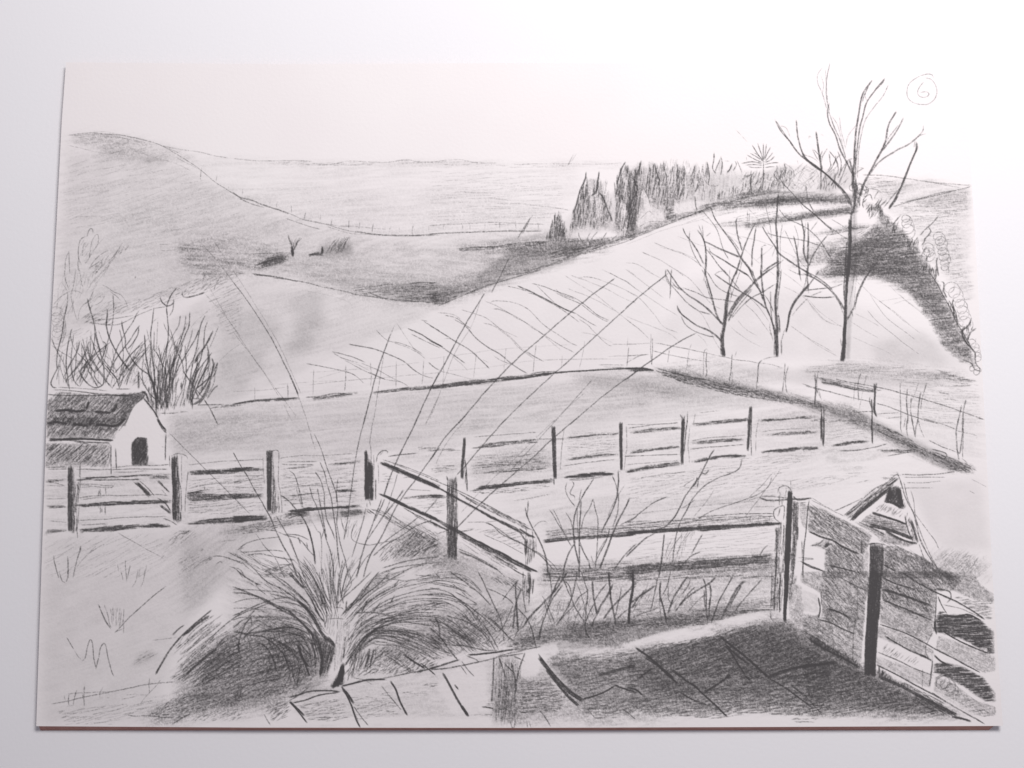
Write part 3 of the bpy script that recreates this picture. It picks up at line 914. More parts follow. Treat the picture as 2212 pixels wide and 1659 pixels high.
TREES = """
e drawn_tall_tree
@T
l 4 9 .6 | 182,678 240,790 330,900 440,1040 560,1140 680,1230
l 3 3 .25 | 220,740 300,770 340,860
l 4 5 .35 | 200,700 300,850 400,990 
l 5 9 .68 | 410,685 425,850 460,990 510,1090 640,1190 760,1290 880,1400 960,1500 1010,1620
l 6 4 .42 | 470,1060 560,1150 700,1240 860,1390 960,1480
l 7 9 .7 | 624,803 640,960 665,1110 690,1240
l 3 3 .25 | 490,1055 570,1080 620,1110 650,1140
l 3.4 3 .35 | 700,1080 660,1060 590,990
l 3 4 .26 | 690,125 640,200 640,290 690,400 735,560
l 3 4 .2 | 670,200 700,300 690,400
l 3 5 .4 | 770,70 735,260 735,440 765,580
l 3 4 .22 | 720,140 730,300 745,480
l 4 9 .62 | 762,500 742,590 760,700 830,850 880,1000 960,1160 1030,1290
l 4 6 .42 | 750,570 810,740 870,880 920,1020 940,1090
l 3 3 .22 | 790,640 860,760 920,990
l 3 3 .26 | 870,650 890,800 940,990
l 3 3 .25 | 1050,740 960,860 940,960
l 6 10 .66 | 1220,260 1140,370 1110,440 1080,620 1050,800 1035,1000 1030,1150 1015,1260 1010,1400
l 5 4 .4 | 1180,320 1130,440 1120,490
l 4 3 .3 | 1200,280 1150,400 1160,480
k 12 15 .36 | 1360,235 1250,370 1160,500 1120,650 1090,760 1060,1000 1045,1160 1040,1300
l 4 5 .4 | 1360,240 1330,290 1260,360
l 3 4 .36 | 1395,310 1340,420 1230,560 1150,680 1110,820 1080,980 1070,1150 1065,1300
l 3 3 .25 | 1170,645 1140,680
l 6 10 .66 | 1482,585 1400,730 1370,880 1320,1010 1260,1120 1200,1240 1130,1370 1090,1500
l 5 7 .55 | 1553,660 1500,770 1420,890 1330,1010
l 4 4 .34 | 1500,740 1400,870 1330,980
l 4 7 .46 | 1770,745 1755,810 1640,920 1500,1000 1380,1070 1270,1160 1200,1260
l 3 3 .22 | 1800,830 1730,850 1640,910
l 7 11 .66 | 1695,920 1700,980 1650,1100 1590,1250 1530,1400 1470,1530 1400,1630
k 14 8 .42 | 1690,930 1690,1000 1640,1120
l 4 4 .3 | 1680,900 1665,980
l 4 4 .4 | 1530,1400 1430,1510 1340,1620
k 10 14 .5 | 1640,1120 1540,1370 1400,1640
@A5
k 15 20 .4 | 545,540 545,700 560,850 580,940
l 8 6 .5 | 500,420 540,570 530,700 540,800
l 8 6 .45 | 560,600 575,700 600,800
l 8 8 .5 | 640,700 600,820 600,880
h 80 15 6 .4 90 .3 | 500,700 620,700 620,930 540,940 520,800
l 5 8 .5 | 0,340 60,430 200,530 330,650 430,770 520,920
l 8 15 .8 | 520,960 510,1150 505,1400 480,1659
l 6 9 .6 | 475,1280 460,1450 460,1659
l 4 4 .2 | 545,960 560,1300 550,1659
l 4 4 .22 | 590,1360 570,1500 565,1659
l 4 4 .3 | 640,1340 600,1500
l 3 4 .4 | 0,890 180,1050 360,1190 500,1280
l 3 4 .3 | 300,1050 420,1120 480,1160
@B5
k 30 38 .62 | 480,-20 470,150 460,320 455,520 445,720 435,980
l 8 10 .65 | 480,0 465,300 445,620 430,820 405,980
l 6 5 .6 | 450,0 440,200 440,330
l 6 8 .55 | 730,0 650,120 590,250 560,370 510,470 470,540
l 4 5 .35 | 690,60 620,200 570,340 560,430
l 4 4 .4 | 525,430 535,510
l 8 6 .6 | 390,0 430,60 470,100
l 5 9 .55 | 0,40 140,100 240,170 330,250 400,350 440,430
l 3 4 .35 | 130,100 260,190 360,300 420,380
l 3.5 4 .35 | 0,220 160,210 320,190 430,150
l 5 5 .45 | 0,280 120,297 240,300 350,290
l 4 4 .4 | 350,300 400,380 430,470
l 4 4 .3 | 560,0 530,200 490,400
l 3 3 .22 | 570,0 570,100 545,400 
l 3.4 3 .3 | 400,735 415,830
k 24 30 .66 | 455,540 445,760 425,980
k 40 26 .5 | 435,880 425,985
@A5
f .16 8 | 520,960 575,960 590,1659 530,1690 500,1659
k 30 34 .62 | 505,1040 500,1300 490,1500 478,1720
k 14 14 .4 | 560,900 540,960 520,1010
k 30 24 .42 | 560,640 560,800 545,960
@B5
f .14 8 | 490,-20 560,0 530,400 500,960 460,960 470,400
e drawn_tree
@A4
l 4 7 .66 | 608,1140 640,1220 700,1290 770,1400 830,1530
l 4 4 .4 | 680,1180 680,1290 710,1390 800,1560
l 5 9 .68 | 760,1165 810,1230 850,1340 855,1480 845,1659
l 3 4 .4 | 775,1115 830,1260 850,1360
l 3 3 .36 | 905,1195 850,1240
l 3 4 .4 | 815,1120 825,1240
l 5 8 .62 | 840,1290 960,1350 1100,1410 1220,1460
l 4 5 .5 | 860,1370 920,1450 1000,1560 1090,1659
l 5 7 .6 | 890,1365 910,1410 1060,1500 1180,1580 1310,1655
l 4 8 .62 | 900,915 960,1060 1060,1200 1160,1340 1230,1470 1320,1580 1365,1659
l 3 4 .4 | 820,960 940,1110 1000,1240 1040,1380 1100,1480
l 3 4 .36 | 740,800 745,900 765,960
l 3 4 .35 | 1060,1190 1140,1280 1210,1380
l 5 7 .6 | 1190,1035 1175,1090 1195,1230 1240,1390
l 4 8 .66 | 1385,1095 1310,1240 1250,1400 1210,1520 1170,1659
l 5 7 .6 | 1390,1145 1370,1260 1350,1400 1345,1560
l 5 6 .55 | 1240,1490 1300,1560 1350,1640
l 3 3 .3 | 1250,1450 1220,1600 1200,1659
l 3 3 .4 | 1240,1270 1160,1200
@B4
l 5 8 .6 | 440,0 500,90 570,190 660,270 780,350 880,430 960,510 1040,590
l 4 5 .42 | 420,50 470,150 550,240 640,340 740,420 800,450 900,480
l 4 5 .42 | 490,130 540,190 590,220
l 3 3 .4 | 420,0 425,90 480,190
l 5 4 .5 | 490,0 480,100 470,320
l 3 4 .4 | 600,195 740,240 860,300 960,315 1060,325 1160,350
l 3 4 .3 | 480,160 620,220
l 6 9 .68 | 840,0 870,120 910,260 950,420 990,530 1030,590
l 4 4 .4 | 840,100 890,260 930,360
l 4 3 .3 | 810,0 840,60 825,130
l 6 10 .7 | 1190,0 1130,130 1100,220 1070,340 1060,450
l 3 3 .4 | 1110,0 1105,120 1130,300
l 3 3 .4 | 1220,20 1160,180 1120,300 1110,380
l 5 7 .6 | 950,55 1060,130 1200,220 1320,290 1440,370 1500,420
l 3.6 4 .42 | 870,30 960,170 1060,240 1200,290
l 3.4 3 .4 | 945,55 990,25 1050,15
l 4 5 .46 | 1040,0 1120,100 1220,220
l 8 12 .6 | 1540,0 1420,90 1300,210 1200,310 1130,420 1080,510
k 14 14 .4 | 1340,200 1240,300 1150,420 1090,560
l 4 4 .4 | 1350,210 1280,300 1200,400 1120,510
l 4 5 .5 | 1590,160 1480,230 1350,300 1260,370
l 3 4 .35 | 1310,330 1230,400 1130,520
k 26 30 .55 | 1075,420 1060,560 1040,680 1035,780 1045,930
k 22 16 .45 | 1100,230 1080,400 1065,540
l 8 8 .6 | 1065,400 1040,600 1015,750 1020,920
l 6 6 .55 | 1010,680 1020,780
k 34 30 .6 | 1040,830 1050,935
l 5 8 .64 | 550,385 570,450 660,530 760,600 900,660 970,710 1020,770
l 4 4 .45 | 590,500 640,590 740,660 860,705 950,720
l 4 4 .4 | 545,390 600,480 680,540
e drawn_tree#2
@A4
l 3.4 6 .55 | 1615,470 1620,560 1680,670 1760,760 1880,890 2000,990 2110,1090 2211,1180
l 4 5 .4 | 1575,560 1610,620 1640,660
l 4 4 .4 | 1660,560 1640,640 1620,760
l 6 10 .7 | 1625,780 1615,940 1605,1100 1615,1300 1620,1500 1620,1659
l 3 3 .35 | 1480,880 1510,980 1540,1120 1560,1260
l 5 8 .62 | 1455,1130 1500,1210 1580,1320 1640,1420 1760,1510 1900,1600 1990,1659
l 4 4 .4 | 1500,1200 1640,1240 1900,1280 2000,1310 2110,1350
l 6 9 .66 | 1450,1350 1450,1500 1445,1659
l 4 4 .45 | 1450,1350 1480,1330 1500,1335
l 6 7 .6 | 1455,1620 1540,1560 1640,1500
l 5 5 .5 | 1680,1490 1560,1580 1440,1659
l 3 3 .35 | 1670,1100 1650,1300 1650,1500 1640,1659
l 3 3 .3 | 1300,960 1300,1080 1330,1150
l 3 3 .3 | 1320,980 1320,1080
l 3 3 .35 | 1560,1450 1600,1350
l 6 8 .65 | 1790,1235 1820,1360 1840,1500 1860,1659
l 5 8 .66 | 1875,1050 1900,1200 1900,1400 1940,1530
l 3 3 .4 | 1920,1090 1910,1280
l 6 9 .66 | 1945,1090 1950,1250 1945,1450 1940,1659
l 3 3 .3 | 1800,1110 1840,1260 1830,1400
l 5 5 .5 | 1920,680 1930,760 1960,880 2005,970
l 3.5 6 .45 | 1630,940 1720,1040 1860,1110 1960,1170 2070,1280 2150,1400 2211,1500
l 4 7 .58 | 2150,1230 2070,1330 2000,1440 1950,1560
l 3 3 .35 | 2050,1070 1960,1200
l 3 3 .32 | 1700,1170 1760,1300 1850,1480 1940,1600
l 3 3 .32 | 1860,880 1900,960
l 3 3 .3 | 1770,960 1770,990
@B4
l 5 9 .66 | 1320,0 1370,120 1440,240 1470,330
l 4 5 .5 | 1350,0 1380,100 1430,190
l 6 9 .66 | 1440,0 1455,150 1470,260
l 4 5 .42 | 1190,0 1300,60 1380,160 1440,240
k 14 22 .66 | 1465,250 1490,380 1540,500 1580,620 1600,780 1610,930
k 22 26 .62 | 1625,0 1620,140 1600,300 1600,420 1610,560 1620,700
l 5 5 .45 | 1660,0 1645,150 1625,300 1620,440
l 6 8 .6 | 1625,470 1640,560 1645,670
l 5 5 .5 | 1545,240 1550,420 1570,640
l 4 4 .4 | 1480,270 1540,360 1580,460
l 4 4 .4 | 1545,560 1540,640 1570,760
k 22 16 .6 | 1960,160 1870,260 1790,370 1750,470 1730,580 1710,675
l 6 5 .5 | 2060,20 1990,120 1900,240
l 5 6 .5 | 1940,0 1940,120 1950,250
l 4 4 .42 | 1930,0 1920,140 1880,240
l 4 4 .4 | 1850,0 1870,130
l 5 6 .5 | 1880,0 2000,60 2110,130 2211,220
l 3.5 4 .4 | 1740,0 1840,50 1920,60
l 4 4 .4 | 1910,230 2020,210 2160,200
l 4 4 .45 | 1910,280 2040,300 2211,295
l 4 4 .4 | 2100,230 1980,280
l 4 4 .4 | 1940,310 1860,390 1770,500
l 4 4 .3 | 1700,640 1680,700 1660,780
k 28 30 .6 | 1605,620 1615,780 1615,935
l 6 6 .55 | 1590,760 1585,920
l 6 6 .45 | 1660,760 1665,910
e -
@B4
l 4 3 .26 | 1450,965 1560,935 1640,930
"""
LEFTSIDE = """
// pale bush and scribbles at the far left
e drawn_bush
@A1
l 4 4 .3 | 540,1240 570,1160 600,1160 605,1200
l 4 4 .3 | 530,1240 470,1270 445,1380 455,1480 480,1540
l 3.4 3 .28 | 490,1450 500,1350 520,1290 
l 3.4 3 .28 | 560,1480 590,1300 640,1215 660,1240 650,1330 620,1380
l 3.4 3 .26 | 520,1530 570,1450 640,1340 720,1255
l 3.4 3 .28 | 555,1595 620,1490 700,1420 770,1385
l 4 4 .3 | 560,1580 620,1540 690,1500 690,1560 620,1640
l 3.4 3 .25 | 720,1460 660,1560 600,1640
l 3.4 3 .28 | 800,1480 860,1400 920,1310
l 3.4 3 .25 | 880,1440 940,1330 
l 3.4 3 .25 | 940,1390 1000,1325
l 4 3.4 .3 | 345,1395 350,1500 360,1640
l 4 3.4 .32 | 345,1400 310,1500 305,1650
l 3.4 3 .25 | 440,1520 460,1640
l 3.4 3 .22 | 460,1440 440,1560 470,1659
h 52 26 5 .2 120 .5 | 560,1659 640,1500 800,1400 980,1330 840,1500 740,1659
h 60 30 4 .15 100 .5 | 440,1480 480,1260 640,1220 640,1340 520,1560
@B1
h 62 26 4 .22 130 .5 | 500,260 560,60 620,0 760,0 700,120 600,240
h 70 40 3.6 .16 160 .6 | 180,300 300,0 560,0 520,240 420,420 300,600 160,640
l 3.4 3 .3 | 300,0 305,100 350,220
l 3 3 .22 | 420,0 400,160 370,280 400,440 440,550
l 3 3 .25 | 460,0 480,140 500,190
l 3.4 3 .3 | 280,150 330,250 330,400
l 3 3 .28 | 190,370 260,290 360,235 440,235 500,270
l 3.4 3 .3 | 700,165 760,190 830,240 900,270 950,340 970,400
l 4 4 .3 | 790,240 860,290 900,330
l 3.4 3 .3 | 610,225 560,330 480,400 450,480 450,550
h 35 26 5 .26 110 .6 | 450,550 520,440 600,430 700,470 860,500 850,590 700,610 560,590
h 45 28 4.4 .2 110 .7 | 500,430 560,250 700,240 920,340 960,430 900,500 700,470
h 60 40 3.4 .16 160 .7 | 170,740 190,400 300,360 340,600 300,760
h 30 36 3.4 .15 160 .7 | 160,1000 200,700 460,620 700,640 560,760 300,960
w 40 46 3 .2 | 210,420 230,600 220,760
e -
@B1
l 3 3 .2 | 200,340 180,380 
// the thicket of bare stems
e drawn_thicket
l 4.6 4.6 .66 | 325,372 300,500 280,660 250,780 225,880 215,1000 220,1060 185,1130 155,1210 175,1255 215,1262
l 3 3 .35 | 310,540 300,640 290,700
l 3 3 .32 | 270,800 310,680 310,560
l 4 4 .5 | 165,740 190,810 225,880 280,980 310,1060
l 3 3 .3 | 165,810 260,880 400,960 520,1020 620,1080
l 4 4 .5 | 240,1000 240,1070 215,1180
l 3 3 .3 | 235,1100 240,1240
l 3.4 4 .5 | 385,630 365,680 375,760 420,870 520,970 570,1040 600,1100
l 5 5 .62 | 460,770 440,860 390,960 350,1030 300,1140
l 3 3 .35 | 540,710 530,820 500,920 420,1040
l 3 3 .3 | 570,710 620,800 700,880 780,960
l 3 3 .32 | 620,760 600,880 580,1100
l 5 5 .64 | 545,310 570,420 600,520 620,600 640,720 670,840 700,960 720,1060 720,1200 700,1240 640,1265 580,1245 500,1170 470,1090
l 4 4 .5 | 620,600 625,700 610,860 570,950 530,1000 490,1080
l 5 5 .6 | 520,980 550,1070 600,1160 660,1260
l 4 4 .45 | 360,1020 380,1120 410,1200 460,1255
l 4 4 .5 | 310,1130 320,1190 340,1260
l 3.6 4 .5 | 440,1050 470,1130 480,1180
l 5 4 .55 | 460,1100 500,1040 560,960
l 4 4 .5 | 715,830 710,930 650,1020 615,1110 640,1180 700,1240
l 3.6 4 .5 | 700,760 740,800 720,900 690,960
l 4 4 .5 | 820,258 825,400 810,580 780,700 740,840 710,940
l 5 7 .68 | 760,420 750,540 755,640 790,760 860,890 930,990 1000,1085
l 5 5 .6 | 755,1030 790,1090 850,1160 885,1270
l 4.4 4 .6 | 880,1280 910,1200 930,1120
l 5 5 .6 | 1100,600 1060,660 980,780 900,880 840,970 790,1080 730,1215
l 5 5 .6 | 1095,610 1080,700 1020,800 970,850
l 4.4 4 .55 | 1070,480 1030,560 960,660 880,800 820,960 780,1120
l 3.6 3.6 .5 | 1100,435 1060,490
l 5 5 .58 | 910,550 920,620 950,740 960,850 1050,1000 1130,1080 1190,1120 1230,1200
l 3.6 4 .5 | 890,640 910,760 930,900 920,1000 900,1100
l 3 3 .35 | 810,840 830,1000 820,1100 790,1250
l 3 3 .35 | 1060,730 1010,860 950,1000 880,1130
l 4 4 .5 | 1140,820 1090,900 1050,1000 1010,1100 960,1230
l 4 4 .45 | 1200,840 1130,930 1000,1090 940,1220
l 4 4 .45 | 1040,1000 990,1120 960,1240
l 5 7 .66 | 1152,695 1165,840 1175,960 1200,1090 1240,1210 1265,1340 1290,1500
l 4 4 .45 | 1140,880 1140,980 1130,1100 1140,1240
l 4 6 .6 | 1255,405 1240,560 1220,680 1225,800 1240,960 1260,1100 1260,1300
l 3 3 .3 | 1240,560 1300,520 
l 3 3 .32 | 1300,540 1290,700 1280,900
l 3 3 .3 | 1180,640 1220,820 1260,1000
l 4 5 .55 | 1240,840 1290,900 1340,1000 1380,1090 1390,1200
l 5 5 .6 | 1500,190 1430,290 1390,400 1400,520 1410,640 1400,780 1380,900 1350,1020 1310,1160 1290,1300 1280,1500
l 3.6 3.6 .45 | 1465,320 1460,430 1420,500
l 3 3 .36 | 1360,570 1380,630 1430,720 1470,820 1500,900
l 4 4 .45 | 1540,485 1520,600 1470,680 1400,800 1360,900 1340,1000
l 5 5 .58 | 1595,490 1580,620 1540,760 1490,900 1440,1040 1390,1160 1360,1300
l 5 5 .58 | 1640,455 1630,600 1580,720 1510,880 1460,1000 1420,1120
l 4 4 .45 | 1670,630 1640,760 1600,900 1600,1060
l 4 4 .4 | 1615,560 1560,700 1520,820
l 5 5 .6 | 1800,500 1760,580 1740,660 1720,800 1690,920 1660,1060 1640,1200 1620,1400
l 5 5 .62 | 1740,640 1700,740 1640,840 1580,940 1520,1040 1480,1140 1440,1220
l 4 4 .5 | 1830,550 1800,640 1790,760 1780,860 1700,1000
l 7 9 .78 | 1885,660 1830,770 1780,850 1720,930 1690,1000
l 6 6 .7 | 1720,920 1710,1060 1680,1180 1660,1240
l 3 3 .35 | 1945,610 1900,730 1850,840
l 3 3 .35 | 1800,660 1790,820
l 7 7 .72 | 1830,890 1840,960 1800,1080 1750,1180 1720,1240
l 5 5 .55 | 1820,800 1840,900 1850,980 1830,1100
l 6 6 .68 | 1875,950 1890,1020 1870,1120 1830,1170 1700,1280
l 7 7 .6 | 1905,995 1880,1070 1860,1170 1820,1280 1760,1380 1680,1440
l 6 6 .55 | 1930,1000 1920,1080 1880,1160
l 6 6 .5 | 1940,1235 1880,1290 1820,1390
l 7 7 .55 | 1860,1200 1830,1300 1760,1410 1730,1450
l 4 4 .5 | 1560,1080 1620,1160 1700,1270 1790,1390
l 4.4 4.4 .55 | 1430,640 1480,820 1550,980 1580,1100 1640,1200 1700,1310 1740,1390
l 4 4 .5 | 1590,800 1590,900 1600,1060 1590,1200 1560,1400
l 4 5 .55 | 1430,900 1420,1060 1430,1200 1400,1400 1390,1500
b 9 4 .5 30 | 300,1250 260,1000 300,700 560,1260 640,1000 600,640
b 9 4 .5 30 | 240,1240 420,1000 560,740 500,1250 700,1000 900,700
b 9 4 .5 30 | 700,1250 520,980 380,700 960,1250 760,900 700,600
b 9 4 .5 30 | 760,1240 960,940 1140,680 900,1260 1100,1000 1240,800
b 16 4.6 .6 34 | 1290,1500 1200,1100 1240,700 1440,1500 1500,1100 1640,620
b 13 5 .6 34 | 1560,1480 1640,1150 1800,760 1740,1430 1860,1200 1930,1000
b 10 4.4 .55 30 | 1280,1500 1180,1250 1060,1100 1400,1520 1380,1200 1330,900
h 82 24 6 .55 160 .4 | 1180,1280 1270,1180 1340,1000 1430,900 1480,1000 1470,1200 1440,1500 1300,1510 1270,1400
h 86 20 8 .5 150 .2 | 1310,1460 1320,1250 1420,1180 1450,1450 1400,1500
h 84 24 6 .5 160 .3 | 1290,1480 1200,1220 1160,1180 1230,1500 1300,1560
h 80 34 6 .46 170 .5 | 1440,1500 1480,1120 1560,1180 1640,1480 1500,1510
h 84 40 4 .4 150 .5 | 1560,1180 1660,1100 1660,1480 1600,1440
h 84 40 3.4 .28 220 .5 | 160,900 320,900 700,940 1000,960 1100,1100 1000,1240 300,1250
h 60 44 3.4 .3 180 .6 | 900,900 1240,800 1640,700 1700,1000 1500,1250 1000,1250
h 70 40 3.4 .3 170 .6 | 1640,1300 1740,1000 1860,900 1900,1100 1760,1380
k 22 16 .35 | 1090,1080 1090,1200 1090,1280
h 60 24 5 .34 110 .4 | 980,1260 1080,1060 1140,1130 1140,1260
l 4 4 .6 | 1660,1380 1720,1385 1740,1380
l 4 4 .6 | 1665,1300 1665,1500
l 4 4 .6 | 1700,1280 1720,1350
l 4 4 .55 | 1650,1440 1700,1440 1780,1390
l 4 4 .5 | 1720,1450 1850,1445 2000,1440 
l 3.4 3 .35 | 230,1260 330,1262 520,1275 760,1300
l 4 4 .55 | 850,1280 1000,1278
// cottage
e drawn_cottage/roof
@B1
m | 110,1390 200,1300 700,1320 1160,1300 1130,1390 1040,1450 960,1620 940,1659 105,1659
@C1
m | 105,0 945,0 860,160 840,230 780,250 105,250
@B1
l 3.4 3.4 .45 | 180,1285 400,1300 700,1330 1000,1340 1170,1300
l 4 4 .55 | 110,1335 400,1350 700,1345 1000,1350 1080,1380
l 4 4 .5 | 430,1300 700,1340 980,1352
s .36 1 45 26 5 .8 | 115,1400 230,1310 520,1330 1160,1340 1130,1390 1040,1450 960,1620 950,1670 110,1670
s .5 1 45 26 4 .4 | 900,1680 960,1600 1030,1455 1125,1375 1160,1310 900,1330
h 48 15 6 .34 110 .2 | 110,1420 230,1310 700,1330 1130,1345 1130,1380 1040,1450 960,1620 950,1659 110,1659
l 11 10 .95 | 200,1510 330,1505 440,1515 530,1505
l 6 6 .7 | 350,1520 410,1550
l 11 10 .95 | 620,1520 760,1530 800,1530
l 11 10 .95 | 560,1400 550,1450 530,1500
l 9 7 .6 | 390,1400 370,1460
l 11 10 .95 | 860,1430 840,1490 800,1525
l 9 7 .6 | 400,1560 370,1610 340,1659
l 9 7 .6 | 640,1560 590,1620 570,1680
l 9 8 .6 | 950,1590 900,1650 860,1690
l 6 6 .5 | 1160,1300 1140,1370 1040,1460 970,1600 940,1659
k 22 14 .5 | 1120,1300 1170,1330 1200,1420 
@C1
s .36 1 45 26 5 .8 | 112,-10 955,-10 860,140 830,220 110,215
h 50 15 6 .36 100 .2 | 112,0 950,0 860,140 840,210 120,200
l 11 10 .95 | 120,52 220,40 330,60
l 11 10 .95 | 380,62 460,68 560,85
l 11 10 .95 | 640,65 720,72 820,85 900,50 950,0
k 14 12 .6 | 350,0 330,55
k 16 14 .6 | 590,10 560,80
k 22 18 .78 | 130,225 300,225 500,222 700,230 820,236
l 5 5 .7 | 130,240 350,235 560,255 780,262
l 4 4 .6 | 400,250 560,275
@B1
k 14 12 .6 | 1140,1370 1200,1440 1260,1520 1300,1590
s .3 2 70 40 5 .7 | 1150,1360 1200,1320 1300,1500 1310,1600
@C1
l 5 5 .55 | 1290,10 1340,100 1390,160
e drawn_cottage
m | 940,20 1130,-260 1200,-180 1300,20 1380,150 1380,480 1350,520 800,520 790,560 800,260 840,230 860,150
m | 100,260 790,260 790,530 100,520
h 42 14 6 .42 150 .15 | 95,300 140,262 790,275 780,380 775,500 560,520 480,500 340,470 95,520
s .22 1 42 30 4 .5 | 100,265 790,270 770,520 100,520
k 9 8 .5 | 795,280 795,420 800,610
h 80 16 5 .42 60 .2 | 740,280 790,280 800,500 760,520
k 9 10 .45 | 845,320 850,420 855,560
k 10 9 .6 | 1382,170 1380,300 1376,450
k 22 14 .55 | 1290,0 1330,70 1390,130
l 4 4 .5 | 1270,-60 1330,60 1390,160
l 4 3 .4 | 870,150 940,60 980,0
f .10 10 | 1190,470 1260,480 1250,510 1190,505
l 6 5 .5 | 1345,305 1360,308
e drawn_cottage/doorway
m | 1015,500 1020,260 1080,205 1180,215 1190,500
h 60 11 8 .62 110 .2 | 1020,495 1020,260 1080,205 1180,215 1190,500
s .66 1 70 30 5 .2 | 1020,498 1020,260 1080,205 1180,215 1190,498
k 10 9 .55 | 1030,480 1025,300 1075,215 1170,212
// rail fence with its gate, lower left
e drawn_gate
l 4 4 .55 | 100,525 330,520 
l 4 4 .4 | 120,545 330,540
h 3 13 6 .5 110 .1 | 95,660 330,645 330,665 110,688
h 3 13 6 .5 110 .1 | 110,935 320,930 320,955 140,965
h 3 13 6 .5 110 .1 | 80,1250 120,1185 330,1190 320,1210 
l 3 3 .4 | 90,680 200,690 300,720
l 3 3 .34 | 110,720 300,722
l 3 3 .3 | 100,860 330,860
l 3 3 .35 | 140,1100 320,1115
l 4 4 .4 | 430,545 780,548 1100,540 1400,545
l 4 4 .4 | 800,525 1000,510 1200,505 1430,495
l 3 3 .35 | 820,575 1000,575 1200,560
h 3 12 7 .6 150 .1 | 410,660 520,630 800,620 1040,610 1120,600 1440,595 1440,605 1100,620 900,632 660,650 440,670
k 10 9 .5 | 600,660 900,658 1120,650
h 3 13 6 .4 110 .1 | 1200,610 1420,620 1420,650 1200,640
l 3 3 .4 | 450,700 620,705 740,720 815,718 800,738 720,740 600,722 460,712
l 3 3 .35 | 480,740 620,730
l 3.4 3 .4 | 450,850 640,828 1000,825 1300,815 1420,830
l 3 3 .3 | 480,870 700,840
h 3 12 7 .6 150 .1 | 410,930 700,895 1000,885 1250,870 1440,880 1440,900 1100,915 700,935 450,950
l 4 4 .55 | 740,925 1000,915 1400,905
l 3.4 3 .4 | 450,1090 700,1080 1000,1060 1390,1050
l 3.4 3 .4 | 480,1140 760,1130
h 3 11 8 .66 150 .1 | 455,1190 700,1160 1000,1140 1300,1125 1420,1140 1430,1170 1200,1165 950,1185 780,1215 600,1200 470,1230
l 4 4 .5 | 780,1215 900,1190 1000,1185
k 26 24 .6 | 1070,680 1150,760 1220,830
k 14 12 .45 | 1040,680 1130,760 1200,840
l 4 4 .5 | 1100,670 1180,740 1260,830
k 24 22 .5 | 1320,930 1390,980 1440,1020
l 4 4 .5 | 1280,660 1340,720 1420,790
k 12 12 .35 | 1300,660 1370,740 1420,790
l 4 4 .55 | 1350,1070 1430,1100 1500,1140
l 3 3 .35 | 1330,760 1400,830
k 10 9 .55 | 1290,850 1380,910 1440,1000
h 80 14 6 .5 60 .2 | 655,730 690,720 690,840 655,840
h 84 14 6 .6 60 .2 | 665,900 700,900 700,1060 665,1040
l 4 4 .5 | 735,735 740,820
l 4 4 .5 | 735,930 733,1030
e drawn_rail_fence
e drawn_rail_fence/post#1
m | 335,500 345,480 470,480 455,800 445,1240 350,1240
k 42 46 .7 | 360,500 355,800 360,1220
h 86 13 7 .5 200 .1 | 380,520 400,520 410,900 405,1240 370,1230
h 86 20 5 .45 170 .1 | 400,700 460,650 455,1000 440,1240 400,1200
l 3 3 .5 | 340,480 400,462 470,480 465,540 455,640
l 3 3 .4 | 350,490 460,490
l 3 3 .35 | 460,500 470,640 465,800
l 5 4 .5 | 430,700 455,760 462,800
l 3 3 .4 | 435,1200 440,1290
e drawn_rail_fence
e drawn_rail_fence/post#2
m | 1440,400 1500,380 1610,400 1600,1020 1530,1130 1460,1110
k 42 40 .72 | 1465,400 1465,600 1475,800 1470,960 1480,1100
h 86 13 6 .5 220 .1 | 1470,400 1510,400 1550,1100 1490,1120
l 4 4 .5 | 1505,385 1500,550 1540,750 1550,1000
l 3 3 .45 | 1440,400 1510,375 1600,400 1620,440
l 3 3 .32 | 1550,400 1550,700
l 3.4 3.4 .4 | 1620,560 1600,740 1590,900 1590,1020
l 4 4 .5 | 1420,400 1425,520
e drawn_rail_fence
h 0 22 5 .6 60 .2 | 1565,500 1610,500 1605,570 1570,570
h 3 11 8 .6 150 .1 | 1615,575 1800,550 2000,545 2211,525 2211,575 1900,600 1620,605
h 3 12 7 .55 150 .1 | 1610,790 1800,770 1780,800 2000,815 2211,805 2211,860 1900,880 1640,885 1600,840
l 3.4 3 .4 | 1600,800 1700,785 1850,760
l 3 3 .3 | 1640,740 1900,700 2211,690
h 3 11 8 .62 150 .1 | 1560,1140 1800,1080 2100,1060 2211,1045 2211,1110 1900,1130 1600,1140
l 3 3 .32 | 1620,500 1900,465 2211,450
l 3 3 .3 | 1620,960 2000,930
h 8 26 4 .2 160 .3 | 1600,640 2211,600 2211,1020 1600,1040
l 3 3 .3 | 1800,715 1790,800
@C2
h 3 11 8 .6 110 .1 | 0,535 150,520 330,540 330,560 0,575
h 3 11 7 .5 110 .1 | 0,800 330,810 320,850 0,855
h 3 10 9 .68 130 .1 | 0,1045 360,1040 370,1085 60,1115 0,1115
l 3 3 .35 | 0,455 340,440
l 3 3 .35 | 0,680 340,640
l 3 3 .3 | 0,740 340,740
l 3 3 .3 | 0,620 340,610
h 8 24 4 .2 160 .3 | 0,590 350,580 350,780 0,790
h 5 24 4 .2 160 .3 | 500,580 1350,520 1350,900 520,960
h 5 28 4 .2 160 .3 | 0,870 340,860 340,1020 0,1030
e drawn_rail_fence/post#3
m | 350,335 490,350 520,1040 400,1080 360,1000
k 52 40 .72 | 385,335 385,600 385,780 390,1000
h 86 13 6 .5 200 .1 | 400,350 425,350 470,1000 400,1060
l 3 3 .5 | 400,355 450,340 490,365 490,500
l 3 3 .4 | 485,500 485,700 510,800 525,1020
l 3 3 .35 | 320,400 325,560 335,700
l 5 5 .6 | 370,870 372,1000
h 86 20 5 .3 150 .1 | 430,600 480,700 510,1020 430,1020
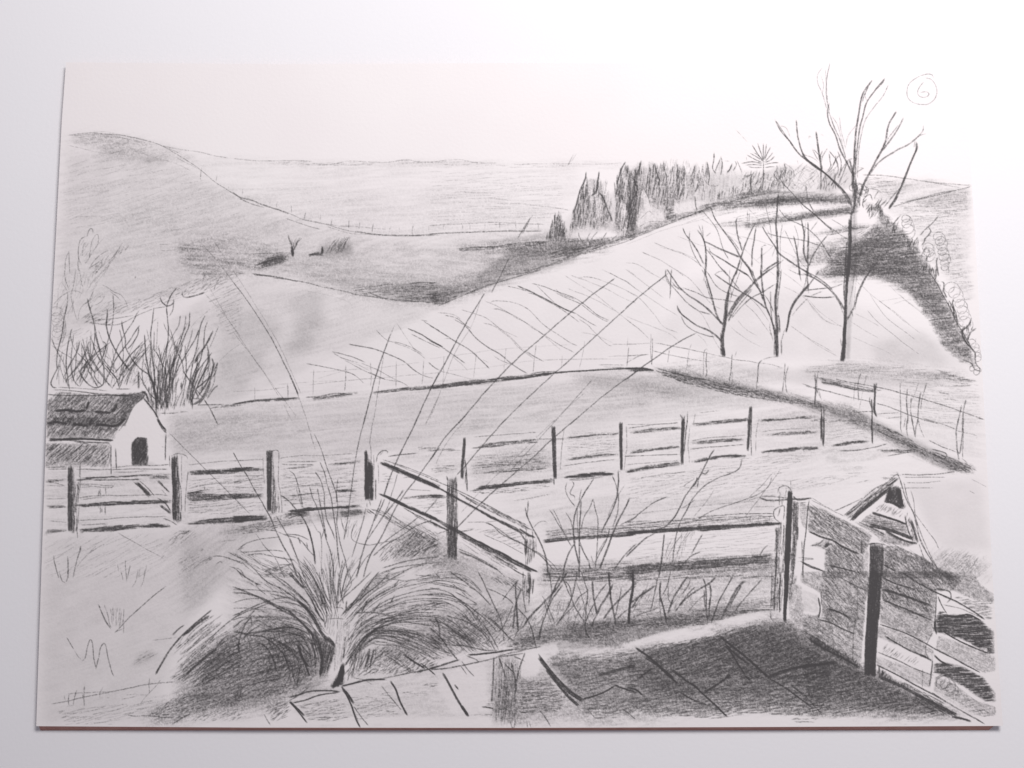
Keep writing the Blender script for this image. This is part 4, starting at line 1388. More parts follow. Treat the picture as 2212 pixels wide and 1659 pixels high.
e drawn_rail_fence
h 2 12 6 .5 140 .1 | 460,545 600,530 860,505 860,515 700,535 480,550
l 3.4 3 .45 | 520,490 640,498 860,495
l 3 3 .4 | 560,470 700,465 900,462
l 3 3 .35 | 500,430 700,400 900,400 1300,380
h 2 12 6 .55 140 .1 | 1000,500 1100,480 1360,455 1350,475 1150,500
h 2 20 5 .25 140 .2 | 1000,440 1300,420 1300,450 1010,470
h 2 13 6 .42 130 .1 | 510,830 700,810 920,790 920,800 700,830
l 3 3 .36 | 500,750 700,725 950,715
l 3.4 3 .4 | 1080,690 1350,675
h 2 11 7 .45 130 .1 | 1080,770 1240,755 1320,772 1310,785 1130,795
l 3 3 .35 | 530,880 700,860
h 2 10 8 .8 140 .1 | 570,985 660,985 760,955 900,960 1100,945 1350,930 1370,945 1200,965 1000,970 760,1005 640,1010
h 2 11 8 .5 120 .1 | 560,1010 820,1000 830,1040 560,1040
h 2 12 7 .45 110 .1 | 1140,990 1380,975 1420,1010 1200,1060 1140,1040
e drawn_rail_fence/post#4
m | 1405,300 1550,360 1540,880 1410,880
h 86 11 8 .7 220 .06 | 1408,320 1430,360 1460,450 1500,500 1500,880 1410,880
k 30 30 .72 | 1420,340 1425,600 1430,880
k 30 26 .6 | 1480,490 1480,700 1480,880
l 3 3 .4 | 1470,270 1475,360 1475,500
l 3 3 .35 | 1500,380 1510,560
l 4 4 .55 | 1430,900 1430,950
l 5 4 .5 | 1460,880 1470,935
e drawn_rail_fence
l 4 4 .5 | 1530,470 1550,390 1600,345 1650,350 1650,375
l 3.4 3 .4 | 1570,400 1610,350 
l 3 3 .4 | 1550,480 1560,700
k 12 8 .3 | 1525,640 1525,880
// rail running away to the right corner, near
e drawn_rail_fence/rail#1
m | 1560,460 1640,470 2211,720 2211,770 1600,500
h -23 11 9 .7 180 .05 | 1560,480 1620,475 2211,722 2211,765 1700,555
k 14 14 .6 | 1570,470 1800,570 2000,640 2211,740
l 3.4 3 .42 | 1600,445 1800,505 2000,580 2211,670
l 3.4 3 .36 | 1700,480 1900,560 2100,640
e drawn_rail_fence
l 5 4 .55 | 1660,410 1800,390 1970,373
e drawn_rail_fence/rail#2
m | 1560,800 2211,1080 2211,1140 1600,860
h -27 11 9 .65 180 .05 | 1560,805 1620,815 2211,1085 2211,1115 1800,930
l 7 7 .7 | 1560,805 1800,920 2000,1010 2211,1105
e drawn_rail_fence
h -28 14 6 .45 160 .05 | 1750,910 1900,1000 2100,1090 2211,1130 2211,1170 2000,1080
h 4 12 7 .5 120 .1 | 1800,850 2000,825 2211,805 2211,850 2100,850 1850,865
l 3.4 3 .4 | 1820,640 1950,620
l 3.4 3 .35 | 1850,760 2120,775
h -35 26 3.6 .3 160 .2 | 1880,1060 2211,1240 2180,1290 1830,1150
h 6 26 4 .25 150 .2 | 1560,560 1700,600 1750,700 1560,700
h 8 28 4 .2 150 .3 | 1720,900 2211,860 2211,1050 1900,930
"""
MIDFENCE = """
e drawn_field_edge
@B1
h 4 12 6 .35 120 .1 | 1290,1540 1700,1500 2100,1430 2211,1425 2211,1460 1900,1480 1400,1550
@B2
h 5 11 7 .6 110 .1 | 0,1435 220,1400 500,1375 700,1370 700,1385 300,1412 0,1448
k 9 10 .55 | 0,1440 230,1400 450,1388 690,1375
l 5 4 .5 | 780,1365 900,1360 1100,1325 1220,1330
h 8 13 6 .55 90 .2 | 850,1370 1100,1335 1340,1310 1340,1330 1100,1370 860,1395
h 8 12 6 .55 110 .1 | 1480,1310 1800,1260 2211,1235 2211,1275 1800,1300 1500,1330
@B3
h 5 11 7 .62 130 .1 | 0,1245 300,1205 700,1165 900,1140 1300,1100 1300,1125 950,1170 600,1215 200,1260 20,1275
k 14 12 .72 | 760,1185 1050,1155 1350,1105 1700,1080 2000,1062 2211,1055
l 4 4 .5 | 1085,1110 1180,1098 1350,1090
l 4 4 .4 | 700,1160 900,1135 
h 2 13 5 .35 90 .1 | 1640,1060 1810,1045 1810,1055 1650,1070
l 3 3 .32 | 1810,1018 2080,1020
l 3 3 .28 | 1860,1040 2080,1045
@B4
k 20 12 .7 | 0,1060 150,1055 300,1080
h 1 11 8 .7 120 .1 | 0,1055 220,1050 300,1075 280,1095 40,1085
l 5 6 .6 | 340,1060 520,1110 700,1150 860,1180
h -14 14 7 .5 60 .2 | 300,1080 520,1110 800,1165 1100,1220 1500,1310 1900,1400 2211,1460 2211,1500 1900,1450 1500,1400 1200,1350 1000,1310 700,1240 400,1140
@C5
h -26 14 7 .5 70 .2 | 780,60 900,90 1100,200 1300,320 1600,430 1780,500 1870,560 1860,590 1700,570 1400,450 1200,340 1000,240
k 8 6 .5 | 780,120 860,165 1000,230
l 4 3.4 .45 | 1350,235 1500,310 1640,360
l 5 5 .55 | 1380,330 1500,360 1540,390 1500,430 1380,380
h 4 14 5 .4 90 .2 | 1500,530 1640,480 1860,570 1850,590 1600,570
l 3.4 3.4 .4 | 1700,430 1740,460 1760,490
// wire fence round the enclosure
e drawn_wire_fence
@B2
l 3 3 .24 | 230,1260 232,1395
l 3 3 .3 | 583,1215 585,1370
l 3 3 .2 | 590,1240 592,1360
l 3 3 .3 | 865,1070 858,1220 855,1350
l 3.4 3.4 .36 | 1207,1025 1203,1180 1193,1300
l 3 3 .25 | 1470,990 1478,1130 1470,1260
l 3 3 .28 | 1748,975 1745,1130 1740,1260
l 3 3 .28 | 2040,960 2030,1120 2020,1240
l 2.4 2.4 .2 | 0,1305 300,1290 600,1255
l 2.4 2.4 .2 | 800,1235 1200,1190 1500,1165 1900,1130 2211,1100
@B3
l 2.6 2.6 .22 | 155,920 150,1100 140,1240
l 2.6 2.6 .26 | 498,890 485,1030 470,1170
l 2.6 2.6 .22 | 820,840 800,1000 795,1120
l 3 3 .3 | 1140,800 1120,960 1105,1110
l 2.6 2.6 .22 | 1420,920 1410,1050
l 2.6 2.6 .22 | 1660,760 1640,900 1600,1060
l 3 3 .28 | 2130,830 2120,930 2108,1040
l 2.4 2.4 .18 | 2120,720 2110,830
l 2.4 2.4 .16 | 1240,970 1500,960 1900,955
@B4
l 3 3 .3 | 270,690 262,850 275,1020
l 3.4 3.4 .4 | 285,730 280,900 275,1030
l 2.6 2.6 .28 | 30,830 20,950 10,1040
l 2.6 2.6 .28 | 0,800 260,790
l 3 3 .38 | 300,785 480,815 800,880 1000,925 1130,955
l 3 3 .36 | 290,870 480,915 700,960 900,985
l 3 3 .36 | 0,925 240,910
l 3 3 .3 | 0,1000 130,930 240,905
l 3 3 .3 | 465,850 455,920 445,1010
l 3 3 .28 | 700,790 670,880 655,1000 645,1080
l 3 3 .32 | 860,850 835,880 830,1000 825,1140
l 4 4 .45 | 862,880 855,1000 865,1100 850,1160
l 3 3 .32 | 860,848 878,870
l 4 4 .45 | 1135,905 1125,1050 1105,1180 1100,1240
l 3 3 .3 | 1130,1080 1135,1210
l 3 3 .25 | 1185,870 1165,940
l 3 3 .36 | 1130,960 1270,975 1420,1000
l 4 4 .45 | 1460,965 1420,1010 1410,1120 1395,1290
l 3 3 .36 | 1420,1000 1405,1150 1420,1240
l 3 3 .25 | 1420,995 1560,1020 1680,1060
l 4 4 .42 | 1700,1000 1690,1150 1670,1320
l 4 4 .42 | 1735,1035 1705,1150 1710,1260 1725,1330
l 4 4 .5 | 2020,1110 2030,1250 2015,1460
l 3 3 .35 | 2060,1060 2040,1200 2050,1330
l 3 3 .3 | 2050,1250 2090,1390
l 3 3 .34 | 1880,1220 2000,1260 2211,1310
@B5
l 4 4 .45 | 340,1170 500,1205 760,1250 900,1280 1100,1335 1300,1390 1500,1450 1700,1520 1940,1605
h -12 12 7 .55 110 .05 | 190,1165 340,1200 560,1260 790,1300 790,1325 560,1290 380,1250 200,1215
l 4 4 .4 | 130,1150 400,1200 700,1270 840,1295
l 4 4 .4 | 30,1245 300,1310 500,1365 740,1415
l 4 4 .42 | 780,1430 900,1460 1100,1540 1250,1590 1450,1650
l 5 5 .5 | 125,1130 135,1250 130,1460
l 3 3 .35 | 175,1060 150,1180 150,1350
l 3 3 .3 | 155,1300 200,1390
l 4 4 .45 | 625,1090 590,1220 595,1400
l 3 3 .35 | 560,1200 550,1300 545,1410
l 3 3 .22 | 690,1110 640,1300 600,1500
l 3.6 3.6 .4 | 1045,1215 1040,1300 1045,1500 1045,1659
l 3 3 .25 | 1030,1220 1055,1215
l 5 5 .5 | 1120,1275 1108,1400 1120,1560 1120,1659
l 4 4 .42 | 1160,1370 1150,1500 1180,1659
l 6 5 .5 | 1262,1310 1240,1460 1225,1659
l 4 4 .35 | 1325,1215 1280,1370 1260,1500 
l 3 3 .25 | 1240,1210 1200,1320 1170,1400
l 5 5 .5 | 1740,1395 1720,1500 1700,1659
l 5 5 .5 | 1695,1450 1670,1580 1650,1659
l 3 3 .36 | 790,1545 1020,1530
l 3 3 .33 | 890,1592 1070,1570
l 4 3 .45 | 540,1530 700,1520 790,1530
e -
h -6 20 5 .26 140 .2 | 1400,1060 1620,1110 1860,1200 1800,1240 1500,1180
l 4 4 .4 | 1470,1100 1620,1140
l 4 4 .38 | 1620,1160 1860,1197
l 4 4 .35 | 1600,1245 1800,1240
l 4 4 .35 | 1450,1310 1570,1338
l 3 3 .25 | 1500,1380 1650,1395
h -3 34 3.6 .14 220 .2 | 1000,1100 1400,1100 1880,1180 1920,1500 1930,1659 1300,1659 1100,1500
h 2 30 4 .14 200 .2 | 0,1050 430,990 860,1010 1600,1100 1600,1200 800,1180 0,1100
e drawn_wire_fence
@C5
l 4 4 .42 | 1050,0 1045,100 1060,160
l 5 5 .5 | 1120,0 1110,100 1125,210
l 4 4 .42 | 1100,0 1080,100
l 5 5 .5 | 1160,0 1185,100 1205,205
l 4 4 .45 | 1230,0 1210,100 1205,200
l 3.4 3 .34 | 1230,0 1260,120 1300,210
l 5 5 .5 | 1665,0 1640,150 1650,330 1670,450
l 5 5 .55 | 1720,0 1700,200 1690,300 1670,380 1640,330
l 4 4 .42 | 1710,0 1715,200 1705,430
l 3 3 .4 | 1280,0 1450,50 1640,120
l 3 3 .4 | 1860,0 1940,15
l 3 3 .3 | 1640,130 1800,170 1860,190 1860,210
// dark upright at the corner of the two fences
e drawn_paddock_fence
@B5
k 20 16 .72 | 768,1215 770,1350 765,1500 785,1565
l 4 4 .6 | 790,1210 775,1300
l 5 4 .5 | 765,1540 790,1575
k 8 6 .45 | 720,1360 715,1400 735,1480
k 12 10 .55 | 735,1380 740,1520 740,1659
@C5
k 14 11 .75 | 735,0 740,120 745,270
k 13 8 .55 | 205,-30 205,120 215,290
k 8 8 .5 | 190,-20 195,240
k 8 8 .4 | 225,-40 225,200
@B4
k 8 8 .5 | 2085,1460 2090,1560 2085,1659
k 10 10 .5 | 2115,1450 2115,1659
e drawn_paddock_fence/post#4
k 32 40 .66 | 1335,1460 1330,1560 1320,1659
e drawn_paddock_fence
l 5 5 .55 | 600,1555 610,1659
l 6 6 .6 | 625,1565 620,1659
l 4 4 .5 | 660,1520 650,1659
l 5 5 .5 | 580,1550 605,1600
l 3 3 .3 | 740,1540 720,1659
h 3 13 6 .45 120 .1 | 680,1650 1000,1610 1310,1590 1310,1610 1000,1640 800,1659
h 4 12 7 .5 120 .1 | 1420,1605 1700,1590 2030,1560 2030,1590 1700,1600 1440,1630
l 3 3 .25 | 780,1530 1000,1510
l 3 3 .28 | 0,1659 300,1655 560,1640
@C4
e drawn_paddock_fence/post#5
k 34 28 .68 | 610,0 605,180 600,350 600,500
h 86 14 7 .5 190 .1 | 595,0 660,0 640,200 620,420 590,440
l 4 4 .45 | 660,0 640,160 620,380
e drawn_paddock_fence
e drawn_paddock_fence/post#4
k 30 20 .66 | 1318,0 1312,170 1300,350
l 4 4 .55 | 1340,0 1335,200 1340,400
e drawn_paddock_fence
l 3.4 3 .3 | 1420,0 1390,180 1385,370
e drawn_paddock_fence/post#6
k 8 8 .5 | 2085,0 2090,120 2085,250
k 12 8 .6 | 2112,0 2115,180 2108,300
e drawn_paddock_fence
l 3 3 .3 | 680,100 665,300 680,480
h 5 12 7 .55 130 .1 | 30,150 250,110 580,95 590,115 300,140 40,165
l 3 3 .4 | 20,105 300,70 560,48
h 4 13 6 .5 130 .1 | 690,80 850,65 1000,40 1310,5 1310,30 1000,60 750,85
h 4 13 6 .5 130 .1 | 1420,20 1500,10 2020,-10 1800,5 1500,40
h 5 12 7 .6 130 .1 | 30,370 100,345 400,310 570,290 575,315 300,345 60,375
l 3.4 3 .45 | 0,405 300,395 580,385
l 3 3 .3 | 0,500 200,480 560,450
h 5 12 7 .55 130 .1 | 680,265 900,230 1150,215 1260,225 1250,240 1000,255 760,275
l 3.4 3 .4 | 700,245 850,215 1100,195 1280,180
l 4 3 .5 | 690,330 850,310 1050,298 1260,280
h 5 13 6 .48 130 .1 | 1440,180 1700,150 1950,130 2050,155 1900,170 1600,185
l 3 3 .3 | 1440,150 1600,125 1900,110
h 5 11 8 .6 130 .1 | 0,560 200,510 450,480 580,460 590,500 300,535 50,585 0,585
h 5 11 8 .55 130 .1 | 680,470 800,430 1000,400 1200,385 1290,395 1280,415 1000,425 760,470
h 5 11 8 .55 130 .1 | 1440,360 1600,330 1950,305 2060,315 1950,330 1700,360 1460,375
l 3 3 .3 | 150,640 400,600 650,570
h 8 30 4 .16 160 .3 | 0,600 600,560 1200,440 2100,330 1600,640 1000,800 400,900 0,900
@C3
h 5 12 7 .45 130 .1 | 480,320 560,280 800,250 1160,225 1160,260 900,275 640,310
l 4 3.4 .5 | 450,320 550,315 800,290
l 4 3.4 .5 | 1000,235 1200,225 1440,220
l 3 3 .35 | 480,200 800,175 1150,150
h 4 11 7 .62 130 .1 | 1430,210 1700,180 2050,155 2060,165 1800,185 1500,220
h 4 26 4 .2 150 .2 | 1450,170 2020,120 2010,360 1450,420
h 4 13 6 .5 130 .1 | 1430,450 1560,410 1900,375 2020,385 1900,405 1600,440
l 3.4 3 .45 | 1430,510 1700,470 1990,440
h 4 16 5 .36 130 .1 | 440,520 700,470 1200,430 1270,470 1000,490 600,540
h 4 15 6 .42 130 .1 | 440,620 620,570 900,535 1250,510 1290,535 900,575 600,600
h 4 30 4 .26 150 .2 | 440,400 1260,320 1290,560 450,640
h 4 11 8 .68 130 .1 | 430,775 560,720 900,690 1200,660 1310,650 1310,685 1000,710 740,750 560,765
h 4 20 5 .36 110 .2 | 450,790 700,760 1290,700 1290,740 900,800 500,810
l 3 3 .28 | 900,880 1100,850 1290,812
h 3 10 10 .8 130 .05 | 1430,630 1600,600 1850,570 1970,585 1960,605 1600,630 1440,640
h 3 16 5 .36 110 .1 | 1430,650 1900,610 1900,630 1500,680
l 3 3 .4 | 2010,560 2040,570
e drawn_paddock_fence/post#1
m | 345,210 400,205 380,640 330,640
k 28 30 .72 | 375,200 365,380 350,500 350,650
l 5 6 .6 | 378,430 395,560 405,780
h 84 14 6 .4 120 .1 | 340,420 380,420 420,780 390,780
e drawn_paddock_fence
e drawn_paddock_fence/post#2
m | 1300,70 1355,80 1360,700 1320,700
k 42 34 .72 | 1325,80 1330,300 1338,500 1342,650
l 6 5 .7 | 1325,640 1330,715
e drawn_paddock_fence
l 3 3 .3 | 1440,110 1420,260 1395,560
e drawn_paddock_fence/post#3
m | 2030,30 2065,40 2060,560 2035,550
k 36 22 .74 | 2045,40 2045,200 2050,400 2050,555
e drawn_paddock_fence
l 3 3 .35 | 2100,80 2110,280 2080,560
h 4 14 6 .4 100 .1 | 2120,170 2211,140 2211,150 2130,175
h 4 14 6 .4 100 .1 | 2120,365 2211,345 2211,375 2140,375
l 3.4 3 .4 | 2130,105 2211,98
l 3 3 .4 | 2080,410 2211,405
h 4 14 6 .5 100 .1 | 2030,590 2211,540 2211,565 2060,600
l 3 3 .3 | 0,350 180,340 340,345
h 4 22 5 .34 120 .2 | 0,520 300,480 320,560 100,600 0,600
h 4 18 5 .25 120 .2 | -150,300 300,315 300,350 -150,350
@C5
h 5 11 8 .6 130 .1 | 290,285 450,255 700,235 700,260 500,280 330,300
h 5 12 7 .5 130 .1 | -10,330 160,305 180,330 0,350
l 5 4 .5 | 400,350 600,340 760,310 900,275
h 4 13 6 .5 120 .1 | 780,340 1000,330 1260,340 1100,370 850,360
l 4 3.4 .4 | 900,405 1100,370 1260,350
h 4 30 3.6 .16 150 .3 | 230,140 720,80 720,220 240,260
h 4 20 5 .36 100 .2 | 0,120 160,140 160,170 0,180
h 6 20 5 .3 90 .3 | 0,20 180,0 700,20 1040,140 1100,210 900,200 600,60 200,60
// upright posts and rails of the near fence
e drawn_rail_fence
@C3
e drawn_rail_fence/post#5
m | 190,640 290,640 300,1500 180,1500
h 87 13 7 .5 200 .08 | 190,650 290,640 300,850 300,1180 290,1520 190,1490 180,1100
l 6 6 .55 | 185,620 200,680 
l 6 6 .55 | 285,620 265,700
h 86 13 7 .4 170 .1 | 200,700 260,700 250,850 200,850
h 87 12 7 .4 200 .1 | 200,1160 280,1160 290,1520 240,1520 200,1450
e drawn_rail_fence
e drawn_rail_fence/rail#1
m | 0,620 300,780 1000,1110 1130,1280 1000,1240 250,840 0,690
h -30 11 9 .66 200 .04 | -10,680 180,790 500,960 800,1120 940,1200 1130,1280 1060,1270 700,1090 250,840 0,700
l 4 4 .5 | 0,640 300,770 600,920 900,1080 1000,1130
h -29 16 6 .4 200 .04 | 300,790 620,930 980,1110 1100,1180 1050,1200 700,1030 400,870
l 7 7 .6 | 0,690 250,830 500,965 760,1100 920,1170 980,1240 1030,1310
k 16 12 .6 | 960,1180 1050,1240 1130,1275
l 5 5 .5 | 990,1130 1060,1180 1100,1190
e drawn_rail_fence
e drawn_rail_fence/rail#2
m | 0,1040 280,1180 1160,1640 1050,1659 0,1130
h -29 11 8 .62 200 .04 | 0,1045 200,1140 500,1300 800,1450 1000,1560 1160,1640 1060,1640 850,1530 500,1360 200,1180
l 8 7 .66 | 0,1045 270,1180 500,1310 760,1440 1000,1570 1160,1645
h -30 13 7 .42 200 .04 | 0,1100 240,1210 160,1190 60,1150
h -29 15 7 .4 200 .04 | 440,1310 700,1460 900,1570 1060,1659 900,1620 600,1440
e drawn_rail_fence
k 16 14 .45 | 0,1100 120,1160 200,1200
l 4 4 .42 | 300,1390 500,1480 700,1600 820,1659
k 20 14 .36 | 300,1420 500,1500 740,1630
l 3.4 3 .36 | 580,1240 800,1340 1020,1460
h -32 30 4 .24 160 .2 | 300,1250 560,1360 800,1490 1000,1620 800,1600 400,1420
e drawn_rail_fence/post#6
k 34 30 .5 | 1030,1290 1030,1380 1035,1460
h 86 16 6 .42 160 .1 | 1020,1280 1130,1290 1130,1490 1040,1600 1020,1600
l 4 4 .45 | 1100,1190 1110,1350 1120,1470
l 4 4 .4 | 1035,1180 1030,1290
l 3.4 3 .36 | 1140,1290 1140,1420
e drawn_rail_fence
l 3.4 3 .3 | 400,1110 600,1110 760,1090
l 5 4 .45 | 300,1220 470,1190
l 5 4 .42 | 80,1240 190,1200
h 14 24 4 .24 160 .3 | 300,1180 900,1170 1020,1260 1020,1440 600,1240
h 8 26 4 .24 160 .3 | 0,870 180,850 180,1060 0,1010
h 3 11 9 .7 110 .1 | 0,820 100,812 180,830 180,848 60,855 0,845
@D3
e drawn_rail_fence/post#6
k 30 26 .45 | 1060,0 1075,120 1040,200
h 86 15 6 .4 200 .1 | 1010,0 1120,0 1110,180 1060,320 1010,300
l 5 5 .5 | 1000,0 1000,170 1030,400
l 4 4 .4 | 1110,40 1100,200
e drawn_rail_fence
// long top rail to the gatepost, with the low rail
@C3
e drawn_rail_fence/rail#3
m | 1215,1300 1600,1260 2211,1200 2211,1250 1700,1290 1220,1335
h 5 11 8 .6 200 .04 | 1215,1300 1600,1262 2211,1205 2211,1250 1900,1275 1700,1290 1400,1310 1220,1335
h 5 16 5 .34 190 .05 | 1200,1200 1600,1170 2211,1130 2211,1190 1700,1250 1250,1290
e drawn_rail_fence
@C4
e drawn_rail_fence/rail#3
m | 0,1180 300,1160 1590,1020 1650,1130 1300,1150 400,1230 0,1250
h 4 10 9 .66 200 .04 | 0,1210 400,1180 900,1150 1300,1130 1660,1110 1660,1135 1300,1165 900,1200 400,1215 0,1248
h 5 15 5 .34 190 .05 | 0,1100 400,1090 800,1060 1590,1030 1600,1110 900,1150 300,1190 0,1200
l 4 4 .5 | 750,1060 1100,1030 1440,1018 1590,1022
l 3.4 3 .36 | 700,1100 1000,1060
l 3 3 .36 | 1260,1060 1255,1110
l 3 3 .4 | 1350,1035 1325,1080 1335,1110
l 3 3 .4 | 1430,1030 1412,1080 1415,1105
l 3 3 .4 | 1540,1030 1535,1100
l 5 5 .55 | 1640,945 1590,980 1580,1030 1600,1080 1640,1105
l 4 4 .5 | 1640,945 1690,940 1690,1040 1680,1090
h 80 22 5 .4 110 .3 | 1600,1000 1650,950 1690,1000 1660,1090 1610,1080
e drawn_rail_fence/rail#4
h 4 13 6 .5 190 .05 | 0,1580 300,1550 900,1510 1560,1460 1570,1540 900,1600 300,1640 0,1659
h 4 20 5 .3 190 .1 | 600,1600 1560,1540 1560,1600 500,1659
l 3.4 3 .4 | 700,1510 1100,1480 1560,1450
e drawn_rail_fence
h 5 34 3.6 .15 190 .2 | 0,1280 700,1230 1600,1170 1600,1420 700,1500 0,1540
l 3 3 .28 | 1380,945 1600,945
l 3 3 .28 | 1240,905 1400,850 1600,820
l 2.6 2.6 .22 | 0,1040 600,960 1200,900 1600,890
@C3
h 3 18 6 .4 180 .1 | 1200,1600 1700,1610 2211,1570 2211,1659 1200,1659
l 3.4 3 .36 | 1200,1560 1500,1580 2190,1550
@D3
l 4 4 .5 | 1200,55 1500,55 1800,40
l 3 3 .3 | 1140,95 1400,85
h 3 18 6 .42 180 .1 | 1270,0 2211,0 2211,50 1800,70 1270,40
@D4
h 4 18 6 .4 180 .1 | 0,10 700,0 1600,0 1590,30 800,30 0,60
h 3 34 4 .18 170 .3 | 0,260 1590,200 1590,360 0,400
h 3 18 5 .3 170 .2 | 640,380 1200,300 1590,280 1590,370 1000,400
l 4 4 .55 | 1170,395 1400,370 1580,365
l 4 4 .5 | 1540,340 1555,260 1600,240 1630,240
l 4 4 .5 | 1545,380 1550,450 1575,500
"""
